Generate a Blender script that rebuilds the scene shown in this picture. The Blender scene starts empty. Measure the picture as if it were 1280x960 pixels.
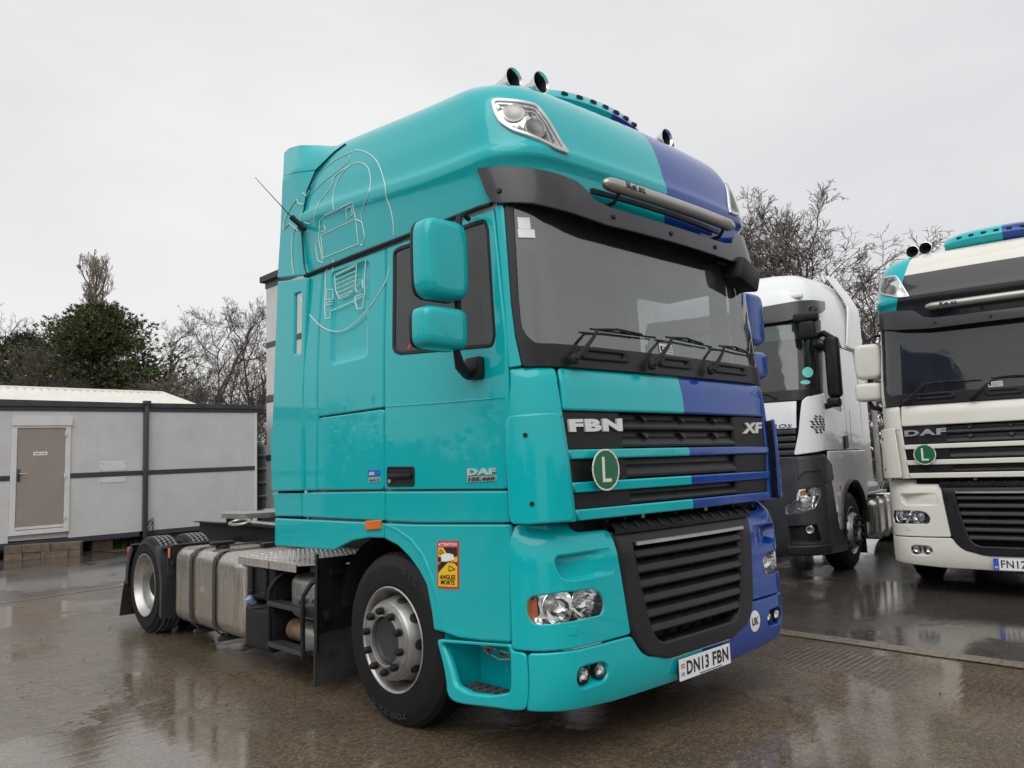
import bpy, bmesh, math, random
from mathutils import Vector as V, Matrix, Euler
from mathutils.geometry import delaunay_2d_cdt
random.seed(11)
PI = math.pi
scn = bpy.context.scene
col = scn.collection
# ------------------------------------------------------------------ camera, sky, sun, exposure
CAM = V((-3.9873, -2.626, 1.5084)); YAW, PITCH, ROLL, FPX = 0.7623, 0.1027, -0.0347, 980.04
def cam_basis():
    f = V((math.sin(YAW)*math.cos(PITCH), math.cos(YAW)*math.cos(PITCH), math.sin(PITCH)))
    r = V((math.cos(YAW), -math.sin(YAW), 0)); u = r.cross(f)
    c, s = math.cos(ROLL), math.sin(ROLL)
    return c*r+s*u, -s*r+c*u, f
CR, CU, CF = cam_basis()
cd = bpy.data.cameras.new('camera'); cam = bpy.data.objects.new('camera', cd); col.objects.link(cam)
cd.sensor_width = 36; cd.lens = FPX/1280*36; cd.clip_start = .05; cd.clip_end = 3000
cam.matrix_world = Matrix(((CR.x, CU.x, -CF.x, CAM.x), (CR.y, CU.y, -CF.y, CAM.y), (CR.z, CU.z, -CF.z, CAM.z), (0, 0, 0, 1)))
scn.camera = cam
SUN_EL, SUN_AZ = math.radians(52), math.radians(-118)     # direction towards the sun, azimuth from +Y towards +X
world = bpy.data.worlds.new('World'); scn.world = world; world.use_nodes = True
nt = world.node_tree; nt.nodes.clear()
def wn(t, **k):
    n = nt.nodes.new(t)
    for a, b in k.items(): setattr(n, a, b)
    return n
sky = wn('ShaderNodeTexSky', sky_type='NISHITA', sun_disc=False, sun_elevation=SUN_EL, sun_rotation=SUN_AZ, air_density=1.0, dust_density=6.0)
grey = wn('ShaderNodeHueSaturation'); grey.inputs['Saturation'].default_value = .04; nt.links.new(sky.outputs[0], grey.inputs['Color'])
tc = wn('ShaderNodeTexCoord'); mp = wn('ShaderNodeMapping'); mp.inputs['Scale'].default_value = (1, 1, 2.6)
nz = wn('ShaderNodeTexNoise'); nz.inputs['Scale'].default_value = 1.5; nz.inputs['Detail'].default_value = 5; nz.inputs['Roughness'].default_value = .5
nt.links.new(tc.outputs['Generated'], mp.inputs[0]); nt.links.new(mp.outputs[0], nz.inputs['Vector'])
rp = wn('ShaderNodeValToRGB'); rp.color_ramp.elements[0].position = .3; rp.color_ramp.elements[1].position = .72
rp.color_ramp.elements[0].color = (6.7, 6.78, 7.0, 1); rp.color_ramp.elements[1].color = (8.5, 8.5, 8.55, 1)
nt.links.new(nz.outputs['Fac'], rp.inputs[0])
mx = wn('ShaderNodeMix', data_type='RGBA'); mx.inputs[0].default_value = .9
nt.links.new(grey.outputs[0], mx.inputs[6]); nt.links.new(rp.outputs[0], mx.inputs[7])
bg = wn('ShaderNodeBackground'); bg.inputs['Strength'].default_value = .105
out = wn('ShaderNodeOutputWorld'); nt.links.new(mx.outputs[2], bg.inputs[0]); nt.links.new(bg.outputs[0], out.inputs[0])
sl = bpy.data.lights.new('sun', 'SUN'); sun = bpy.data.objects.new('sun', sl); col.objects.link(sun)
sl.energy = 1.5; sl.angle = math.radians(60); sl.color = (1, .985, .96)
sd = V((math.sin(SUN_AZ)*math.cos(SUN_EL), math.cos(SUN_AZ)*math.cos(SUN_EL), math.sin(SUN_EL)))
sun.rotation_euler = (-sd).to_track_quat('-Z', 'Y').to_euler(); sun.location = sd*60
vs = scn.view_settings; vs.view_transform = 'Standard'; vs.look = 'None'; vs.exposure = 0.12; vs.gamma = 1; vs.use_curve_mapping = False
scn.render.resolution_x, scn.render.resolution_y = 1024, 768

# ------------------------------------------------------------------ photo pixels -> positions on surfaces
def proj(P):
    d = P-CAM; z = d.dot(CF)
    if z < .01: return (1e6, 1e6)
    return 640+FPX*d.dot(CR)/z, 480-FPX*d.dot(CU)/z
def ray(px): return CF+CR*((px[0]-640)/FPX)-CU*((px[1]-480)/FPX)
def on(px, axis, val):
    d = ray(px); return CAM+d*((val-CAM[axis])/d[axis])
def onplane(px, p0, n):
    d = ray(px); return CAM+d*((p0-CAM).dot(n)/d.dot(n))
_scan = {}
def inv(sf, px):
    if sf not in _scan:
        s0, s1, z0, z1 = RANGE[sf]; L = []
        for i in range(49):
            for j in range(15):
                a, b = s0+(s1-s0)*i/48, z0+(z1-z0)*j/14; P_ = sf(a, b); h = 1e-3
                if (sf(a+h, b)-P_).cross(sf(a, b+h)-P_).dot(CAM-P_) <= 0: continue
                L.append((a, b, proj(P_)))
        _scan[sf] = L
    a, b, _ = min(_scan[sf], key=lambda q: (q[2][0]-px[0])**2+(q[2][1]-px[1])**2)
    for _ in range(14):
        u, v = proj(sf(a, b)); h = 1e-4
        ua, va = proj(sf(a+h, b)); ub, vb = proj(sf(a, b+h))
        j11, j21, j12, j22 = (ua-u)/h, (va-v)/h, (ub-u)/h, (vb-v)/h
        det = j11*j22-j12*j21
        if abs(det) < 1e-6: break
        eu, ev = px[0]-u, px[1]-v
        da, db = (j22*eu-j12*ev)/det, (-j21*eu+j11*ev)/det
        m = max(abs(da), abs(db)); k = min(1, .15/m) if m > 0 else 1
        a += da*k; b += db*k
        if m < 1e-6: break
    return (a, b)
def invs(sf, pts): return [inv(sf, p) for p in pts]

# ------------------------------------------------------------------ object helpers
def empty(name, loc=(0, 0, 0), rz=0):
    o = bpy.data.objects.new(name, None); col.objects.link(o); o.location = loc; o.rotation_euler = (0, 0, rz); o.empty_display_size = .2
    return o
def tag(o, label=None, cat=None, group=None, kind=None):
    for k, v in (('label', label), ('category', cat), ('group', group), ('kind', kind)):
        if v: o[k] = v
    return o
def mk(name, vs_, fs, mat, parent=None, smooth=40, mats=None, fm=None):
    me = bpy.data.meshes.new(name); me.from_pydata([tuple(v) for v in vs_], [], [tuple(f) for f in fs])
    if mats:
        for m in mats: me.materials.append(m)
        if fm:
            for i, k in enumerate(fm): me.polygons[i].material_index = k
    else: me.materials.append(mat)
    if smooth:
        me.polygons.foreach_set('use_smooth', [True]*len(me.polygons))
        me.update(); me.set_sharp_from_angle(angle=math.radians(smooth))
    me.update()
    o = bpy.data.objects.new(name, me); col.objects.link(o)
    if parent: o.parent = parent
    return o
def inst(name, me, parent=None, M=None):
    o = bpy.data.objects.new(name, me); col.objects.link(o)
    if parent: o.parent = parent
    if M is not None: o.matrix_local = M
    return o
class MB:
    """collects pieces of one part"""
    def __init__(s): s.v = []; s.f = []
    def add(s, vs_, fs):
        n = len(s.v); s.v += [V(v) for v in vs_]; s.f += [tuple(i+n for i in f) for f in fs]; return s
    def box(s, a, b, bev=0, M=None):
        a, b = V(a), V(b); lo = V((min(a.x, b.x), min(a.y, b.y), min(a.z, b.z))); hi = V((max(a.x, b.x), max(a.y, b.y), max(a.z, b.z)))
        if bev <= 0:
            vs_ = [(x, y, z) for z in (lo.z, hi.z) for y in (lo.y, hi.y) for x in (lo.x, hi.x)]
            fs = [(0, 2, 3, 1), (4, 5, 7, 6), (0, 1, 5, 4), (2, 6, 7, 3), (0, 4, 6, 2), (1, 3, 7, 5)]
        else:
            c = (lo+hi)/2; h = (hi-lo)/2; bev = min(bev, min(h)*.95); bm = bmesh.new(); bmesh.ops.create_cube(bm, size=1)
            for v in bm.verts: v.co = V((v.co.x*2*h.x, v.co.y*2*h.y, v.co.z*2*h.z))+c
            bmesh.ops.bevel(bm, geom=bm.edges[:], offset=bev, segments=2 if bev < .03 else 4, profile=.5, affect='EDGES')
            bm.verts.index_update(); vs_ = [v.co.copy() for v in bm.verts]; fs = [[v.index for v in f.verts] for f in bm.faces]; bm.free()
        if M is not None: vs_ = [M @ V(v) for v in vs_]
        return s.add(vs_, fs)
    def tube(s, pts, r, n=8, cap=True):
        pts = [V(p) for p in pts]; rr = r if isinstance(r, (list, tuple)) else [r]*len(pts); vs_ = []; fs = []; ref = None
        for i, p in enumerate(pts):
            t = (pts[min(i+1, len(pts)-1)]-pts[max(i-1, 0)]).normalized()
            if ref is None: ref = V((0, 0, 1)) if abs(t.z) < .9 else V((1, 0, 0))
            a = t.cross(ref).normalized(); b = a.cross(t).normalized(); ref = b
            for k in range(n): w = 2*PI*k/n; vs_.append(p+(a*math.cos(w)+b*math.sin(w))*rr[i])
        for i in range(len(pts)-1):
            for k in range(n): fs.append((i*n+k, i*n+(k+1) % n, (i+1)*n+(k+1) % n, (i+1)*n+k))
        if cap: fs.append(tuple(range(n))); fs.append(tuple((len(pts)-1)*n+k for k in reversed(range(n))))
        return s.add(vs_, fs)
    def lathe(s, prof, c=(0, 0, 0), axis='x', n=32, M=None, cap=False):
        """prof: (along axis, radius)"""
        vs_ = []; fs = []; c = V(c)
        for h, r in prof:
            for k in range(n):
                w = 2*PI*k/n; a, b = r*math.cos(w), r*math.sin(w)
                q = {'x': V((h, a, b)), 'y': V((b, h, a)), 'z': V((a, b, h))}[axis]
                vs_.append((M @ q if M is not None else q)+c)
        for i in range(len(prof)-1):
            for k in range(n): fs.append((i*n+k, i*n+(k+1) % n, (i+1)*n+(k+1) % n, (i+1)*n+k))
        if cap and prof[0][1] > 1e-4: fs.append(tuple(reversed(range(n))))
        if cap and prof[-1][1] > 1e-4: fs.append(tuple((len(prof)-1)*n+k for k in range(n)))
        return s.add(vs_, fs)
    def prism(s, poly, d):
        """closed planar polygon (3-D points) pushed along d"""
        n = len(poly); poly = [V(p) for p in poly]; d = V(d)
        return s.add(poly+[p+d for p in poly], [tuple(reversed(range(n))), tuple(range(n, 2*n))]+[(i, (i+1) % n, n+(i+1) % n, n+i) for i in range(n)])
    def build(s, name, mat, parent=None, smooth=40):
        bm = bmesh.new(); vv = [bm.verts.new(v) for v in s.v]
        for f in s.f:
            try: bm.faces.new([vv[i] for i in f])
            except ValueError: pass
        bmesh.ops.recalc_face_normals(bm, faces=bm.faces[:])
        me = bpy.data.meshes.new(name); bm.to_mesh(me); bm.free(); me.materials.append(mat)
        if smooth: me.polygons.foreach_set('use_smooth', [True]*len(me.polygons)); me.update(); me.set_sharp_from_angle(angle=math.radians(smooth))
        o = bpy.data.objects.new(name, me); col.objects.link(o)
        if parent: o.parent = parent
        return o
CN = {}
def set_normals(me, ns):
    me.normals_split_custom_set_from_vertices([tuple(n) for n in ns]); CN[me.name] = ns
def mirror_obj(o, parent=None):
    if o.data.name in CN:
        src = o.data; ns = [V((-n[0], n[1], n[2])) for n in CN[src.name]]
        me = bpy.data.meshes.new(src.name); me.from_pydata([(-v.co.x, v.co.y, v.co.z) for v in src.vertices], [], [tuple(reversed(p.vertices)) for p in src.polygons])
        for m in src.materials: me.materials.append(m)
        me.polygons.foreach_set('use_smooth', [True]*len(me.polygons)); me.update(); set_normals(me, ns)
    else:
        me = o.data.copy(); me.transform(Matrix.Scale(-1, 4, (1, 0, 0))); me.flip_normals()
    q = bpy.data.objects.new(o.name.split('.')[0], me); col.objects.link(q); q.parent = parent or o.parent
    return q
def rpoly(pts, r=.02, n=4, step=.08):
    """round the corners of a 2-D polygon and split its long edges"""
    P = [V((p[0], p[1])) for p in pts]; out_ = []; m = len(P)
    for i in range(m):
        a, b, c = P[i-1], P[i], P[(i+1) % m]; d1, d2 = a-b, c-b
        if d1.length < 1e-6 or d2.length < 1e-6: continue
        ang = d1.angle(d2)
        rr = min(r, d1.length*.45, d2.length*.45)
        if rr < 1e-4 or ang > 2.95: out_.append(b); continue
        p, q = b+d1.normalized()*rr, b+d2.normalized()*rr
        for k in range(n+1): t = k/n; out_.append(p*(1-t)**2+b*2*t*(1-t)+q*t*t)
    res = []
    for i, a in enumerate(out_):
        b = out_[(i+1) % len(out_)]; L = (b-a).length; k = max(1, int(math.ceil(L/step)))
        for j in range(k): res.append(a.lerp(b, j/k))
    cl = [res[0]]
    for p in res[1:]:
        if (p-cl[-1]).length > 1e-4: cl.append(p)
    if (cl[-1]-cl[0]).length < 1e-4: cl.pop()
    if sum(a.x*b.y-b.x*a.y for a, b in zip(cl, cl[1:]+cl[:1])) < 0: cl.reverse()
    return cl
def inpoly(p, poly):
    x, y = p[0], p[1]; c = False; j = len(poly)-1
    for i in range(len(poly)):
        a, b = poly[i], poly[j]
        if (a[1] > y) != (b[1] > y) and x < (b[0]-a[0])*(y-a[1])/(b[1]-a[1])+a[0]: c = not c
        j = i
    return c
def inset(poly, e):
    """positive e shrinks a counter-clockwise loop"""
    n = len(poly); o = []
    for i in range(n):
        a, b, c = poly[i-1], poly[i], poly[(i+1) % n]
        t = (c-a)
        if t.length < 1e-7: o.append(b.copy()); continue
        t.normalize(); o.append(b+V((-t.y, t.x))*e)
    return o
def smap(sf, a, b, off=0):
    P = sf(a, b)
    if off == 0: return P
    h = 1e-3
    n = (sf(a+h, b)-sf(a-h, b)).cross(sf(a, b+h)-sf(a, b-h)).normalized()
    return P+n*off
def panel(name, sf, outline, mat, parent, holes=(), t=.025, e=.006, step=.07, off=0, r=.012, hr=.02, disp=None, mirror=False, raw=False, hwall=None):
    """a plate on the surface sf(a, b): rounded rim, real thickness, openings"""
    loops = [outline if raw else rpoly(outline, r, step=step)]
    for h in holes:
        q = rpoly(h, hr, step=step*.7); q.reverse(); loops.append(q)
    f_off = off if callable(off) else (lambda a, b: off)
    dd = disp or (lambda a, b: 0)
    ins = [inset(l, e) for l in loops]
    pts = []; edges = []
    for l in ins:
        k = len(pts); pts += l; edges += [(k+i, k+(i+1) % len(l)) for i in range(len(l))]
    nb = len(pts)
    x0, x1 = min(p.x for p in ins[0]), max(p.x for p in ins[0]); y0, y1 = min(p.y for p in ins[0]), max(p.y for p in ins[0])
    nx, ny = max(1, int((x1-x0)/step)), max(1, int((y1-y0)/step))
    bnd = [p for l in ins for p in l]
    for i in range(nx+1):
        for j in range(ny+1):
            q = V((x0+(x1-x0)*(i+.5*(j % 2))/max(nx, 1), y0+(y1-y0)*j/max(ny, 1)))
            if inpoly(q, ins[0]) and not any(inpoly(q, h) for h in ins[1:]) and min((q-p).length_squared for p in bnd) > (step*.4)**2: pts.append(q)
    vv, _, ff, _, _, _ = delaunay_2d_cdt(pts, edges, [], 0, 1e-7)
    fs = []
    for f in ff:
        c = sum((vv[i] for i in f), V((0, 0)))/len(f)
        if inpoly(c, ins[0]) and not any(inpoly(c, h) for h in ins[1:]):
            f = list(f); a, b, c2 = vv[f[0]], vv[f[1]], vv[f[2]]
            if (b-a).cross(c2-a) < 0: f.reverse()
            fs.append(tuple(f))
    vs_ = [smap(sf, p.x, p.y, f_off(p.x, p.y)+dd(p.x, p.y)) for p in vv]
    def snorm(p):
        h = 1e-3; return (sf(p.x+h, p.y)-sf(p.x-h, p.y)).cross(sf(p.x, p.y+h)-sf(p.x, p.y-h)).normalized()
    nrm = [snorm(p) for p in vv]
    if disp: nrm = None
    k0 = 0
    for li, l in enumerate(loops):
        n = len(l); base = len(vs_); tt = t if li == 0 or hwall is None else hwall
        for p in l: vs_.append(smap(sf, p.x, p.y, f_off(p.x, p.y)+dd(p.x, p.y)-e*.55))
        for p in l: vs_.append(smap(sf, p.x, p.y, f_off(p.x, p.y)-max(tt, e)))
        # nearest input vertex index may be remapped by the triangulation: search by position
        idx = []
        for p in ins[li]:
            i = k0; 
            if i >= len(vv) or (vv[i]-p).length > 1e-5: i = min(range(len(vv)), key=lambda q: (vv[q]-p).length_squared)
            idx.append(i); k0 += 1
        if nrm is not None:
            lat = []
            for i in range(n):
                d_ = vs_[base+i]-vs_[idx[i]]; nn = nrm[idx[i]]; d_ = d_-nn*d_.dot(nn); lat.append(d_.normalized() if d_.length > 1e-7 else nn)
            nrm += [(nrm[idx[i]]*.75+lat[i]*.66).normalized() for i in range(n)]+[lat[i] for i in range(n)]
        for i in range(n):
            j = (i+1) % n
            fs.append((idx[i], base+i, base+j, idx[j])); fs.append((base+i, base+n+i, base+n+j, base+j))
    fs = [f for f in fs if len(set(f)) == len(f)]
    o = mk(name, vs_, fs, mat, parent, smooth=0)
    o.data.polygons.foreach_set('use_smooth', [True]*len(o.data.polygons)); o.data.update()
    if nrm is not None: set_normals(o.data, nrm)
    if mirror: mirror_obj(o)
    return o
def pocket(name, sf, outline, depth, mat, parent, shrink=.02, off=0, hr=.02, step=.05, mirror=False, walls=True):
    """bowl behind an opening: walls and floor; depth may be a function of (a, b)"""
    df = depth if callable(depth) else (lambda a, b: depth)
    l = rpoly(outline, hr, step=step); ins = inset(l, shrink); n = len(l)
    nb = n; pts = list(ins); edges = [(i, (i+1) % n) for i in range(n)]
    x0, x1 = min(p.x for p in ins), max(p.x for p in ins); y0, y1 = min(p.y for p in ins), max(p.y for p in ins)
    for i in range(1, 12):
        for j in range(1, 8):
            q = V((x0+(x1-x0)*i/12, y0+(y1-y0)*j/8))
            if inpoly(q, ins) and min((q-p).length_squared for p in ins) > (step*.3)**2: pts.append(q)
    vv, _, ff, _, _, _ = delaunay_2d_cdt(pts, edges, [], 0, 1e-7)
    fs = []
    for f in ff:
        c = sum((vv[i] for i in f), V((0, 0)))/len(f)
        if inpoly(c, ins):
            f = list(f); a, b, c2 = vv[f[0]], vv[f[1]], vv[f[2]]
            if (b-a).cross(c2-a) < 0: f.reverse()
            fs.append(tuple(f))
    vs_ = [smap(sf, p.x, p.y, off-df(p.x, p.y)) for p in vv]
    base = len(vs_)
    for p in l: vs_.append(smap(sf, p.x, p.y, off-.004))
    idx = [i if i < len(vv) and (vv[i]-p).length < 1e-5 else min(range(len(vv)), key=lambda q: (vv[q]-p).length_squared) for i, p in enumerate(ins)]
    for i in range(n):
        j = (i+1) % n; fs.append((base+i, base+j, idx[j], idx[i]))
    fs = [tuple(f) for f in fs if len(set(f)) == len(f)]
    o = mk(name, vs_, fs, mat, parent, smooth=50)
    if mirror: mirror_obj(o)
    return o
def text_mesh(txt, bold=.0, shear=0, res=3):
    c = bpy.data.curves.new('t', 'FONT'); c.body = txt; c.space_character = 1+bold*2.6; c.offset = bold; c.shear = shear; c.resolution_u = res; c.align_x = 'LEFT'; c.fill_mode = 'FRONT'
    o = bpy.data.objects.new('t', c); col.objects.link(o)
    dg = bpy.context.evaluated_depsgraph_get(); me = bpy.data.meshes.new_from_object(o.evaluated_get(dg))
    vs_ = [v.co.copy() for v in me.vertices]; fs = [list(p.vertices) for p in me.polygons]
    bpy.data.objects.remove(o); bpy.data.curves.remove(c); bpy.data.meshes.remove(me)
    x0, x1 = min(v.x for v in vs_), max(v.x for v in vs_); y0, y1 = min(v.y for v in vs_), max(v.y for v in vs_)
    return [((v.x-x0)/(x1-x0), (v.y-y0)/(y1-y0)) for v in vs_], fs
def lettering(name, txt, fmap, mat, parent, depth=.0, bold=.0, shear=0, res=3):
    """fmap(u, v, d): point for 0..1 text coordinates, d metres outwards"""
    uv, fs = text_mesh(txt, bold, shear, res); n = len(uv)
    vs_ = [fmap(u, v, depth) for u, v in uv]
    if depth > .002:
        cnt = {}
        for f in fs:
            for i in range(len(f)):
                a, b = f[i], f[(i+1) % len(f)]; cnt[(a, b)] = 1
        vs_ += [fmap(u, v, 0) for u, v in uv]
        fs = fs+[(a, a+n, b+n, b) for (a, b) in cnt if (b, a) not in cnt]
    bm = bmesh.new(); vv = [bm.verts.new(v) for v in vs_]
    for f in fs:
        try: bm.faces.new([vv[i] for i in f])
        except ValueError: pass
    me = bpy.data.meshes.new(name); bm.to_mesh(me); bm.free(); me.materials.append(mat)
    o = bpy.data.objects.new(name, me); col.objects.link(o); o.parent = parent
    return o
def quad_map(sf, bl, br, tr, tl, off=.003):
    """text square onto the surface quad given by four (a, b) corners"""
    def m(u, v, d):
        a = (bl[0]*(1-u)+br[0]*u)*(1-v)+(tl[0]*(1-u)+tr[0]*u)*v
        b = (bl[1]*(1-u)+br[1]*u)*(1-v)+(tl[1]*(1-u)+tr[1]*u)*v
        return smap(sf, a, b, off+d)
    return m
def tab(z, T):
    if z <= T[0][0]: return T[0][1]
    if z >= T[-1][0]: return T[-1][1]
    for i in range(len(T)-1):
        if z <= T[i+1][0]:
            (z0, v0), (z1, v1) = T[i], T[i+1]; h = z1-z0; t = (z-z0)/h
            def sl_(k):
                if k <= 0 or k >= len(T)-1:
                    k2 = min(max(k, 0), len(T)-2); return (T[k2+1][1]-T[k2][1])/(T[k2+1][0]-T[k2][0])
                a = (T[k][1]-T[k-1][1])/(T[k][0]-T[k-1][0]); b = (T[k+1][1]-T[k][1])/(T[k+1][0]-T[k][0])
                return 0 if a*b <= 0 else 2*a*b/(a+b)
            m0, m1 = sl_(i), sl_(i+1)
            return (2*t**3-3*t*t+1)*v0+(t**3-2*t*t+t)*h*m0+(-2*t**3+3*t*t)*v1+(t**3-t*t)*h*m1
def sstep(a, b, x):
    t = min(1, max(0, (x-a)/(b-a))); return t*t*(3-2*t)
# ------------------------------------------------------------------ materials
def srgb(r, g, b):
    f = lambda c: (c/255/12.92 if c <= 10 else ((c/255+.055)/1.055)**2.4)
    return (f(r), f(g), f(b), 1)
def newmat(name):
    m = bpy.data.materials.new(name); m.use_nodes = True; t = m.node_tree; b = t.nodes['Principled BSDF']; return m, t, b
def N(t, ty, **k):
    n = t.nodes.new(ty)
    for a, v in k.items(): setattr(n, a, v)
    return n
def noise_(t, vec, scale, detail=4, rough=.55, stretch=None):
    if stretch:
        mp_ = N(t, 'ShaderNodeMapping'); mp_.inputs['Scale'].default_value = stretch; t.links.new(vec, mp_.inputs[0]); vec = mp_.outputs[0]
    n = N(t, 'ShaderNodeTexNoise'); n.inputs['Scale'].default_value = scale; n.inputs['Detail'].default_value = detail; n.inputs['Roughness'].default_value = rough
    t.links.new(vec, n.inputs['Vector']); return n.outputs['Fac']
def ramp(t, fac, *st):
    r = N(t, 'ShaderNodeValToRGB'); e = r.color_ramp.elements
    while len(e) < len(st): e.new(.5)
    for i, (p, c) in enumerate(st): e[i].position = p; e[i].color = c if len(c) == 4 else (*c, 1)
    t.links.new(fac, r.inputs[0]); return r.outputs[0]
def mixc(t, fac, a, b):
    m = N(t, 'ShaderNodeMix', data_type='RGBA')
    for s, v in ((0, fac), (6, a), (7, b)):
        if hasattr(v, 'links') or hasattr(v, 'is_linked'): t.links.new(v, m.inputs[s])
        else: m.inputs[s].default_value = v
    return m.outputs[2]
def math_(t, op, a, b=None, c=None, clamp=False):
    m = N(t, 'ShaderNodeMath', operation=op); m.use_clamp = clamp
    for i, v in enumerate((a, b, c)):
        if v is None: continue
        if hasattr(v, 'is_linked'): t.links.new(v, m.inputs[i])
        else: m.inputs[i].default_value = v
    return m.outputs[0]
def bump(t, b, h, strength=.3, dist=.01):
    n = N(t, 'ShaderNodeBump'); n.inputs['Strength'].default_value = strength; n.inputs['Distance'].default_value = dist
    t.links.new(h, n.inputs['Height']); t.links.new(n.outputs[0], b.inputs['Normal'])
def objv(t): return N(t, 'ShaderNodeTexCoord').outputs['Object']
G1 = lambda v: (v, v, v, 1)
def simple(name, c, rough=.5, metal=0, coat=0, var=.12, scale=6, bmp=0, bscale=60, spec=.5, rvar=.1, stretch=None):
    m, t, b = newmat(name); v = objv(t)
    f = noise_(t, v, scale, 5, .6, stretch)
    c = (*c[:3], 1)
    lo = tuple(x*(1-var) for x in c[:3])+(1,); hi = tuple(min(1, x*(1+var)) for x in c[:3])+(1,)
    t.links.new(ramp(t, f, (.3, lo), (.7, hi)), b.inputs['Base Color'])
    t.links.new(math_(t, 'MULTIPLY_ADD', f, rvar*2, rough-rvar), b.inputs['Roughness'])
    b.inputs['Metallic'].default_value = metal; b.inputs['Specular IOR Level'].default_value = spec
    b.inputs['Coat Weight'].default_value = coat; b.inputs['Coat Roughness'].default_value = .08
    if bmp: bump(t, b, noise_(t, v, bscale, 4), bmp, .004)
    return m
TEAL = (.0, .415, .44, 1); BLUE = (.0, .047, .28, 1)
def paint(name, colour_fn, rough=.3):
    """wet clear-coated paint: rain film, run-off streaks and droplets as fine relief"""
    m, t, b = newmat(name); v = objv(t)
    c = colour_fn(t, v)
    st = noise_(t, v, 14, 4, .6, (1, 1, .12)); big = noise_(t, v, 2.2, 4, .6)
    dirt = math_(t, 'MULTIPLY', ramp(t, big, (.48, G1(0)), (.75, G1(1))), ramp(t, big, (.35, G1(.1)), (.7, G1(1))))
    c2 = mixc(t, math_(t, 'MULTIPLY', dirt, .07), c, (.16, .15, .13, 1))
    t.links.new(c2, b.inputs['Base Color'])
    b.inputs['Specular IOR Level'].default_value = .12
    t.links.new(math_(t, 'MULTIPLY_ADD', big, .2, rough-.1), b.inputs['Roughness'])
    b.inputs['Coat Weight'].default_value = .9; b.inputs['Coat IOR'].default_value = 1.42
    t.links.new(math_(t, 'ADD', math_(t, 'MULTIPLY', big, .05), math_(t, 'MULTIPLY', ramp(t, st, (.5, G1(0)), (.7, G1(1))), .11)), b.inputs['Coat Roughness'])
    vo = N(t, 'ShaderNodeTexVoronoi'); vo.inputs['Scale'].default_value = 85; vo.inputs['Randomness'].default_value = 1; t.links.new(v, vo.inputs['Vector'])
    drop = ramp(t, vo.outputs['Distance'], (.0, G1(1)), (.22, G1(0)))
    keep = ramp(t, noise_(t, v, 26, 3), (.52, G1(0)), (.6, G1(1)))
    h = math_(t, 'MULTIPLY', drop, keep)
    h2 = math_(t, 'ADD', math_(t, 'MULTIPLY', h, .5), math_(t, 'MULTIPLY', noise_(t, v, 3.5, 2), .55))
    bump(t, b, h2, .12, .004)
    cn = N(t, 'ShaderNodeBump'); cn.inputs['Strength'].default_value = .1; cn.inputs['Distance'].default_value = .003; t.links.new(h2, cn.inputs['Height']); t.links.new(cn.outputs[0], b.inputs['Coat Normal'])
    return m
def sepx(t, v):
    s = N(t, 'ShaderNodeSeparateXYZ'); t.links.new(v, s.inputs[0]); return s.outputs
def two_tone(t, v):
    s = sepx(t, v)
    edge = math_(t, 'MULTIPLY', math_(t, 'GREATER_THAN', s[2], 2.75), .055)
    return mixc(t, math_(t, 'GREATER_THAN', s[0], edge), TEAL, BLUE)
CREAM = (.71, .69, .62, 1)
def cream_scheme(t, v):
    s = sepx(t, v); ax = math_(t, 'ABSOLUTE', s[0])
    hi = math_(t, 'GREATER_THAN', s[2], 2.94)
    # black field on the roof front, its foot painted-in shade behind the light bar; teal corners around the roof lamps
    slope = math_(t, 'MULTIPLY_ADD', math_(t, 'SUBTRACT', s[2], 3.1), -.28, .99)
    black_shade = math_(t, 'MULTIPLY', math_(t, 'LESS_THAN', ax, slope), math_(t, 'LESS_THAN', s[2], 3.47))
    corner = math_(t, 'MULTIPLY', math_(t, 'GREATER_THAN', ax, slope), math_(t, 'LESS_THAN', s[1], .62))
    c = mixc(t, math_(t, 'MULTIPLY', hi, black_shade), CREAM, (.022, .023, .026, 1))
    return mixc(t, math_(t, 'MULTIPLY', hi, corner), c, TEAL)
M = {}
M['paint'] = paint('two_tone_paint', two_tone)
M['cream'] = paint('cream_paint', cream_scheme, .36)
M['creamplain'] = paint('cream_plain_paint', lambda t, v: mixc(t, 0, CREAM, CREAM), .36)
M['silverwhite'] = paint('silver_white_paint', lambda t, v: mixc(t, 0, (.74, .76, .77, 1), (.7, .7, .7, 1)), .3)
M['tealmat'] = paint('teal_paint', lambda t, v: mixc(t, 0, TEAL, TEAL))
M['black'] = simple('black_plastic', (.013, .013, .0145), .45, spec=.28, var=.3, scale=9, bmp=.12, bscale=220, rvar=.12)
M['wetblack'] = simple('wet_black_plastic', (.017, .017, .019), .34, spec=.28, var=.35, scale=12, bmp=.1, bscale=160, rvar=.16, stretch=(1, 1, .25))
M['visor'] = simple('dark_visor_plastic', (.03, .03, .034), .33, spec=.28, var=.15, scale=8, rvar=.1, coat=.3)
M['greyplastic'] = simple('dark_grey_plastic', (.032, .034, .038), .4, var=.18, scale=7, bmp=.1, bscale=200)
M['rubber'] = simple('rubber', (.009, .009, .0095), .6, spec=.28, var=.3, scale=5, bmp=.2, bscale=90)
M['tread'] = simple('worn_tread', (.13, .13, .13), .42, var=.35, scale=18, bmp=.2, bscale=90)
M['dark'] = simple('chassis_black', (.014, .013, .013), .6, spec=.28, var=.4, scale=14, bmp=.3, bscale=50)
M['chrome'] = simple('bright_metal', (.72, .72, .71), .22, 1, var=.08, rvar=.08)
M['rim'] = simple('rim_metal', (.42, .41, .39), .4, .85, var=.2, scale=9, rvar=.1)
M['silver'] = simple('silver_trim', (.6, .6, .59), .34, .8, var=.08)
M['tank'] = simple('brushed_tank', (.8, .76, .69), .25, .92, var=.1, scale=6, stretch=(8, 8, .6))
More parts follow.
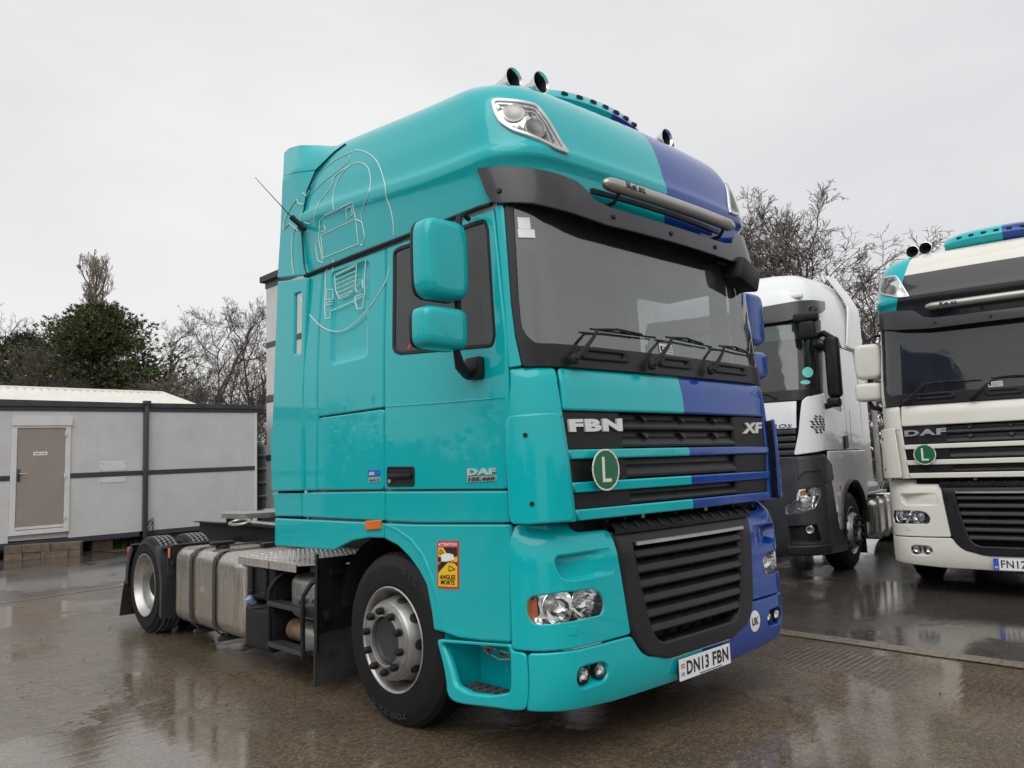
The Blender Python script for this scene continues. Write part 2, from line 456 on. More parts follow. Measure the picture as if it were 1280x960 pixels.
M['steel'] = simple('dull_steel', (.4, .385, .36), .42, .9, var=.2, scale=9)
M['white'] = simple('white_paint', (.78, .78, .77), .45, var=.05)
M['cleanwhite'] = simple('plate_white', (.8, .8, .79), .4, var=.03)
M['signgreen'] = simple('sign_green', (.01, .13, .055), .35, var=.08)
M['signcream'] = simple('sign_cream', (.78, .74, .64), .4, var=.05)
M['yellow'] = simple('sticker_yellow', (.82, .5, .02), .4, var=.04)
M['red'] = simple('sticker_red', (.62, .03, .035), .4, var=.04)
M['ink'] = simple('black_ink', (.012, .012, .013), .45, var=.05)
M['inkblue'] = simple('blue_ink', (.02, .11, .5), .4, var=.05)
M['line'] = simple('pale_vinyl_line', (.72, .73, .66), .4, var=.1)
M['amber'] = simple('amber_lens', (.75, .16, .012), .2, coat=.6, var=.1)
M['redlens'] = simple('red_lens', (.45, .02, .02), .2, coat=.6, var=.1)
M['interior'] = simple('cab_trim', (.42, .41, .39), .7, var=.12)
M['interiordark'] = simple('dark_cab_trim', (.05, .05, .052), .65, var=.15)
M['seat'] = simple('seat_cloth', (.16, .165, .17), .9, var=.2, scale=30)
M['mirrorglass'] = simple('mirror_glass', (.75, .76, .77), .04, 1, var=.02, rvar=.01)
M['dirtyflap'] = simple('muddy_flap', (.03, .028, .026), .7, var=.5, scale=8, bmp=.6, bscale=45)
M['orangecan'] = simple('air_canister', (.2, .125, .075), .5, var=.3, scale=9)
def glass(name, tint, film, ior=1.75, filmcol=(.42, .44, .43, 1), streak=True):
    m = bpy.data.materials.new(name); m.use_nodes = True; t = m.node_tree; t.nodes.clear(); v = objv(t)
    tr = N(t, 'ShaderNodeBsdfTransparent'); tr.inputs[0].default_value = (*tint, 1)
    gl = N(t, 'ShaderNodeBsdfGlossy'); gl.inputs['Roughness'].default_value = .03; gl.inputs[0].default_value = (.95, .97, .97, 1)
    di = N(t, 'ShaderNodeBsdfDiffuse'); di.inputs[0].default_value = filmcol
    lw = N(t, 'ShaderNodeFresnel'); lw.inputs['IOR'].default_value = ior
    s = noise_(t, v, 10, 5, .65, (1.6, 1.6, .1)); s2 = noise_(t, v, 3, 3)
    f = math_(t, 'MULTIPLY', math_(t, 'MULTIPLY_ADD', s, 1.1, .25), math_(t, 'MULTIPLY_ADD', s2, .9, .4))
    f = math_(t, 'MULTIPLY', f, film, clamp=True)
    a = N(t, 'ShaderNodeMixShader'); t.links.new(f, a.inputs[0]); t.links.new(tr.outputs[0], a.inputs[1]); t.links.new(di.outputs[0], a.inputs[2])
    b = N(t, 'ShaderNodeMixShader'); t.links.new(lw.outputs[0], b.inputs[0]); t.links.new(a.outputs[0], b.inputs[1]); t.links.new(gl.outputs[0], b.inputs[2])
    bp = N(t, 'ShaderNodeBump'); bp.inputs['Strength'].default_value = .05; bp.inputs['Distance'].default_value = .003
    vo = N(t, 'ShaderNodeTexVoronoi'); vo.inputs['Scale'].default_value = 95; t.links.new(v, vo.inputs['Vector'])
    t.links.new(math_(t, 'ADD', ramp(t, vo.outputs['Distance'], (0, G1(1)), (.2, G1(0))), s), bp.inputs['Height'])
    t.links.new(bp.outputs[0], gl.inputs['Normal'])
    o = N(t, 'ShaderNodeOutputMaterial'); t.links.new(b.outputs[0], o.inputs[0]); return m
M['windscreen'] = glass('windscreen_glass', (.82, .87, .85), .09, 2.45)
M['sideglass'] = glass('side_glass', (.3, .33, .33), .05, 1.6)
M['lens'] = glass('lamp_lens', (.93, .94, .94), .03, 1.45)
def chequer(name):
    m, t, b = newmat(name); v = objv(t)
    ck = N(t, 'ShaderNodeTexBrick'); ck.inputs['Scale'].default_value = 13; ck.inputs['Mortar Size'].default_value = .035; ck.offset = .5
    mp_ = N(t, 'ShaderNodeMapping'); mp_.inputs['Rotation'].default_value = (0, 0, PI/4); t.links.new(v, mp_.inputs[0]); t.links.new(mp_.outputs[0], ck.inputs[0])
    b.inputs['Metallic'].default_value = .9; b.inputs['Roughness'].default_value = .38
    t.links.new(mixc(t, ck.outputs['Fac'], ramp(t, noise_(t, v, 9), (.3, (.4, .38, .35)), (.7, (.66, .64, .6))), (.2, .19, .175, 1)), b.inputs['Base Color'])
    bump(t, b, ck.outputs['Fac'], -.9, .006) if False else bump(t, b, math_(t, 'SUBTRACT', 1.0, ck.outputs['Fac']), .9, .006); return m
M['chequer'] = chequer('chequer_plate')

def reflector(name):
    m, t, bs = newmat(name); v = objv(t); bs.inputs['Metallic'].default_value = 1; bs.inputs['Roughness'].default_value = .12; bs.inputs['Base Color'].default_value = (.86, .86, .85, 1)
    w = N(t, 'ShaderNodeTexVoronoi'); w.inputs['Scale'].default_value = 16; t.links.new(v, w.inputs['Vector'])
    bump(t, bs, w.outputs['Distance'], .4, .012); return m
M['reflector'] = reflector('faceted_reflector')

M['treadplate'] = simple('step_tread_metal', (.1, .098, .095), .45, .3, var=.3, scale=20)
M['capblue'] = simple('pale_blue_cap', (.2, .3, .42), .4, var=.1)

M['satinbar'] = simple('satin_bar', (.40, .39, .36), .36, .75, var=.08)

M['badge'] = simple('badge_silver', (.66, .66, .65), .32, .35, var=.05)
M['windscreen_dark'] = glass('windscreen_dark', (.34, .38, .37), .06, 1.75)

M['rubberpale'] = simple('worn_rubber_text', (.028, .028, .028), .7, var=.3)
# ------------------------------------------------------------------ skins of the tractor unit (truck frame: front towards -Y, shown side at -X)
def plan(s, w, yf, bow, rx, ry):
    sg = -1 if s < 0 else 1; a = abs(s); xs = w-rx; L = PI/2*math.sqrt((rx*rx+ry*ry)/2)
    if a <= xs: x = a; y = yf+bow*(x/w)**2
    elif a <= xs+L: t = (a-xs)/L*PI/2; x = xs+rx*math.sin(t); y = yf+bow*(x/w)**2+ry*(1-math.cos(t))
    else: x = w; y = yf+bow+ry+(a-xs-L)
    return sg*x, y
def SIDE(a, z): return V((-(1.24-.025*sstep(2.1, 2.95, z)), -a, z))
TL_ = [(.18, .12), (.26, .075), (.34, .045), (.45, .03), (.6, .035), (1.0, .05), (1.09, .068), (1.15, .10), (1.19, .15)]
def LOW(s, z): return V((*plan(s, 1.245, tab(z, TL_), .06, .27, .27), z))
TU_ = [(1.1, .05), (1.5, .055), (1.78, .073), (1.94, .09), (1.99, .105), (2.02, .14)]
def UPP(s, z): return V((*plan(s, 1.24, tab(z, TU_), .05, .25, .25), z))
def DEF(s, z):
    o = .055*sstep(-1.75, -1.15, s); return smap(UPP, s, z, o+.004)
def WIN(s, z):
    k = (z-2)/.9; return V((*plan(s, 1.236-.02*k, .085+.075*k, .05, .32, .19), z))
def VIS(s, z): return V((*plan(s, 1.245, tab(z, [(2.7, .02), (2.85, .03), (3.0, .06), (3.2, .13)]), .10, .36, .30), z))
RY = [(2.93, .17), (3.12, .16), (3.17, .135), (3.21, .135), (3.25, .15), (3.4, .19), (3.52, .235), (3.6, .285), (3.66, .345), (3.715, .45), (3.755, .62), (3.775, .85)]
RW = [(2.93, 1.20), (3.12, 1.232), (3.16, 1.248), (3.20, 1.248), (3.24, 1.232), (3.4, 1.215), (3.5, 1.195), (3.6, 1.17), (3.66, 1.135), (3.715, 1.07), (3.755, .96), (3.775, .82)]
def lift(y, z): return .17*sstep(.3, 2.7, y)*sstep(2.95, 3.16, z)
def roof_pt(s, z):
    x, y = plan(s, tab(z, RW), tab(z, RY), .055, .29, .29); return V((x, y, z+lift(y, z)))
def ROOF(s, z): return roof_pt(s, z)
def FIN(a, z):
    base = 1.247-.22*max(0, z-3.72); y = -a; rw = tab(z-lift(y, z), RW)+.006
    return V((-(rw+(base-rw)*sstep(2.08, 2.52, y)), y, z))
RANGE = {SIDE: (-3.1, -.2, .15, 3.2), LOW: (-2.3, 1.3, .2, 1.19), UPP: (-1.9, 1.3, 1.1, 2.02), DEF: (-1.9, -.9, 1.1, 2.0), WIN: (-1.5, 1.4, 2.0, 2.95),
         VIS: (-1.9, 1.4, 2.75, 3.22), ROOF: (-3.2, 1.3, 2.94, 3.77), FIN: (-3.1, -1.6, 2.8, 4.1)}
COPY_SKIP = set(); SWAP = {}
AXF, AXR = 1.38, 5.585

def sym(half):
    """half outline on the near side -> closed symmetric outline"""
    return half+[(-a, b) for a, b in reversed(half)]

def wheel(root, name, side, y, zc, R, Rr, xo, width, front):
    """side -1 near, +1 far; xo = outer face of the tyre"""
    w = MB(); sgn = side
    hw = width
    # tyre: outer face towards side
    prof = [(0.02, Rr), (0.0, Rr+.012), (-.004, Rr+.03), (.004, Rr+(R-Rr)*.35), (-.002, Rr+(R-Rr)*.6), (.006, R-.055), (.02, R-.03), (.028, R-.012), (.045, R-.002)]
    nb = 4
    for k in range(nb):   # circumferential ribs
        a, b = .045+(hw-.09)*k/nb, .045+(hw-.09)*(k+1)/nb
        prof += [(a+.004, R), (b-.010, R), (b-.007, R-.012), (b-.002, R-.012)]
    prof += [(hw-.045, R-.002), (hw-.02, R-.03), (hw-.006, R-.06), (hw, Rr+.03), (hw-.02, Rr)]
    fx = lambda h: xo-sgn*h
    ty = MB(); ty.lathe([(fx(h), r) for h, r in prof], (0, y, zc), 'x', 72)
    t = ty.build('tyre', M['rubber'], root, 35)
    if front:
        for a0, tx in ((PI*.97, '70R22.5'), (PI*1.85, '315')):
            uv, fs = text_mesh(tx, .01); w_ = .052*len(tx)
            vs_ = []
            for u, v_ in uv:
                an = a0+sgn*(u-.5)*w_/.43*1.0; rr_ = .415+.035*v_; vs_.append(V((fx(-.0045), y+rr_*math.sin(an), zc+rr_*math.cos(an))))
            mk('sidewall_lettering', vs_, fs, M['rubberpale'], root, 0)
    # tread blocks: one band of raised blocks
    bl = MB(); nblk = 58
    for k in range(nblk):
        for j in range(4):
            a0 = 2*PI*(k+.5*(j % 2))/nblk; a1 = a0+2*PI/nblk*.82
            x0 = .05+(hw-.1)*j/4; x1 = x0+(hw-.1)/4-.014
            q = []
            for rr in (R-.004, R+.006):
                for (aa, xx) in ((a0, x0), (a1, x0+.006), (a1, x1), (a0, x1-.006)):
                    q.append((fx(xx), y+rr*math.sin(aa), zc+rr*math.cos(aa)))
            bl.add(q, [(4, 5, 6, 7), (0, 1, 5, 4), (1, 2, 6, 5), (2, 3, 7, 6), (3, 0, 4, 7)])
    o = bl.build('tread_block_band', M['tread'] if not front else M['rubber'], root, 0); o['kind'] = 'stuff'
    rim = MB()
    if front:
        pr = [(.2, Rr-.06), (.1, Rr-.05), (.05, Rr-.03), (.02, Rr-.02), (.008, Rr-.014), (-.002, Rr-.008), (-.006, Rr), (-.002, Rr+.006), (.012, Rr+.002)]
        rim.lathe([(fx(h), r) for h, r in pr], (0, y, zc), 'x', 64)
        ro = rim.build('rim', M['rim'], root, 40)
        d = MB(); DT = [(.262, .125), (.256, .09), (.25, .055), (.243, .025), (.236, .0), (.23, -.018), (.225, -.03), (.221, -.036), (.217, -.036), (.215, -.042), (.211, -.043), (.209, -.049), (.203, -.051), (.15, -.052), (.146, -.054), (.141, -.052), (.139, -.03), (.139, .02)]
        d.lathe([(fx(h), r) for r, h in DT], (0, y, zc), 'x', 80); dd = d.build('wheel_disc', M['rim'], ro, 30)
        for k in range(10):   # hand holes: dark cups set in the slope of the disc
            a = 2*PI*(k+.5)/10; c = V((fx(.026), y+.2435*math.sin(a), zc+.2435*math.cos(a)))
            nrm = V((sgn*.26, .966*math.sin(a), .966*math.cos(a))).normalized(); tq = nrm.to_track_quat('Z', 'Y').to_matrix().to_4x4()
            hm = MB(); hm.lathe([(-.012, .031), (.002, .031), (.003, .029), (.003, .0001)], c, 'z', 18, tq); hm.build('hand_hole', M['dark'], ro)
        bolt_r, bx_ = .175, -.052
    else:
        pr = [(.03, Rr-.02), (.006, Rr), (-.004, Rr+.002), (-.006, Rr-.008), (.004, Rr-.016), (.05, Rr-.03), (.065, Rr-.05), (.12, Rr-.058), (.15, Rr-.07), (.175, Rr-.095), (.188, .19), (.19, .18), (.19, .14), (.18, .135)]
        rim.lathe([(fx(h), r) for h, r in pr], (0, y, zc), 'x', 64)
        ro = rim.build('rim', M['rim'], root, 40); bolt_r, bx_ = .168, .19
    hb = MB()
    if front: hb.lathe([(fx(.03), .1385), (fx(-.02), .138), (fx(-.03), .132), (fx(-.03), .108), (fx(-.026), .104), (fx(-.022), .0001)], (0, y, zc), 'x', 32)
    else: hb.lathe([(fx(.19), .138), (fx(.1), .13), (fx(.08), .1), (fx(.075), .07), (fx(.085), .0001)], (0, y, zc), 'x', 32)
    hb.build('hub', M['greyplastic'] if front else M['dark'], root)
    bm_ = None
    for k in range(10):
        a = 2*PI*k/10+.1; b = MB(); b.lathe([(fx(bx_+.002), .021), (fx(bx_-.012), .022), (fx(bx_-.03), .021), (fx(bx_-.042), .015), (fx(bx_-.043), .0001)], (0, y+bolt_r*math.sin(a), zc+bolt_r*math.cos(a)), 'x', 10)
        b.build('wheel_nut', M['black'], ro)
    return t

def build_tractor():
    root = empty('tractor_unit'); P = M['paint']
    # ---------------------------------------------------------------- bumper
    left = invs(LOW, [(659.5, 817.5), (703, 815.5), (749, 806.5), (790, 795.5), (795, 804), (803, 816), (813, 821)])
    zc = left[-1][1]-.005
    low = invs(LOW, [(658.5, 889)])
    half = [(low[0][0], low[0][1]), ]
    zb = low[0][1]
    half = [(-.3, zb-.035), (-.75, zb-.03), (-1.05, zb-.01), (low[0][0]-.004, zb)]+[(a, b) for a, b in left]+[(-.36, zc-.004), (-.30, zc-.035)]
    fogh = invs(LOW, [(721, 851), (724, 836), (734, 831.5), (755, 827), (761, 832), (762, 843), (756, 852), (740, 858), (726, 862)])
    foghm = [(-a, b) for a, b in reversed(fogh)]
    panel('bumper', LOW, sym(half), P, root, [fogh, foghm], t=.03, e=.01, r=.02, hr=.03, step=.06)
    pocket('fog_lamp_recess', LOW, fogh, .05, P, root, .022, hr=.03, mirror=True)
    for px in ((732.3, 845), (753.5, 838.5)):
        a, b = inv(LOW, px)
        for sg in (-1, 1):
            c = smap(LOW, a*1.0 if sg < 0 else -a, b, -.046); n = (smap(LOW, a if sg < 0 else -a, b, 0)-c).normalized(); n = V((n.x*.35, n.y, n.z)).normalized()
            q = n.to_track_quat('Z', 'Y').to_matrix().to_4x4()
            m_ = MB(); m_.lathe([(0, .047), (.028, .047), (.034, .043), (.03, .04)], c, 'z', 24, q); fl = m_.build('fog_lamp', M['black'], root)
            m_ = MB(); m_.lathe([(.004, .012), (.012, .028), (.026, .040)], c, 'z', 24, q); m_.build('reflector', M['reflector'], fl)
            m_ = MB(); m_.lathe([(.027, .0405), (.034, .03), (.038, .0001)], c, 'z', 24, q); m_.build('lens', M['lens'], fl)
    # ---------------------------------------------------------------- headlamp panels
    K = invs(LOW, [(643, 657), (680, 655.5), (711, 653.5), (714, 660.5), (722, 664.5), (756, 661.5), (762, 664), (768, 676), (774, 700), (789, 792.5), (749, 803.5), (703, 812.5), (672, 814.5), (639.5, 811.5), (635.5, 700), (634.5, 675)])
    lamp = invs(LOW, [(658.5, 752), (664.8, 745.5), (703, 740.6), (740.8, 736.5), (751, 740.6), (756.5, 754), (754, 767.7), (724, 775), (672, 780.8), (662.7, 776), (658.5, 764.6)])
    slot = invs(LOW, [(693, 701), (697, 694.5), (730, 690), (763, 685.5), (768, 716), (740, 721.5), (712, 726), (700, 721)])
    panel('headlamp_panel', LOW, K, P, root, [lamp, slot], t=.03, e=.009, r=.02, hr=.025, step=.045, mirror=True)
    sl0, sl1 = slot[0][0], slot[3][0]
    pocket('air_slot', LOW, slot, lambda a, b: .075*(1-sstep(sl0, sl1-.02, a))+.006, P, root, .012, hr=.02, step=.035, mirror=True)
    lc0, lc1 = lamp[0], lamp[5]
    pocket('headlamp_housing', LOW, lamp, .085, M['reflector'], root, .012, hr=.02, mirror=True)
    panel('headlamp_lens', LOW, [tuple(p) for p in inset(rpoly(lamp, .02, step=.03), .003)], M['lens'], root, t=.004, e=.002, off=-.008, raw=False, r=.0, mirror=True)
    def bowl(px, rad, nm, mt, depth=.06, tw=.75, back=-.075):
        a, b = inv(LOW, px)
        for sg in (1, -1):
            c = smap(LOW, a*sg, b, back); n = (smap(LOW, a*sg, b, 0)-c).normalized(); n = V((n.x*tw, n.y, n.z)).normalized(); q = n.to_track_quat('Z', 'Y').to_matrix().to_4x4()
            m_ = MB(); m_.lathe([(0, .0001), (.004, rad*.35), (depth*.4, rad*.75), (depth, rad), (depth-.003, rad*1.04)], c, 'z', 28, q); w = m_.build(nm, mt, root)
            m_ = MB(); m_.lathe([(0.002, .02), (.022, .018), (.034, .011), (.038, .0001)], c, 'z', 16, q); m_.build('bulb_cap', M['silver'], w)
    bowl((697, 759), .082, 'dipped_beam_reflector', M['reflector']); bowl((732, 754), .078, 'main_beam_reflector', M['reflector'], .055, .7)
    ind = invs(LOW, [(660.5, 753), (669, 748.5), (671, 774), (665, 775), (660.5, 765)])
    panel('indicator_reflector', LOW, ind, M['amber'], root, t=.01, e=.004, off=-.045, step=.03, mirror=True)
    cap = invs(LOW, [(710.5, 783.5), (721.5, 781.5), (722, 793), (711, 795)])
    panel('washer_cap', LOW, cap, P, root, t=.004, e=.002, off=.004, r=.004, mirror=True)
    # ---------------------------------------------------------------- lower grille
    go = invs(LOW, [(760, 664), (771, 680), (789, 786), (797, 806), (809, 819), (834, 823)])
    gi = invs(LOW, [(789.5, 681), (800, 730), (813, 783), (820, 798), (829, 803)])
    zt = go[0][1]-.004
    fo = sym([(go[0][0]+.0, zt)]+go[1:]); fi = sym([(gi[0][0], gi[0][1])]+gi[1:])
    panel('lower_grille_frame', LOW, fo, M['wetblack'], root, [fi], t=.05, e=.012, off=.012, r=.02, hr=.03, step=.06, hwall=.07)
    pocket('grille_backing', LOW, fi, .13, M['dark'], root, .0, hr=.03)
    # roll-over ribbed top, silver strip, slats
    zs0, zs1 = gi[0][1], gi[-1][1]
    st = MB(); gx = -gi[0][0]
    pts = [smap(LOW, -gx+.01+(2*gx-.02)*k/16, zs0+.001, .02) for k in range(17)]
    for k in range(16): st.prism([pts[k]+V((0, 0, -.011)), pts[k]+V((0, -.012, -.008)), pts[k]+V((0, -.012, .009)), pts[k]+V((0, 0, .012))], pts[k+1]-pts[k])
    st.build('silver_strip', M['silver'], root)
    nsl = 6; dz = (zs0-.035-(zs1+.02))/nsl
    for k in range(nsl):
        zc_ = zs0-.045-dz*k; f = (zs0-zc_)/(zs0-zs1)
        xh = -(tab(1-f, [(0, gi[-1][0]+.02), (.08, gi[3][0]), (.16, gi[2][0]), (.55, gi[1][0]), (1, gi[0][0])]))-.012
        m_ = MB()
        n = 18; rows = []
        for i in range(n+1):
            s = -xh+2*xh*i/n
            pr = [(-.1, .042), (-.045, .036), (-.008, .012), (.002, -.008), (.004, -.02), (-.004, -.03), (-.018, -.03), (-.016, -.018), (-.06, .012), (-.1, .02)]
            rows.append([smap(LOW, s, zc_+b, a) for a, b in pr])
        L = len(rows[0]); vs_ = [p for r_ in rows for p in r_]
        fs = [(i*L+j, (i+1)*L+j, (i+1)*L+(j+1) % L, i*L+(j+1) % L) for i in range(n) for j in range(L)]+[tuple(range(L)), tuple(n*L+j for j in reversed(range(L)))]
        m_.add(vs_, fs); sl_ = m_.build('grille_slat', M['wetblack'], root, 30)
        for j in range(7):   # small webs under each slat
            s = -xh*.86+xh*1.72*j/6+random.uniform(-.01, .01); w = MB()
            w.prism([smap(LOW, s-.004, zc_-.028, -.012), smap(LOW, s-.004, zc_-.09, -.075), smap(LOW, s-.004, zc_+.0, -.09)], V((.008, 0, 0))); w.build('slat_web', M['wetblack'], sl_, 0)
    # curved ribbed roll between the two grilles
    rl = MB(); n = 60; gx2 = -go[0][0]-.004; rows = []
    for i in range(n+1):
        s = -gx2+2*gx2*i/n; row = []
        for (dy, zz) in ((.035, zt-.012), (.03, zt+.012), (.06, zt+.035), (.11, zt+.05), (.16, zt+.05)):
            p = LOW(s, 1.0); row.append(V((p.x, p.y+dy-.035+.0, zz)))
        rows.append(row)
    L = 5; rl.add([p for r_ in rows for p in r_], [(i*L+j, (i+1)*L+j, (i+1)*L+j+1, i*L+j+1) for i in range(n) for j in range(L-1)])
    rr = rl.build('grille_roll', M['wetblack'], root)
    for j in range(13):
        s = -gx2*.9+gx2*1.8*j/12; w = MB()
        for q in range(3):
            p = LOW(s, 1.0); zz = (zt+.01, zt+.034, zt+.05)[q]; dy = (-.008, .022, .07)[q]
            if q < 2:
                a = V((p.x, p.y+dy, zz+.003)); b = V((p.x, p.y+(.022, .09)[q], (zt+.038, zt+.056)[q]))
                w.prism([a, b, b+V((.02, 0, 0)), a+V((.02, 0, 0))], V((0, -.006, .004)))
        w.build('rib', M['wetblack'], rr, 0)
    # ---------------------------------------------------------------- upper grille and bonnet
    hl = invs(UPP, [(695.5, 460), (704.3, 514.5)]); zt_u, zb_u = inv(UPP, (848, 472))[1], inv(UPP, (853, 515.3))[1]
    zt_u = (zt_u+hl[0][1])/2; zb_u = (zb_u+hl[1][1])/2
    panel('bonnet', UPP, [(hl[0][0], zt_u), (hl[1][0], zb_u), (-hl[1][0], zb_u), (-hl[0][0], zt_u)], P, root, t=.03, e=.012, off=.012, r=.02)
    lb = [inv(UPP, q) for q in ((710.5, 562), (711.5, 574), (716, 603), (717.5, 615.5), (720.5, 637), (722, 650.5))]
    cb = [inv(UPP, q) for q in ((859, 560), (859.5, 569.6), (861, 595), (861.5, 606), (863, 624.5), (864, 636))]
    zz = [(a[1]+b[1])/2 for a, b in zip(lb, cb)]
    xl = lambda z: tab(z, [(zz[5], lb[5][0]), (zz[0], lb[0][0]), (zb_u, hl[1][0])])
    # dark backing and flat black fields
    bk = MB()
    panel('grille_back', UPP, [(xl(zz[5])+.004, zz[5]-.005), (hl[1][0]+.004, zb_u-.004), (-hl[1][0]-.004, zb_u-.004), (-xl(zz[5])-.004, zz[5]-.005)], M['dark'], root, t=.02, e=.003, off=-.05)
    x_in = inv(UPP, (777, 540))[0]; x_in_l = inv(UPP, (790, 636))[0]
    for (za, zb_, nm) in ((zb_u-.006, zz[0]+.004, 0), (zz[1]-.004, zz[2]+.004, 1), (zz[3]-.004, zz[4]+.004, 2)):
        xi = x_in+(x_in_l-x_in)*(zb_u-za)/(zb_u-zz[4])
        panel('badge_field', UPP, [(xl(za)+.004, za), (xl(zb_)+.004, zb_), (xi+.01, zb_), (xi, za)], M['black'], root, t=.03, e=.003, off=-.008, r=.004, mirror=True)
        # ridged louvres between the badge fields
        nr = 2 if nm == 0 else 1; hh = (za-zb_)/nr
        for q in range(nr):
            zt_, zb2 = za-hh*q, za-hh*(q+1); n = 14; rows = []
            for i in range(n+1):
                s = xi+.006+(-2*xi-.012)*i/n
                rows.append([smap(UPP, s, zt_+(zb2-zt_)*f, o) for f, o in ((.02, -.045), (.3, -.04), (.62, -.014), (.8, -.006), (.92, -.008), (.95, -.03))])
            L = 6; m_ = MB(); m_.add([p for r_ in rows for p in r_], [(i*L+j, (i+1)*L+j, (i+1)*L+j+1, i*L+j+1) for i in range(n) for j in range(L-1)]); lv = m_.build('louvre', M['wetblack'], root, 25)
            if nm == 0:
                for j in (-1, 0, 1):
                    s = j*abs(xi)*.62; w = MB(); c0 = smap(UPP, s, zt_+(zb2-zt_)*.3, -.03)
                    w.prism([smap(UPP, s-.035, zt_-.006, -.035), smap(UPP, s+.035, zt_-.006, -.035), smap(UPP, s, zt_+(zb2-zt_)*.5, -.012)], V((0, -.012, 0))); w.build('louvre_web', M['wetblack'], lv, 0)
    for q in range(3):
        za, zb_ = zz[2*q], zz[2*q+1]
        panel('grille_bar', UPP, [(xl(za)+.003, za), (xl(zb_)+.003, zb_), (-xl(zb_)-.003, zb_), (-xl(za)-.003, za)], P, root, t=.045, e=.009, off=.014, r=0, step=.05)
    # ---------------------------------------------------------------- corner panels and air deflectors
    Mo = invs(UPP, [(635, 460.5), (688, 459.3), (693.2, 461.5), (697, 480), (702.5, 514.5), (703.5, 522), (634.5, 526)])
    panel('corner_panel', UPP, Mo, P, root, t=.03, e=.01, off=.006, r=.02, mirror=True, step=.045)
    Lo = invs(UPP, [(704, 519), (709.6, 560), (715.6, 607), (720.5, 650), (712, 650)]); 
    s_in = Lo[0][0]
    panel('deflector_inner_strip', UPP, [(xl(zb_u)-.006, zb_u-.003), (xl(zz[5])-.006, zz[5]-.004), (xl(zz[5])-.2, zz[5]-.004), (xl(zb_u)-.2, zb_u-.003)], P, root, t=.02, e=.006, off=.0, r=.004, mirror=True)
    No = invs(DEF, [(630.5, 530), (635, 519.5), (692, 515.5), (700, 516.5), (708, 560), (714, 607), (718.5, 645), (715.5, 651.3), (659, 655.8), (638.5, 655.2), (635.5, 645), (632, 580)])
    panel('air_deflector', DEF, No, P, root, t=.018, e=.012, r=.03, step=.045, mirror=True)
    panel('deflector_liner', DEF, [tuple(p) for p in inset(rpoly(No, .03, step=.05), .006)], M['black'], root, t=.002, e=.001, off=-.0195, r=0, step=.06, mirror=True)
    panel('deflector_channel', UPP, [(No[3][0]-.02, No[3][1]-.01), (No[6][0]-.02, No[6][1]+.01), (No[6][0]-.24, No[6][1]+.01), (No[3][0]-.24, No[3][1]-.01)], M['black'], root, t=.004, e=.002, off=.006, mirror=True)
    for px in ((656.5, 544), (665, 630)):
        a, b = inv(DEF, px); c = smap(DEF, a, b, 0); n = smap(DEF, a, b, 1)-c; q = n.to_track_quat('Z', 'Y').to_matrix().to_4x4()
        m_ = MB(); m_.lathe([(.0, .013), (.003, .012), (.004, .008), (.001, .0001)], c, 'z', 14, q); mirror_obj(m_.build('screw', M['black'], root))
    # inner engine bay behind the gap under the grille
    m_ = MB(); m_.box((-1.0, .2, .95), (1.0, .26, 1.95)); m_.build('radiator_wall', M['dark'], root)
    for k in range(9):
        m_ = MB(); m_.box((-.7+k*.16, .13, 1.06), (-.67+k*.16, .205, 1.3)); m_.build('radiator_bracket', M['steel'] if k in (2, 6) else M['dark'], root)
    # ---------------------------------------------------------------- windscreen
    zlow = 2.005; gl_ = invs(WIN, [(643.5, 268), (648, 262), (648.5, 372), (652, 408), (658, 419), (668, 424.5)])
    ztop_g = inv(WIN, (660, 258))[1]
    zbl = inv(WIN, (710, 430.5))[1]
    clear_half = [(gl_[1][0]+.02, 2.91), (gl_[0][0], 2.885), (gl_[2][0], gl_[2][1]), (gl_[3][0], gl_[3][1]), (gl_[4][0], gl_[4][1]), (gl_[5][0], zbl)]
    fr = invs(WIN, [(631, 262), (639.5, 380), (644.5, 420), (653, 456)])
    frame_half = [(fr[0][0]+.01, 2.945), (fr[0][0], fr[0][1]), fr[1], fr[2], (fr[3][0], zlow)]
    # cowl curls in at the base
    panel('windscreen_surround', WIN, sym(frame_half), M['wetblack'], root, [sym(clear_half)], t=.02, e=.006, off=.004, r=.02, hr=.05, step=.09)
    panel('windscreen', WIN, sym([tuple(p) for p in [(clear_half[0][0]-.004, 2.915)]+[(a-.012, b) for a, b in clear_half[1:4]]+[(clear_half[4][0]-.01, clear_half[4][1]-.01), (clear_half[5][0], clear_half[5][1]-.014)]]), M['windscreen'], root, t=.005, e=.002, off=-.004, r=.04, step=.09)
    Ap = invs(WIN, [(618.5, 257.5), (628.5, 254), (630, 262), (638.5, 380), (643.5, 420), (652, 457), (635.5, 459.5), (632, 400)])
    panel('windscreen_pillar', WIN, Ap, P, root, t=.025, e=.006, r=.01, step=.05, mirror=True)
    # cowl grips and wipers
    for (x0, y0, x1, y1) in ((724, 441, 785, 448), (822, 451, 863, 457), (890, 458, 932, 466)):
        a0, b0 = inv(WIN, (x0, y0)); a1, b1 = inv(WIN, (x1, y1)); bz = (b0+b1)/2
        hp = rpoly([(a0, bz-.032), (a1, bz-.032), (a1, bz+.032), (a0, bz+.032)], .03)
        panel('cowl_grip', WIN, [tuple(p) for p in hp], M['black'], root, [[(a0+.05, bz-.014), (a1-.05, bz-.014), (a1-.05, bz+.014), (a0+.05, bz+.014)]], t=.03, e=.008, off=.022, r=0, hr=.012, hwall=.03)
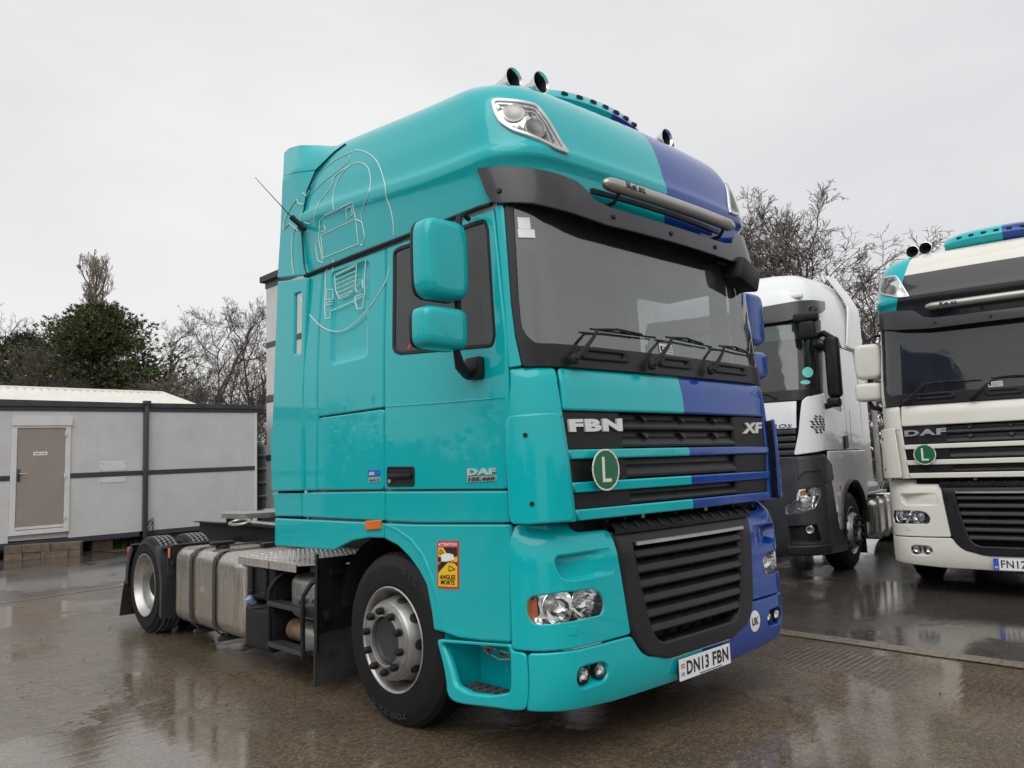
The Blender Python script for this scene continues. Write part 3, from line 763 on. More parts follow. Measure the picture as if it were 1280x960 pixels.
    for (b_, k_, e_) in (((711, 451), (739.5, 414), (816, 423)), ((808, 458), (832.5, 424), (886, 434.5)), ((881.5, 464), (897.5, 434.5), (939, 444.5))):
        pb = smap(WIN, *inv(WIN, b_), .03); pk = smap(WIN, *inv(WIN, k_), .035); pe = smap(WIN, *inv(WIN, e_), .02)
        m_ = MB(); n = V((0, -1, 0)); m_.lathe([(0, .03), (.02, .03), (.03, .018), (.03, .0001)], pb, 'y', 16, Matrix.Rotation(PI, 4, 'Z')); m_.tube([pb+n*.02, pb.lerp(pk, .35)+n*.03, pb.lerp(pk, .7)+n*.028, pk+n*.012], [.017, .013, .01, .008], 8); wp = m_.build('wiper', M['black'], root)
        b0 = pk+(pk-pe).normalized()*.05
        m_ = MB(); m_.tube([b0, pe], .006, 6); m_.tube([pk+n*.012, pk.lerp(pe, .3)+n*.02+V((0, 0, .012)), pk.lerp(pe, .72)+n*.014+V((0, 0, .004))], .007, 6)
        m_.tube([pk.lerp(pe, .12), pk.lerp(pe, .3)+n*.02+V((0, 0, .012)), pk.lerp(pe, .5)], .005, 6); m_.build('wiper_blade', M['black'], wp)
    # stickers on the glass
    for q in ((648, 272, 662, 286), (648, 287, 668, 297)):
        a0, b0 = inv(WIN, (q[0], q[3])); a1, b1 = inv(WIN, (q[2], q[1]))
        o = panel('glass_sticker', WIN, [(a0, b0), (a1, b0), (a1, b1), (a0, b1)], M['cleanwhite'], root, t=.001, e=.0004, off=.0015, r=.002)
        COPY_SKIP.add(o)
    # tax label behind the glass, by the middle wiper
    a0, b0 = inv(WIN, (825, 441)); a1, b1 = inv(WIN, (840, 434))
    wl = panel('windscreen_label', WIN, [(a0, b0), (a1, b0), (a1, b1+.012), (a0, b1+.012)], M['cleanwhite'], root, t=.001, e=.0004, off=.0015, r=.002)
    panel('label_mark', WIN, [(a0+.008, b0+.01), (a0+.028, b0+.01), (a0+.028, b1), (a0+.008, b1)], M['ink'], wl, t=.001, e=.0003, off=.0025, r=.006)
    for k in range(3): panel('label_line', WIN, [(a0+.035, b0+.008+k*.014), (a1-.006, b0+.008+k*.014), (a1-.006, b0+.013+k*.014), (a0+.035, b0+.013+k*.014)], M['ink'], wl, t=.001, e=.0003, off=.0025, r=0)
    # ---------------------------------------------------------------- cab side
    def sp(name, pts, mat=P, **k): return panel(name, SIDE, invs(SIDE, pts), mat, root, mirror=True, **k)
    door = [(483, 310), (614.8, 261.5), (631, 420), (633.3, 500), (631.8, 611), (480.5, 611.8), (480.8, 510)]
    win = invs(SIDE, [(491.5, 314), (500, 309), (598, 276.5), (606, 274.5), (610, 284), (619, 420), (615.5, 433), (499, 443), (491, 438)])
    sp('door', door, holes=[win], e=.008, step=.09, hr=.03)
    wi = [tuple(p) for p in inset(rpoly(win, .03, step=.05), .012)]; wo = [tuple(p) for p in inset(rpoly(win, .03, step=.05), -.006)]
    panel('window_seal', SIDE, wo, M['black'], root, [[tuple(p) for p in inset(rpoly(win, .03, step=.05), .018)]], t=.02, e=.006, off=.003, r=0, hr=0, mirror=True)
    panel('door_window', SIDE, wi, M['sideglass'], root, t=.004, e=.001, off=-.006, r=0, mirror=True)
    sp('cab_side_panel', [(404.5, 339), (481, 311), (478.8, 509), (397.2, 520.5), (399.8, 400)], holes=[invs(SIDE, [(414, 341), (461.3, 324.5), (460, 446), (413, 457)])], e=.008, hr=.05)
    rc = invs(SIDE, [(414, 341), (461.3, 324.5), (460, 446), (413, 457)])
    pocket('side_recess', SIDE, rc, .018, P, root, .02, hr=.05, mirror=True)
    sp('rear_corner_strip', [(385.5, 345.5), (403, 339.5), (398.5, 400), (396, 522), (395, 612.8), (377.8, 613.2), (378.5, 500)], e=.012)
    sp('locker_hatch', [(397.3, 523), (478.8, 511.5), (478.6, 611.6), (396.3, 612.4)], e=.008, r=.03)
    sp('side_sill', [(377.8, 616.2), (478.8, 614.6), (479.2, 650.5), (377.8, 646)], e=.008)
    sp('door_skirt', [(481, 614.6), (632, 613.8), (634.6, 653.2), (522, 653.4), (481, 651)], e=.012)
    m_ = MB()
    slot_w = invs(SIDE, [(367.8, 367), (377, 364.5), (375.8, 442), (366.8, 444)])
    def bul(a, z): return V((-(1.262-.018*sstep(1.84, 1.875, z)), -a, z))
    RANGE[bul] = (-3.1, -2.2, .9, 3.1)
    panel('side_fairing', bul, invs(bul, [(346.5, 352), (384, 347), (378, 500), (376.8, 613.2), (339, 614), (340, 530)]), P, root, [invs(bul, [(367.8, 367), (377, 364.5), (375.8, 442), (366.8, 444)])], e=.01, mirror=True, hr=.02)
    panel('fairing_backing', SIDE, [(-2.84, 1.05), (-2.46, 1.05), (-2.46, 1.46), (-2.84, 1.46)], M['dark'], root, t=.01, e=.002, off=-.03, mirror=True)
    panel('fairing_foot', SIDE, invs(SIDE, [(340, 616.5), (376.5, 616.5), (376.5, 645.5), (343, 645), (342.5, 628)]), P, root, e=.01, mirror=True)
    sp('lower_skirt', [(343, 648), (478.5, 654), (478.5, 672.5), (461.7, 671.8), (440, 675.5), (425, 683), (417, 688), (342.8, 682)], e=.012)
    arch = [(480, 673), (497, 682), (511, 696), (523.6, 713.5), (532.5, 731), (539, 765), (541.5, 787)]
    def fair(s, z): return V((-(1.242+.012*sstep(.62, .56, z)), -s, z))
    RANGE[fair] = (-2.2, -.2, .3, 1.3)
    panel('step_fairing', fair, invs(fair, [(480.2, 654.6), (518, 656), (634.4, 656), (635, 700), (635.6, 803), (600, 800.5), (572, 796.5), (553, 790)]+list(reversed(arch))), P, root, e=.012, mirror=True, step=.05, t=.035)
    rid = [smap(SIDE, *inv(SIDE, q), .002) for q in [(481, 656), (497, 662), (515, 675), (530, 695), (541, 722), (548, 752), (551, 787)]]
    m_ = MB(); m_.tube(rid, [.004, .008, .01, .01, .01, .009, .006], 8); mirror_obj(m_.build('arch_crease', P, root))
    # inner wheel housing
    m_ = MB(); m_.box((-.62, .75, .3), (-.6, 2.2, 1.0)); mirror_obj(m_.build('splash_plate', M['dark'], root))
    m_ = MB(); c = V((0, AXF, .5)); n = 18
    for (x0, x1) in ((-1.21, -.62),):
        A = [(c.y+.60*math.cos(PI*k/n), .62+.62*math.sin(PI*k/n)*.8) for k in range(n+1)]
        m_.add([V((x0, a, b)) for a, b in A]+[V((x1, a, b)) for a, b in A], [(i, i+1, n+2+i, n+1+i) for i in range(n)]+[tuple(n+1+i for i in range(n+1))])
    mirror_obj(m_.build('wheel_housing', M['dark'], root))
    # belt crease
    cr = [smap(SIDE, *inv(SIDE, q), -.001) for q in ((482, 508.5), (560, 503), (631, 497))]
    m_ = MB(); m_.tube(cr, .005, 6); mirror_obj(m_.build('belt_crease', P, root))
    # drip rail
    dr = [smap(SIDE, *inv(SIDE, q), .006) for q in ((382, 345), (440, 321.5), (520, 291), (600, 260), (615, 255.5))]
    m_ = MB(); m_.tube(dr, .014, 8); mirror_obj(m_.build('drip_rail', M['black'], root))
    # door handle
    h0 = invs(SIDE, [(484.5, 583), (518.5, 583), (518.5, 607.5), (484.5, 608)])
    panel('handle_recess', SIDE, h0, M['black'], root, [[tuple(p) for p in inset(rpoly(h0, .02), .012)]], t=.012, e=.004, off=.008, r=.02, hr=.01, mirror=True)
    pocket('handle_well', SIDE, [tuple(p) for p in inset(rpoly(h0, .02), .011)], .0, M['dark'], root, .001, off=.004, mirror=True)
    a0, b0 = h0[0]; a1, b1 = h0[1]
    m_ = MB(); m_.box((-1.262, -a0-.02, (b0+h0[2][1])/2-.012), (-1.25, -a1+.02, (b0+h0[2][1])/2+.014), .006); mirror_obj(m_.build('door_handle', M['black'], root))
    m_ = MB(); m_.lathe([(-1.247, .013), (-1.256, .012), (-1.256, .0001)], (0, -a0-.035, (b0+h0[2][1])/2-.03), 'x', 14); mirror_obj(m_.build('door_lock', M['silver'], root))
    # side marker lamp
    mk0 = invs(SIDE, [(458.5, 651), (477, 650), (477, 661), (458.5, 662.5)])
    panel('marker_lamp', SIDE, mk0, M['amber'], root, t=.02, e=.006, off=.016, r=.006, mirror=True)
    # cab rear wall, floor, lining
    m_ = MB(); m_.box((-1.2, 2.40, 1.0), (1.2, 2.43, 3.2)); m_.build('cab_rear_wall', P, root)
    m_ = MB(); m_.box((-1.2, .4, 1.10), (1.2, 2.39, 1.16)); m_.build('cab_floor', M['interiordark'], root)
    m_ = MB(); m_.box((-1.19, .42, 3.02), (1.19, 2.39, 3.05)); m_.build('headlining', M['interior'], root)
    m_ = MB(); m_.box((-1.15, 2.1, 1.17), (1.15, 2.38, 1.9), .03); m_.build('bunk', M['interior'], root)
    lin = [(-2.39, 1.17), (-.40, 1.17), (-.40, 2.95), (-2.39, 2.95)]
    panel('side_lining', SIDE, lin, M['interior'], root, [[tuple(p) for p in inset(rpoly(win, .03, step=.06), -.012)]], t=.01, e=.002, off=-.05, r=.01, hr=0, mirror=True, step=.2)
    m_ = MB(); m_.box((-1.1, .42, 1.17), (1.1, .75, 2.02), .05); m_.box((-1.1, .28, 1.9), (1.1, .6, 2.06), .05); m_.box((-.95, .5, 1.98), (-.3, .8, 2.14), .06); m_.build('dashboard', M['interiordark'], root)
    m_ = MB(); pts = []
    q = Euler((math.radians(-55), 0, 0)).to_matrix()
    for k in range(25): w = 2*PI*k/24; pts.append(V((-.62, .98, 2.12))+q @ V((.235*math.cos(w), .235*math.sin(w), 0)))
    m_.tube(pts, .016, 8, cap=False); m_.tube([V((-.62, .98, 2.12)), V((-.62, .75, 1.9))], .04, 8)
    for w in (.3, PI-.3, -PI/2): m_.tube([V((-.62, .98, 2.12)), V((-.62, .98, 2.12))+q @ V((.23*math.cos(w), .23*math.sin(w), 0))], .018, 6)
    sw = m_.build('steering_wheel', M['interiordark'], root)
    for sx in (-.62, .62):
        m_ = MB(); m_.box((sx-.25, 1.25, 1.55), (sx+.25, 1.75, 1.7), .05); m_.box((sx-.24, 1.68, 1.6), (sx+.24, 1.83, 2.42), .06); m_.box((sx-.14, 1.72, 2.42), (sx+.14, 1.82, 2.66), .05); m_.box((sx-.15, 1.3, 1.16), (sx+.15, 1.7, 1.55)); m_.build('seat', M['seat'], root)
    m_ = MB(); m_.box((-1.15, .45, 2.72), (1.15, .95, 3.0), .06); m_.build('overhead_locker', M['interior'], root)
    m_ = MB(); m_.box((-1.16, .42, 1.17), (-1.13, .55, 2.9)); mirror_obj(m_.build('pillar_trim', M['interior'], root))
    # ---------------------------------------------------------------- step unit
    H = invs(LOW, [(545, 799.5), (600, 803.5), (637.5, 806), (638.6, 814.5), (657.2, 817), (656.8, 888.5), (620, 885), (580, 880.5), (565.5, 877), (558, 868)])
    Hh = invs(LOW, [(550.5, 803.5), (634, 808.5), (637, 815.5), (637, 867), (612, 871), (585, 868), (567, 858)])
    panel('step_box', LOW, H, P, root, [Hh], t=.03, e=.01, r=.03, hr=.03, mirror=True, step=.05, hwall=.05)
    m_ = MB(); X0, X1, Y0, Y1, Z0, Z1 = -1.225, -1.0, .33, .868, .292, .625
    m_.add([(X0, Y0, Z0), (X0, Y1, Z0), (X0, Y1, Z1), (X0, Y0, Z1), (X1, Y0+.03, Z0), (X1, Y1-.03, Z0), (X1, Y1-.03, Z1), (X1, Y0+.03, Z1)], [(4, 5, 6, 7), (0, 1, 5, 4), (3, 7, 6, 2), (0, 4, 7, 3), (1, 2, 6, 5)]); mirror_obj(m_.build('step_well', P, root, 0))
    zt_ = on((600, 860), 0, -1.15).z
    y0, y1 = on((572, 864), 2, .32).y, on((638, 866), 2, .32).y
    m_ = MB(); m_.box((-1.222, .84, .296), (-1.02, .42, .308), .004)
    for i in range(6):
        for j in range(3): m_.box((-1.205+j*.06, .81-i*.065, .308), (-1.165+j*.06, .765-i*.065, .316))
    mirror_obj(m_.build('step_tread', M['treadplate'], root, 20))
    m_ = MB(); m_.box((-1.2, .36, .628), (-.9, .95, .66)); mirror_obj(m_.build('step_roof', M['black'], root))
    # small crossed-flag decal inside the step
    fl = [(598.5, 805), (637.5, 816), (637.5, 824.5), (625, 825), (607, 815)]
    def INN(a, z): return V((-1.002, -a, z))
    RANGE[INN] = (-1.2, -.2, .2, .8)
    fo_ = invs(INN, fl); dc = panel('flag_decal', INN, fo_, M['signcream'], root, t=.001, e=.0005, off=.002, r=.0); COPY_SKIP.add(dc)
    COPY_SKIP.add(panel('decal_field', INN, [tuple(p) for p in inset(rpoly(fo_, 0, step=.5), .006)], M['tealmat'], dc, t=.001, e=.0003, off=.0035, r=0))
    for q in ([(608, 808.5), (612, 809.5), (616, 818.5), (612, 817.5)], [(616, 809.5), (618, 811), (608.5, 815.5), (607.5, 813.5)], [(619, 809.5), (622, 810.5), (630, 819), (628, 819.5)], [(626, 816), (637, 820.5), (637, 823), (626, 818.5)]):
        COPY_SKIP.add(panel('decal_bar', INN, invs(INN, q), M['red'], dc, t=.001, e=.0002, off=.005, r=0))
    # ---------------------------------------------------------------- visor
    vt = invs(VIS, [(595, 210.5), (650, 207.5), (700, 217.5), (722, 226), (733, 236), (745, 250), (765, 259.5), (800, 270)])
    vb = invs(VIS, [(597, 216), (606, 240), (613, 250.5), (622, 254), (640, 253), (665, 254), (700, 262), (730, 271), (760, 281.5)])
    zmid_t = vt[-1][1]; zmid_b = vb[-1][1]
    half = list(reversed(vb))+vt
    half = [(-.0-.3, zmid_b)]+[p for p in reversed(vb)]+vt+[(-.3, zmid_t)]
    panel('sun_visor', VIS, sym(half), M['visor'], root, t=.012, e=.005, r=.02, step=.06)
    vbs = sorted(vb); n = 30; row0, row1 = [], []
    for k in range(n+1):
        a = -1.12+2.24*k/n; zb3 = tab(-abs(a), vbs) if abs(a) > abs(vbs[-1][0]) else zmid_b
        row0.append(smap(VIS, a, zb3+.012, -.011)); row1.append(smap(WIN, max(-1.14, min(1.14, a)), 2.95, .006))
    m_ = MB(); m_.add(row0+row1, [(i, i+1, n+2+i, n+1+i) for i in range(n)]); m_.build('visor_underside', M['black'], root)
    for px in ((624, 238.5), (767, 271), (839, 292), (894, 309)):
        a, b = inv(VIS, px); c = smap(VIS, a, b, 0); q = (smap(VIS, a, b, 1)-c).to_track_quat('Z', 'Y').to_matrix().to_4x4()
        m_ = MB(); m_.lathe([(0, .016), (.006, .015), (.01, .009), (.008, .0001)], c, 'z', 14, q); m_.build('screw', M['black'], root)
    # strip lamp and bar above the visor
    m_ = MB(); n = 16
    for k in range(n):
        xa, xb = -.66+1.32*k/n, -.66+1.32*(k+1)/n
        f = lambda x: V((x, .115+.10*(x/1.24)**2, 3.035))
        a, b = f(xa), f(xb); m_.prism([a+V((0, 0, -.012)), a+V((0, .02, -.012)), a+V((0, .02, .016)), a+V((0, 0, .016))], b-a)
    m_.build('marker_strip', M['black'], root)
    pl, pr_ = on((737, 228), 1, .04), on((905, 277), 1, .04)
    xb_ = (abs(pl.x)+abs(pr_.x))/2; zb_ = (pl.z+pr_.z)/2
    n = 22; pts = []; rad = []
    for e_ in [0, .004, .01, .02, .035, .055, .08]+[.08+(2*xb_-.16)*k/n for k in range(1, n)]+[2*xb_-q for q in (.08, .055, .035, .02, .01, .004, 0)]:
        x = -xb_+e_; ee = min(e_, 2*xb_-e_); pts.append(V((x, .03+.07*(x/1.24)**2, zb_+.012))); rad.append(.041*math.sqrt(max(.004, 1-max(0, 1-ee/.08)**2)))
    m_ = MB(); m_.tube(pts, rad, 16); bar = m_.build('light_bar', M['satinbar'], root)
    for x in (-.55, .55):
        m_ = MB(); m_.tube([V((x, .04, zb_-.02)), V((x, .08, zb_-.07)), V((x, .15, zb_-.075))], .012, 6); m_.build('bracket', M['black'], bar)
    lp = [(773, 234.5), (791, 240)]
    def bart(u, v, d, x0=-.5, x1=-.36):
        x = x0+(x1-x0)*u; w = math.radians(-38+34*(1-v)-20); return V((x, .05+.07*(x/1.24)**2-(.0425+d)*math.cos(w+.35), zb_+(.0425+d)*math.sin(-w-.35+.0)))
    lettering('bar_lettering', 'Kelsa', lambda u, v, d: V((-.53+.17*u, .03+.07*(.44/1.24)**2-(.0434)*math.cos(math.radians(-20+62*v)), zb_+.012+.0434*math.sin(math.radians(-20+62*v)))), M['ink'], bar, 0, .035, 0)
    lettering('bar_lettering', 'Kelsa', lambda u, v, d: V((xb_-.24+.15*u, .03+.07*((xb_-.16)/1.24)**2-(.0434)*math.cos(math.radians(-16+52*v)), zb_+.012+.0434*math.sin(math.radians(-16+52*v)))), M['steel'], bar, 0, .01, .2)
    # ---------------------------------------------------------------- roof shell
    zs = [2.93, 2.98, 3.04, 3.1, 3.13, 3.15, 3.165, 3.18, 3.2, 3.215, 3.23, 3.25, 3.28, 3.32, 3.37, 3.42, 3.47, 3.52, 3.56, 3.6, 3.63, 3.66, 3.685, 3.705, 3.722, 3.738, 3.752, 3.764, 3.775]
    nf, nc, ns = 14, 12, 18; rings = []
    for z in zs:
        w, yf = tab(z, RW), tab(z, RY); xs = w-.29; L = PI/2*.29; h = []
        for i in range(nf): h.append(xs*i/nf)
        for i in range(nc): h.append(xs+L*i/nc)
        y0 = yf+.055+.29
        for i in range(ns+1): h.append(xs+L+(2.42-y0)*i/ns)
        pos = [roof_pt(s, z) for s in h]
        rings.append([V((-p.x, p.y, p.z)) for p in reversed(pos[1:])]+pos)
    last = rings[-1]
    for f, dz_ in ((.75, .018), (.5, .032), (.25, .04), (.02, .043)):
        rings.append([V((p.x*f, 2.42-(2.42-p.y)*(1-(1-f)*.35) if p.y < 2.41 else p.y, p.z+dz_)) for p in last])
    L = len(rings[0]); vs_ = [p for r_ in rings for p in r_]
    fs = [(i*L+j, (i+1)*L+j, (i+1)*L+j+1, i*L+j+1) for i in range(len(rings)-1) for j in range(L-1)]
    fs = [tuple(reversed(f)) for f in fs]
    fs += [(i*L, (i+1)*L, (i+1)*L+L-1, i*L+L-1) for i in range(len(rings)-1)]
    bm = bmesh.new(); vv = [bm.verts.new(v) for v in vs_]
    for f in fs: bm.faces.new([vv[i] for i in f])
    bmesh.ops.recalc_face_normals(bm, faces=bm.faces[:])
    me = bpy.data.meshes.new('roof_shell'); bm.to_mesh(me); bm.free(); me.materials.append(P); me.polygons.foreach_set('use_smooth', [True]*len(me.polygons)); me.update(); me.set_sharp_from_angle(angle=math.radians(50))
    inst('roof_shell', me, root)
    # roof lamps
    ro = invs(ROOF, [(613.5, 128), (618, 124.5), (640, 125.5), (667, 130.5), (673, 134.5), (690, 159), (711, 194), (690, 185.5), (640, 165), (624, 154), (617, 142)])
    rin = [tuple(p) for p in inset(rpoly(ro, .03, step=.04), .022)]
    fr_ = panel('roof_lamp_frame', ROOF, ro, M['silver'], root, [rin], t=.02, e=.007, off=.016, r=.03, hr=.0, step=.05); fm = mirror_obj(fr_)
    for dst, sgn in ((fr_, 1), (fm, -1)):
        bp_ = panel('lamp_backing', ROOF, rin, M['reflector'], dst, t=.004, e=.001, off=.004, r=0, step=.04)
        if sgn < 0: o2 = mirror_obj(bp_, dst); bpy.data.objects.remove(bp_)
        ln = panel('lamp_lens', ROOF, rin, M['lens'], dst, t=.002, e=.001, off=.016, r=0, step=.04)
        if sgn < 0: o2 = mirror_obj(ln, dst); bpy.data.objects.remove(ln)
        for px, rad in (((642, 142.5), .062), ((668, 161.5), .062)):
            a, b = inv(ROOF, px); c = smap(ROOF, a, b, .004); q = (smap(ROOF, a, b, 1)-c).to_track_quat('Z', 'Y').to_matrix().to_4x4()
            m_ = MB(); m_.lathe([(.0, rad), (.006, rad), (.008, rad*.9), (.003, rad*.55), (.002, .0001)], c, 'z', 28, q); w = m_.build('lamp_bowl', M['steel'], dst)
            if sgn < 0: mirror_obj(w, dst); bpy.data.objects.remove(w)
    # light box on the roof with small marker lamps
    by = .64; m_ = MB(); n = 20; rows = []
    for k in range(n+1):
        x = -.52+1.04*k/n; ee = 1-abs(x/.53)**4; h = .035+.085*max(0, ee)**.5
        zb2 = 3.75; yy = by-.10+.12*(x/.62)**2
        rows.append([V((x, yy+.12, zb2)), V((x, yy+.03, zb2+.03)), V((x, yy-.01, zb2+.05+h*.3)), V((x, yy+.02, zb2+.06+h*.75)), V((x, yy+.1, zb2+.075+h)), V((x, yy+.35, zb2+.06+h*.8)), V((x, yy+.6, zb2+.04))])
    L = 7; m_.add([p for r_ in rows for p in r_], [(i*L+j, (i+1)*L+j, (i+1)*L+j+1, i*L+j+1) for i in range(n) for j in range(L-1)]+[tuple(range(L)), tuple(n*L+j for j in reversed(range(L)))])
    bx_ = m_.build('roof_light_box', P, root, 50)
    for k in range(7):
        x = -.36+.12*k; yy = by-.10+.12*(x/.62)**2; h = .035+.085*max(0, 1-abs(x/.53)**4)**.5
        m_ = MB(); m_.box((x-.026, yy-.004, 3.75+.06+h*.42), (x+.026, yy+.02, 3.75+.078+h*.5), .008); m_.build('marker_lamp', M['black'], bx_)
    # horns
    for (x, y) in ((-.84, .66), (-.69, .58), (.60, .58), (.74, .66)):
        zr = {-.84: 3.805, -.69: 3.80, .60: 3.80, .74: 3.805}[x]
        q = Euler((math.radians(90), 0, 0)).to_matrix().to_4x4()
        m_ = MB(); m_.lathe([(-.5, .02), (-.5, .03), (-.44, .03), (-.4, .012), (-.2, .018), (-.08, .032), (-.02, .055), (0, .07), (.002, .064), (-.05, .036), (-.15, .012), (-.15, .0001)], (x, y-.1, zr), 'z', 24, q)
        m_.tube([V((x, y+.08, zr-.02)), V((x, y+.1, zr-.13))], .012, 6); m_.tube([V((x, y+.3, zr-.02)), V((x, y+.3, zr-.1))], .012, 6); hn = m_.build('air_horn', M['chrome'], root)
        m_ = MB(); m_.lathe([(-.012, .052), (-.06, .03), (-.1, .016), (-.1, .0001)], (x, y-.1, zr), 'z', 24, q); m_.build('horn_throat', M['dark'], hn)
    # ---------------------------------------------------------------- roof side deflector at the rear
    edge = [(432, 179.8), (418, 190), (395, 212.5), (384, 238), (376.5, 282), (380, 330), (383.5, 343.5)]
    panel('roof_side_deflector', FIN, invs(FIN, [(345.8, 347), (349.5, 290), (353.3, 219), (394.8, 212.8)]+edge[3:]), P, root, t=.03, e=.006, r=.004, step=.06, off=-.004, mirror=True)
    panel('deflector_cap', FIN, invs(FIN, [(353.3, 220), (354.5, 191), (361, 184.5), (400, 180.8)]+edge[:3]), P, root, t=.03, e=.008, r=.012, step=.06, mirror=True)
    m_ = MB(); m_.tube([smap(FIN, *inv(FIN, q), .001) for q in edge], .0045, 6); mirror_obj(m_.build('deflector_seal', M['black'], root))
    # aerial
    m_ = MB(); a0 = on((381, 286.5), 0, -1.28); a1 = on((364, 271), 0, -1.36); a2 = on((319, 222), 0, -1.6)
    b0 = on((376, 283), 0, -1.245)
    m_.lathe([(0, .03), (.012, .028), (.02, .015), (.02, .0001)], b0, 'x', 14, Matrix.Rotation(PI, 4, 'Z')); m_.tube([b0, a0], .014, 8); m_.tube([a0, a1], [.018, .02], 10); m_.tube([a1, a2], [.004, .002], 5); ae = m_.build('aerial', M['black'], root)
    # ---------------------------------------------------------------- mirrors
    mx_ = -1.52; c1 = on((550.5, 326), 0, mx_); ym = c1.y
    def head(pxs, nm):
        pts = [on(q, 1, ym) for q in pxs]; x0 = min(p.x for p in pts); x1 = max(p.x for p in pts); z0 = min(p.z for p in pts); z1 = max(p.z for p in pts)
        cx, cz, hx, hz = (x0+x1)/2, (z0+z1)/2, (x1-x0)/2, (z1-z0)/2; m_ = MB(); rows = []; n = 40
        for (sc, dy) in ((.55, -.075), (.8, -.07), (.93, -.055), (.99, -.03), (1, 0), (1, .04)):
            row = []
            for k in range(n):
                w = 2*PI*k/n; ca, sa = math.cos(w), math.sin(w); e = 2/5.0
                row.append(V((cx+hx*sc*math.copysign(abs(ca)**e, ca)-.02*(1-sc), ym+dy+.35*(-(math.copysign(abs(ca)**e, ca)*hx*sc))*.0, cz+hz*(1-(1-sc)*.55*hx/hz*1.2)*math.copysign(abs(sa)**e, sa))))
            rows.append(row)
        m_.add([p for r_ in rows for p in r_], [(i*n+k, i*n+(k+1) % n, (i+1)*n+(k+1) % n, (i+1)*n+k) for i in range(len(rows)-1) for k in range(n)]+[tuple(reversed(range(n)))])
        sh = m_.build(nm, P, root, 60)
        rm = MB(); rw_ = []
        for (sc, dy) in ((1.0, .042), (1.012, .046), (1.012, .064), (.97, .07), (.95, .066), (.93, .05)):
            rw_.append([V((cx+hx*sc*math.copysign(abs(math.cos(2*PI*k/n))**.4, math.cos(2*PI*k/n))-.02*(1-sc), ym+dy, cz+hz*(1-(1-sc)*.66)*math.copysign(abs(math.sin(2*PI*k/n))**.4, math.sin(2*PI*k/n)))) for k in range(n)])
        rm.add([p for r_ in rw_ for p in r_], [(i*n+k, i*n+(k+1) % n, (i+1)*n+(k+1) % n, (i+1)*n+k) for i in range(len(rw_)-1) for k in range(n)]); rmo = rm.build('mirror_rim', M['black'], sh, 60)
        g = MB(); g.prism([V((cx+hx*.92*math.copysign(abs(math.cos(2*PI*k/n))**.4, math.cos(2*PI*k/n)), ym+.05, cz+hz*.92*math.copysign(abs(math.sin(2*PI*k/n))**.4, math.sin(2*PI*k/n)))) for k in range(n)], (0, .004, 0))
        gg = g.build('mirror_glass', M['mirrorglass'], sh)
        s2 = mirror_obj(sh); mirror_obj(gg, s2); mirror_obj(rmo, s2)
    head([(522.5, 326), (578.5, 326), (550, 277), (550, 374.5)], 'mirror_housing'); head([(521, 411), (578, 411), (550, 385), (550, 437)], 'wide_mirror_housing')
    pt = on((574, 270), 1, ym+.02); pb = on((571, 440), 1, ym+.02); br = on((592, 459), 0, -1.27)
    m_ = MB(); m_.tube([V((-1.235, ym+.1, pt.z+.03)), V((-1.3, ym+.06, pt.z+.035)), pt, pb, on((575, 458), 1, ym+.03), on((583, 467), 0, -1.3), V((-1.245, br.y+.02, br.z))], [.014, .016, .017, .02, .028, .03, .024], 10)
    m_.box((-1.285, br.y-.06, br.z-.065), (-1.235, br.y+.07, br.z+.055), .018); mirror_obj(m_.build('mirror_arm', M['black'], root))
    # kerb mirror on the far side
    kc = on((930, 346), 1, .10); m_ = MB(); m_.box((kc.x-.16, kc.y-.06, kc.z-.07), (kc.x+.14, kc.y+.09, kc.z+.09), .025, Matrix.Translation(kc) @ Euler((.12, .22, .12)).to_matrix().to_4x4() @ Matrix.Translation(-kc))
    m_.tube([kc+V((-.1, .02, .06)), kc+V((-.2, .1, .1)), kc+V((-.26, .22, .1))], .022, 8); m_.build('kerb_mirror', M['black'], root)
    return root
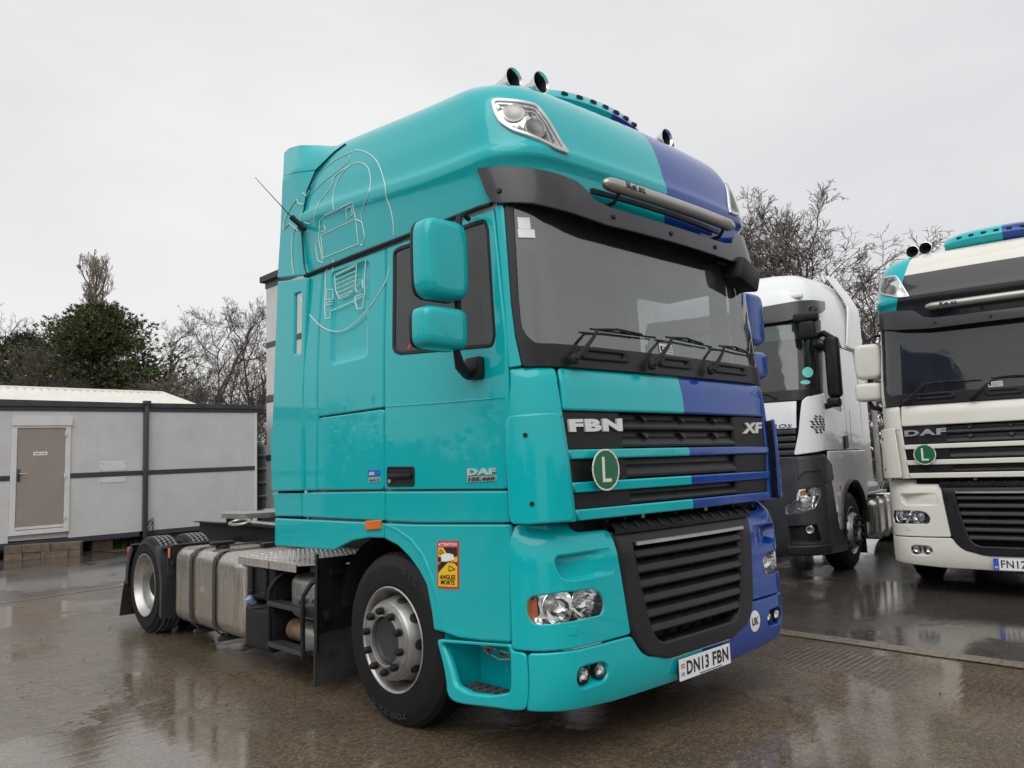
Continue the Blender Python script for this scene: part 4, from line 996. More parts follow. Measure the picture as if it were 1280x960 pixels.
# ------------------------------------------------------------------ chassis, tanks, wheels
def rbox(a, b, r, seg=5):
    """box with well rounded edges along all axes"""
    m_ = MB(); a, b = V(a), V(b); c = (a+b)/2; h = V((abs(b.x-a.x), abs(b.y-a.y), abs(b.z-a.z)))/2
    bm = bmesh.new(); bmesh.ops.create_cube(bm, size=1)
    for v in bm.verts: v.co = V((v.co.x*2*h.x, v.co.y*2*h.y, v.co.z*2*h.z))+c
    bmesh.ops.bevel(bm, geom=bm.edges[:], offset=r, segments=seg, profile=.5, affect='EDGES'); bm.verts.index_update()
    m_.add([v.co.copy() for v in bm.verts], [[v.index for v in f.verts] for f in bm.faces]); bm.free(); return m_
def mir_swap(o):
    q = mirror_obj(o)
    if 'kind' in o: q['kind'] = o['kind']
    bpy.data.objects.remove(o)
def chassis(root):
    for sx in (-1, 1):
        m_ = MB(); x = sx*.41
        m_.box((x-.035*sx, .5, .74), (x-.028*sx, 6.35, 1.0)); m_.box((x-.035*sx, .5, .74), (x+.04*sx, 6.35, .75)); m_.box((x-.035*sx, .5, .99), (x+.04*sx, 6.35, 1.0)); m_.build('chassis_rail', M['dark'], root)
    for y in (2.6, 3.7, 4.7, 6.3):
        m_ = MB(); m_.box((-.38, y-.05, .78), (.38, y+.05, .95), .01); m_.build('cross_member', M['dark'], root)
    m_ = MB(); m_.box((-.36, .7, .45), (.36, 2.2, 1.05), .08); m_.build('engine', M['dark'], root)
    m_ = MB(); m_.box((-.34, 2.2, .36), (.34, 3.5, .98), .06); m_.build('gearbox', M['dark'], root)
    m_ = MB(); m_.box((-.56, 2.3, .12), (.56, 2.33, .8)); m_.build('splash_curtain', M['dirtyflap'], root)
    m_ = MB(); m_.tube([(-.9, AXF, .5), (-.5, AXF, .42), (.5, AXF, .42), (.9, AXF, .5)], .07, 10); m_.build('front_axle', M['dark'], root)
    m_ = MB(); m_.tube([(-.85, AXR, .46), (-.25, AXR, .46), (.25, AXR, .46), (.85, AXR, .46)], [.09, .11, .11, .09], 12); m_.lathe([(-.2, .1), (-.15, .2), (0, .24), (.15, .2), (.2, .1)], (0, AXR, .46), 'y', 20); m_.build('rear_axle', M['dark'], root)
    m_ = MB(); m_.tube([(0, 2.2, .62), (0, AXR-.2, .5)], .055, 12); m_.build('propeller_shaft', M['dark'], root)
    # fifth wheel
    m_ = MB()
    pts = [(-.44, 5.08), (-.47, 5.2), (-.47, 5.55), (-.4, 5.72), (-.3, 5.95), (-.2, 5.98), (-.06, 5.6), (.06, 5.6), (.2, 5.98), (.3, 5.95), (.4, 5.72), (.47, 5.55), (.47, 5.2), (.44, 5.08), (.2, 5.0), (-.2, 5.0)]
    m_.prism([V((x, y, 1.055+.03*(5.6-y)*.2)) for x, y in pts], (0, 0, .05)); fw = m_.build('fifth_wheel', M['steel'], root, 0)
    for sx in (-1, 1):
        m_ = MB(); m_.box((sx*.4, 5.2, 1.0), (sx*.3, 5.6, 1.062)); m_.build('pedestal', M['dark'], fw)
    for sx in (-1, 1):
        S = lambda o: mir_swap(o) if sx > 0 else o
        t = rbox((-1.22, 3.47, .2), (-.55, 4.88, .865), .11, 6).build('fuel_tank', M['tank'], root, 60)
        T = mirror_obj(t) if sx > 0 else t
        def sub(o):
            o.parent = T
            if sx > 0: q = mirror_obj(o, T); bpy.data.objects.remove(o)
        for y in (4.42, 3.93):
            st = MB(); p = []
            for (x, z) in ((-.56, .872), (-1.1, .872), (-1.17, .86), (-1.215, .82), (-1.23, .75), (-1.23, .3), (-1.215, .24), (-1.17, .195), (-1.1, .188), (-.9, .188)): p.append((x, z))
            vv = []
            for (x, z) in p: vv += [V((x, y-.028, z)), V((x, y+.028, z))]
            n = len(p); st.add(vv, [(2*i, 2*i+1, 2*i+3, 2*i+2) for i in range(n-1)])
            vo = [V((v.x*1.004, v.y, v.z+(.006 if v.z > .5 else -.006))) for v in vv]; st.add(vo, [(2*i, 2*i+2, 2*i+3, 2*i+1) for i in range(n-1)]); k = 0
            st.add([q for i in range(n) for q in (vv[2*i], vo[2*i])], [(2*i, 2*i+1, 2*i+3, 2*i+2) for i in range(n-1)]); st.add([q for i in range(n) for q in (vv[2*i+1], vo[2*i+1])], [(2*i, 2*i+2, 2*i+3, 2*i+1) for i in range(n-1)])
            st.box((-1.2, y-.02, .135), (-.8, y+.02, .175), .008); st.box((-1.17, y-.012, .15), (-1.14, y+.012, .2))
            sub(st.build('tank_strap', M['greyplastic'], None, 30))
        m_ = MB(); m_.lathe([(.86, .06), (.885, .06), (.895, .05), (.895, .0001)], (-1.02, 4.25, 0), 'z', 20); m_.box((-1.13, 4.21, .895), (-.92, 4.29, .925), .012); sub(m_.build('filler_cap', M['black'], None))
        m_ = MB(); m_.lathe([(.86, .04), (.89, .04), (.895, .0001)], (-.75, 3.95, 0), 'z', 16); m_.box((-.8, 3.9, .86), (-.68, 4.0, .905), .01); sub(m_.build('tank_sender', M['black'], None))
        for k in range(3): m_ = MB(); m_.box((-1.2225, 4.14+k*.035, .52), (-1.219, 4.165+k*.035, .56)); sub(m_.build('embossed_mark', M['tank'], None))
        b = rbox((-1.17, 3.0, .54), (-.6, 3.44, .80), .025, 3).build('battery_box', M['black'], root); S(b)
        for y in (3.1, 3.34):
            m_ = MB(); m_.box((-1.19, y-.025, .60), (-1.168, y+.025, .78), .008); m_.box((-1.2, y-.035, .575), (-1.168, y+.035, .615), .008); S(m_.build('box_clip', M['black'], root))
        b = rbox((-1.19, 3.02, .16), (-.7, 3.46, .5), .05, 4).build('additive_tank', M['black'], root, 60); S(b)
        m_ = MB(); q = Euler((0, math.radians(-35), 0)).to_matrix().to_4x4(); m_.lathe([(0, .03), (.04, .03), (.045, .036), (.07, .036), (.075, .024), (.075, .0001)], (-1.14, 3.38, .49), 'z', 18, q); S(m_.build('additive_cap', M['capblue'], root))
        m_ = MB(); m_.tube([V((-1.16, 3.45, .5)), V((-1.19, 3.3, .475)), V((-1.19, 3.12, .5)), V((-1.16, 3.04, .54))], .008, 6); S(m_.build('cap_strap', M['black'], root))
        # ladder
        for y in (3.01, 2.5):
            m_ = MB(); m_.tube([V((-1.0, y-.1, .8)), V((-1.06, y-.08, .79)), V((-1.15, y-.03, .72)), V((-1.195, y, .64)), V((-1.2, y, .55)), V((-1.2, y, .21))], .017, 8); S(m_.build('step_post', M['black'], root))
        for z in (.545, .25):
            m_ = MB(); m_.box((-1.215, 2.5, z-.02), (-1.1, 3.01, z+.012), .004)
            for k in range(17): m_.box((-1.212, 2.515+k*.029, z+.012), (-1.19, 2.53+k*.029, z+.02))
            S(m_.build('step_rung', M['greyplastic'], root, 0))
        m_ = MB(); m_.box((-1.19, 2.2, .50), (-1.15, 2.5, .56), .006); S(m_.build('step_bracket', M['black'], root))
        b = rbox((-1.12, 2.36, .44), (-.5, 2.86, .76), .07, 5).build('silencer', M['steel'] if sx < 0 else M['dark'], root, 60); S(b)
        b = rbox((-1.13, 2.36, .19), (-.5, 2.7, .425), .09, 5).build('silencer_lower', M['steel'] if sx < 0 else M['dark'], root, 60); S(b)
        for k in range(4): m_ = MB(); m_.lathe([(-1.118, .03), (-1.135, .026), (-1.137, .0001)], (0, 2.42+k*.09, .62-.01*k), 'x', 14); S(m_.build('silencer_boss', M['steel'], root))
        m_ = MB(); m_.lathe([(2.68, .07), (2.71, .08), (2.92, .08), (2.96, .05), (2.96, .0001)], (-1.03, 0, .34), 'y', 20); S(m_.build('air_canister', M['orangecan'], root))
        m_ = MB(); m_.box((-1.17, 2.31, .53), (-1.15, 2.35, .68), .006); S(m_.build('side_reflector', M['amber'], root))
        # chequer plate catwalk
        m_ = MB(); m_.prism([V((-1.21, 3.50, .845)), V((-1.21, 2.56, .845)), V((-1.0, 2.2, .86)), V((-.46, 2.2, .86)), V((-.46, 3.50, .86))], (0, 0, .012)); S(m_.build('catwalk_plate', M['tank'], root, 0))
        lz = MB()
        for i_ in range(34):
            for j_ in range(18):
                yy = 3.47-i_*.038; xx = -1.19+j_*.04+(.02 if i_ % 2 else 0)
                if yy < 2.24 or xx > -.48 or (yy < 2.6 and xx < -1.19+(2.6-yy)*.62): continue
                zz = .8575+.015*(xx+1.21)/.75 if yy < 2.5 else .8575+.0115*(xx+1.21)/.75; a_ = .8 if (i_+j_) % 2 else -.8; u_ = V((math.cos(a_), math.sin(a_), 0))*.017; w_ = V((-math.sin(a_), math.cos(a_), 0))*.005; p_ = V((xx, yy, zz))
                lz.add([p_+u_, p_+w_, p_-u_, p_-w_, p_+V((0, 0, .006))], [(0, 1, 4), (1, 2, 4), (2, 3, 4), (3, 0, 4)])
        q_ = lz.build('tread_lozenges', M['steel'], root, 0); q_['kind'] = 'stuff'; S(q_)
        for (ya, yb) in ((3.50, 2.98), (2.965, 2.56)): m_ = MB(); m_.prism([V((-1.217, ya, .80)), V((-1.217, yb, .80)), V((-1.217, yb, .858)), V((-1.217, ya, .858))], (.006, 0, 0)); S(m_.build('catwalk_edge', M['tank'], root, 0))
        m_ = MB(); m_.box((-1.14, 2.2, .80), (-.46, 2.5, .84)); S(m_.build('catwalk_frame', M['black'], root))
        # front mud flap with guard edge
        m_ = MB(); m_.prism([V((-1.235, 2.23, .92)), V((-1.235, 2.27, .42)), V((-.55, 2.27, .42)), V((-.55, 2.2, .92))], (0, .02, 0)); m_.prism([V((-1.25, 2.2, .95)), V((-1.25, 2.22, .30)), V((-1.215, 2.26, .30)), V((-1.215, 2.24, .95))], (.0, .03, 0)); S(m_.build('mudguard_rear', M['black'], root))
        m_ = MB(); m_.prism([V((-1.225, 2.275, .5)), V((-1.225, 2.30, .06)), V((-.55, 2.28, .10)), V((-.55, 2.25, .5))], (0, .018, 0)); S(m_.build('mud_flap', M['dirtyflap'], root))
        # rear mudguards: front quarter, deck, rear quarter, flap
        def guard(a0, a1, R_, x0, x1, nm, n=10, foot=None):
            A = [(AXR-R_*math.cos(a0+(a1-a0)*k/n), .46+R_*math.sin(a0+(a1-a0)*k/n)) for k in range(n+1)]
            if foot: A = foot+A
            m_ = MB(); th = .014; vv = []
            for i, (y, z) in enumerate(A):
                d = V((0, y-AXR, z-.46)).normalized()
                for x in (x0, x1):
                    vv += [V((x, y, z)), V((x, y, z))+d*th]
            m_.add(vv, [f for i in range(len(A)-1) for f in ((4*i, 4*i+4, 4*i+6, 4*i+2), (4*i+1, 4*i+3, 4*i+7, 4*i+5), (4*i, 4*i+1, 4*i+5, 4*i+4), (4*i+2, 4*i+6, 4*i+7, 4*i+3))]+[(0, 2, 3, 1), (4*len(A)-4, 4*len(A)-3, 4*len(A)-1, 4*len(A)-2)])
            # turned-down outer edge
            ed = []
            for (y, z) in A:
                d = V((0, y-AXR, z-.46)).normalized(); p = V((x0, y, z)); ed += [p, p-d*.05+V((.004, 0, 0))]
            m_.add(ed, [(2*i, 2*i+1, 2*i+3, 2*i+2) for i in range(len(A)-1)])
            return m_.build(nm, M['greyplastic'], root, 35)
        S(guard(math.radians(-8), math.radians(50), .50, -1.245, -.58, 'mudguard_front', foot=[(AXR-.49, .2)]))
        m_ = MB(); m_.prism([V((-1.2, AXR-.36, .835)), V((-1.2, AXR-.62, .86)), V((-.5, AXR-.62, .89)), V((-.5, AXR-.36, .865))], (0, 0, .012)); m_.prism([V((-1.22, AXR-.57, .60)), V((-1.22, AXR-.58, .86)), V((-.5, AXR-.6, .885)), V((-.5, AXR-.6, .60))], (0, -.012, 0)); S(m_.build('mudguard_deck', M['greyplastic'], root))
        S(guard(math.radians(132), math.radians(183), .50, -1.245, -.58, 'mudguard_tail'))
        m_ = MB(); m_.prism([V((-1.25, AXR+.51, .46)), V((-1.25, AXR+.56, .36)), V((-1.26, AXR+.62, .10)), V((-.58, AXR+.62, .10)), V((-.58, AXR+.51, .46))], (0, .014, 0)); S(m_.build('rear_mud_flap', M['dirtyflap'], root))
        m_ = MB(); m_.box((-1.225, 4.92, .74), (-1.205, 4.95, .86), .005); m_.box((-1.21, 4.9, .70), (-.6, 4.96, .88)); S(m_.build('lamp_bracket', M['black'], root))
        m_ = MB(); m_.box((-1.235, 4.925, .76), (-1.222, 4.955, .85), .004); S(m_.build('side_marker', M['amber'], root))
        m_ = MB(); m_.box((-1.15, 6.3, .62), (-.7, 6.36, .78), .01); S(m_.build('tail_lamp', M['redlens'], root))
    # hoses and lines behind the cab
    rnd = random.Random(5)
    for k in range(9):
        x = -.62+.09*k; pts = [V((x, 2.45, 1.35+.1*rnd.random())), V((x-.05, 2.75, 1.02+.12*rnd.random())), V((x+.1*rnd.uniform(-1, 1), 3.15, 1.02+.14*rnd.random())), V((x+.15*rnd.uniform(-1, 1), 3.65, 1.0+.13*rnd.random())), V((x*.6, 4.2, .99+.05*rnd.random())), V((x*.5, 4.9, 1.01))]
        m_ = MB(); m_.tube(pts, .017+.008*rnd.random(), 7); m_.build('air_line', M['black'], root)
    m_ = MB(); c = V((-.5, 5.05, 1.03)); m_.tube([c+V((.0+.13*math.cos(2*PI*k/20)*.6, .16*math.sin(2*PI*k/20), .02*math.cos(2*PI*k/20))) for k in range(21)], .016, 6, cap=False); m_.tube([c+V((.05, -.14, 0)), c+V((.1, -.7, -.02))], .02, 6); m_.build('coupling_handle', M['steel'], root)
    m_ = MB(); m_.box((-.3, 2.9, 1.0), (.3, 3.3, 1.12), .02); m_.build('valve_block', M['dark'], root)
    m_ = MB(); m_.box((-.36, 3.4, 1.0), (.36, 4.8, 1.02)); m_.build('frame_cover', M['dark'], root)
    for sd_ in (-1, 1):
        wheel(root, 'w', sd_, AXF, .497, .502, .305, sd_*1.225, .30, True)
        wheel(root, 'w', sd_, AXR, .46, .462, .303, sd_*1.225, .28, False)
        wheel(root, 'w', sd_, AXR, .46, .462, .303, sd_*.905, .28, False)

# ------------------------------------------------------------------ lettering and marks
def flat_plate(root, name, pts, d, mat):
    m_ = MB(); m_.prism(pts, d); return m_.build(name, mat, root, 0)
def decals(root):
    A = COPY_SKIP.add
    q = lambda sf, *px: invs(sf, px)
    A(lettering('grille_lettering', 'FBN', quad_map(UPP, *q(UPP, (711.5, 540), (777.5, 539), (776.5, 523.3), (709.5, 524.2)), off=-.007), M['badge'], root, .014, .06))
    lettering('grille_lettering', 'XF', quad_map(UPP, *q(UPP, (928.5, 542), (951.5, 541.2), (951.5, 528), (930, 528.6)), off=-.007), M['badge'], root, .012, .04)
    lettering('door_lettering', 'DAF', quad_map(SIDE, *q(SIDE, (585, 594.4), (620.6, 593), (620.6, 585), (585, 585.8)), off=.001), M['badge'], root, .006, .05)
    bp = panel('model_plate', SIDE, q(SIDE, (584.6, 603), (621, 601.3), (621, 594.6), (584.6, 596)), M['silver'], root, t=.005, e=.001, off=.005, r=.003)
    lettering('plate_lettering', '105.460', quad_map(SIDE, *q(SIDE, (586, 602), (619.6, 600.5), (619.6, 595.6), (586, 596.8)), off=.0065), M['ink'], bp, 0, .045, .2)
    b1 = panel('small_badge', SIDE, q(SIDE, (460, 595.5), (475.5, 595), (475.5, 587), (460, 587.6)), M['inkblue'], root, t=.003, e=.001, off=.003, r=.002); A(b1)
    A(lettering('badge_lettering', 'ate', quad_map(SIDE, *q(SIDE, (462, 594), (468.5, 593.7), (468.5, 589), (462, 589.3)), off=.0045), M['white'], b1, 0, .02, .2))
    b2 = panel('small_badge', SIDE, q(SIDE, (461, 603), (475, 602.4), (475, 596.6), (461, 597.2)), M['silver'], root, t=.003, e=.001, off=.003, r=.002); A(b2)
    A(lettering('badge_lettering', 'euro 5', quad_map(SIDE, *q(SIDE, (462.5, 601.8), (474, 601.2), (474, 598), (462.5, 598.6)), off=.0045), M['ink'], b2, 0, .02))
    # green L roundel
    a, b = inv(UPP, (748.4, 587.5)); c = smap(UPP, a, b, .035); r_ = abs(inv(UPP, (748.4, 561))[1]-inv(UPP, (748.4, 614.5))[1])/2*.97
    c = V((c.x, UPP(a, b).y-.045, c.z)); m_ = MB()
    m_.lathe([(0, r_*.9), (-.004, r_), (-.008, r_), (-.008, r_*.93), (-.006, r_*.92), (-.006, .0001)], c, 'y', 48); rd = m_.build('roundel', M['signcream'], root)
    m_ = MB(); m_.lathe([(-.006, r_*.915), (-.0085, r_*.91), (-.0085, .0001)], c, 'y', 48); m_.build('roundel_field', M['signgreen'], rd)
    m_ = MB(); h = r_*.62; m_.prism([c+V((x*h, -.0088, z*h)) for x, z in ((-.48, 1), (-.2, 1), (-.2, -.68), (.55, -.68), (.55, -.95), (-.48, -.95))], (0, -.002, 0)); m_.build('roundel_letter', M['signcream'], rd, 0)
    for k in range(8): w = 2*PI*(k+.3)/8; m_ = MB(); m_.lathe([(-.0079, .007), (-.011, .005), (-.011, .0001)], c+V((r_*.965*math.sin(w), 0, r_*.965*math.cos(w))), 'y', 8); m_.build('rivet', M['silver'], rd)
    for sx in (-1, 1): m_ = MB(); m_.tube([c+V((sx*.06, 0, 0)), c+V((sx*.06, .05, 0))], .008, 6); m_.build('roundel_stud', M['dark'], rd)
    # number plate
    yp = .012
    pc = [on(p, 1, yp) for p in ((845, 853), (909.5, 829.5), (909.8, 806), (846, 827))]
    zc = sum(p.z for p in pc)/4; hz = .0575; hx = .26
    pl = flat_plate(root, 'number_plate', [V((-hx, yp, zc-hz)), V((hx, yp, zc-hz)), V((hx, yp, zc+hz)), V((-hx, yp, zc+hz))], (0, .006, 0), M['cleanwhite'])
    PLATE.append((pl, yp, zc, hx, hz))
    m_ = MB(); m_.box((-.24, yp+.006, zc-.05), (.24, yp+.03, zc+.05)); m_.build('plate_mount', M['black'], root)
    mp_ = lambda x0, x1, z0, z1: (lambda u, v, d: V((x0+(x1-x0)*u, yp-.0015-d, zc+z0+(z1-z0)*v)))
    A(lettering('plate_lettering', 'DN13', mp_(-.195, .028, -.034, .042), M['ink'], pl, 0, .03)); A(lettering('plate_lettering', 'FBN', mp_(.068, .238, -.034, .042), M['ink'], pl, 0, .03))
    A(flat_plate(pl, 'plate_flag', [V((-.248, yp-.0012, zc+.008)), V((-.212, yp-.0012, zc+.008)), V((-.212, yp-.0012, zc+.032)), V((-.248, yp-.0012, zc+.032))], (0, .0006, 0), M['red']))
    for (x0, z0, x1, z1) in ((-.232, .008, -.228, .032), (-.248, .018, -.212, .022)):
        A(flat_plate(pl, 'flag_cross', [V((x0, yp-.0022, zc+z0)), V((x1, yp-.0022, zc+z0)), V((x1, yp-.0022, zc+z1)), V((x0, yp-.0022, zc+z1))], (0, .0006, 0), M['white']))
    A(lettering('plate_country', 'UK', mp_(-.247, -.213, -.034, -.014), M['inkblue'], pl, 0, .03))
    A(flat_plate(pl, 'plate_foot_line', [V((-.07, yp-.0015, zc-.052)), V((.16, yp-.0015, zc-.052)), V((.16, yp-.0015, zc-.047)), V((-.07, yp-.0015, zc-.047))], (0, .0006, 0), M['ink']))
    m_ = MB(); m_.box((-.3, .035, zc+.066), (.3, .16, zc+.074)); m_.build('bumper_step', M['chequer'], root)
    # UK oval on the bumper
    a, b = inv(LOW, (943.8, 776.5)); rr = abs(inv(LOW, (943.8, 763))[1]-inv(LOW, (943.8, 790))[1])/2
    el = [(a+rr*1.0*math.cos(2*PI*k/40), b+rr*math.sin(2*PI*k/40)) for k in range(40)]
    ov = panel('country_sticker', LOW, el, M['cleanwhite'], root, t=.001, e=.0005, off=.002, r=0); A(ov)
    A(lettering('sticker_lettering', 'UK', quad_map(LOW, (a-rr*.66, b-rr*.36), (a+rr*.66, b-rr*.36), (a+rr*.66, b+rr*.36), (a-rr*.66, b+rr*.36), off=.0035), M['ink'], ov, 0, .03))
    # red word in the door window
    A(lettering('window_lettering', 'Ali', quad_map(SIDE, *q(SIDE, (507.5, 436), (527, 434.5), (527, 417), (512, 419)), off=-.005), M['red'], root, 0, .04, .3))
    # blind-spot sticker
    cs = invs(SIDE, [(547, 735.4), (574.6, 736.8), (574.4, 675.6), (547, 676)])
    fm = quad_map(SIDE, *cs, off=.0)
    def uvp(nm, pts, mat, par, off):
        o = MB(); P_ = [fm(u, v, off) for u, v in pts]; o.prism(P_, (.0005, 0, 0)); o = o.build(nm, mat, par, 0); A(o); return o
    sk = panel('warning_sticker', SIDE, cs, M['red'], root, t=.001, e=.0005, off=.004, r=.014); A(sk)
    base = .0055
    uvp('sticker_field', [(.07, .05), (.93, .05), (.93, .86), (.07, .86)], M['yellow'], sk, base)
    for poly in ([(.3, .86), (.93, .86), (.93, .68), (.62, .64)], [(.07, .67), (.45, .62), (.45, .6), (.07, .56)], [(.07, .5), (.07, .33), (.55, .57), (.5, .6)], [(.93, .56), (.93, .47), (.78, .56)]):
        uvp('sticker_wedge', poly, M['ink'], sk, base+.001)
    uvp('sticker_truck', [(.22, .57), (.22, .70), (.36, .73), (.62, .74), (.66, .72), (.66, .59), (.3, .555)], M['white'], sk, base+.002)
    uvp('sticker_cab', [(.67, .60), (.67, .71), (.74, .73), (.80, .66), (.80, .6)], M['cleanwhite'], sk, base+.0022)
    for x0 in (.28, .58, .72): uvp('sticker_wheel', [(x0, .545), (x0+.07, .545), (x0+.07, .575), (x0, .575)], M['ink'], sk, base+.003)
    for tri in ([(.56, .37), (.84, .41), (.57, .485)], [(.14, .72), (.32, .76), (.16, .82)], [(.12, .53), (.26, .55), (.14, .585)]):
        for i in range(3):
            (u0, v0), (u1, v1) = tri[i], tri[(i+1) % 3]; dx, dy = u1-u0, v1-v0; L = math.hypot(dx, dy); px_, py_ = -dy/L*.012, dx/L*.008
            uvp('sticker_line', [(u0-px_, v0-py_), (u1-px_, v1-py_), (u1+px_, v1+py_), (u0+px_, v0+py_)], M['ink'], sk, base+.002)
    def sub(u0, u1, v0, v1): return lambda u, v, d: fm(u0+(u1-u0)*u, v0+(v1-v0)*v, base+.002)
    A(lettering('sticker_heading', 'ATTENTION', sub(.08, .92, .888, .96), M['white'], sk, 0, .03))
    A(lettering('sticker_lettering', 'ANGLES', sub(.15, .85, .2, .295), M['ink'], sk, 0, .03)); A(lettering('sticker_lettering', 'MORTS', sub(.2, .82, .09, .185), M['ink'], sk, 0, .03))
    # outline emblem on the sleeper side
    E1 = [[(350, 303), (390, 312), (425, 340), (445, 385), (456, 430), (462, 475), (474, 505), (484, 555), (487, 604)], [(190, 440), (230, 385), (280, 340), (340, 310)], [(195, 458), (240, 415), (290, 375), (325, 345), (336, 318)],
          [(275, 515), (272, 470), (290, 410), (325, 365), (365, 348), (395, 365), (405, 410), (400, 450), (385, 490), (372, 530), (374, 552)], [(205, 565), (210, 520), (230, 480), (265, 435), (280, 395), (330, 360)],
          [(225, 555), (245, 535), (340, 488), (352, 545)], [(222, 582), (240, 570), (248, 588), (232, 592)], [(230, 605), (352, 548), (362, 635), (238, 685), (230, 605)], [(225, 555), (222, 620), (238, 702), (219, 694), (212, 655), (213, 630), (224, 625)],
          [(352, 548), (374, 558), (385, 610), (376, 642), (370, 636)], [(318, 512), (336, 502), (342, 530), (322, 546), (318, 512)], [(172, 560), (190, 565), (202, 555)]]
    E2 = [[(472, 722), (455, 775), (425, 825), (400, 860), (360, 905), (310, 940), (265, 942), (225, 922), (190, 885)], [(285, 745), (352, 713)], [(283, 762), (353, 730)], [(283, 778), (352, 747)], [(285, 793), (350, 763)], [(288, 808), (347, 780)], [(293, 821), (340, 800)],
          [(278, 745), (356, 706), (351, 785), (330, 815), (295, 829), (282, 800), (278, 745)], [(258, 712), (246, 737), (246, 795), (243, 855), (246, 900), (262, 898), (266, 870), (275, 868), (350, 835), (358, 865), (375, 862), (385, 800), (382, 770), (388, 690)],
          [(249, 797), (272, 797), (272, 830), (248, 832), (249, 797)], [(352, 790), (375, 760), (378, 790), (356, 806), (352, 790)], [(249, 842), (270, 838), (270, 848), (250, 852), (249, 842)], [(350, 822), (376, 812), (376, 822), (352, 832), (350, 822)], [(272, 730), (272, 690)]]
    E3 = [[(134, 742), (127, 690), (128, 620), (135, 586), (158, 566)], [(97, 583), (103, 545), (125, 500), (145, 478), (150, 492), (168, 497)], [(97, 583), (118, 563), (150, 588)], [(165, 455), (178, 466), (188, 446)]]
    E4 = [[(146, 775), (152, 800), (165, 840), (176, 862)]]
    for sf, EE in ((ROOF, E1), (SIDE, E2), (FIN, E3), (SIDE, E4)):
        for pl_ in EE:
            pts = []; curved = pl_ in (E1[0], E1[1], E1[2], E1[3], E1[4], E2[0], E3[0], E3[1], E4[0])
            for i in range(len(pl_)-1):
                (x0, y0), (x1, y1) = pl_[i], pl_[i+1]; n = max(1, int(math.hypot(x1-x0, y1-y0)/12))
                a_, b_ = (pl_[i-1] if i else pl_[i]), (pl_[i+2] if i+2 < len(pl_) else pl_[i+1])
                for k in range(n):
                    t = k/n
                    if curved:
                        f = lambda p0, p1, p2, p3: .5*(2*p1+(p2-p0)*t+(2*p0-5*p1+4*p2-p3)*t*t+(3*p1-p0-3*p2+p3)*t**3)
                        pts.append((f(a_[0], x0, x1, b_[0]), f(a_[1], y0, y1, b_[1])))
                    else: pts.append((x0+(x1-x0)*t, y0+(y1-y0)*t))
            pts.append(pl_[-1])
            W = [smap(sf, *inv(sf, (320+x*.35417, 80+y*.35417)), .0015 if sf is not SIDE or pl_ is not E4[0] else .006) for x, y in pts]
            m_ = MB(); m_.tube(W, .0034, 5); A(m_.build('emblem_line', M['line'], root))
PLATE = []
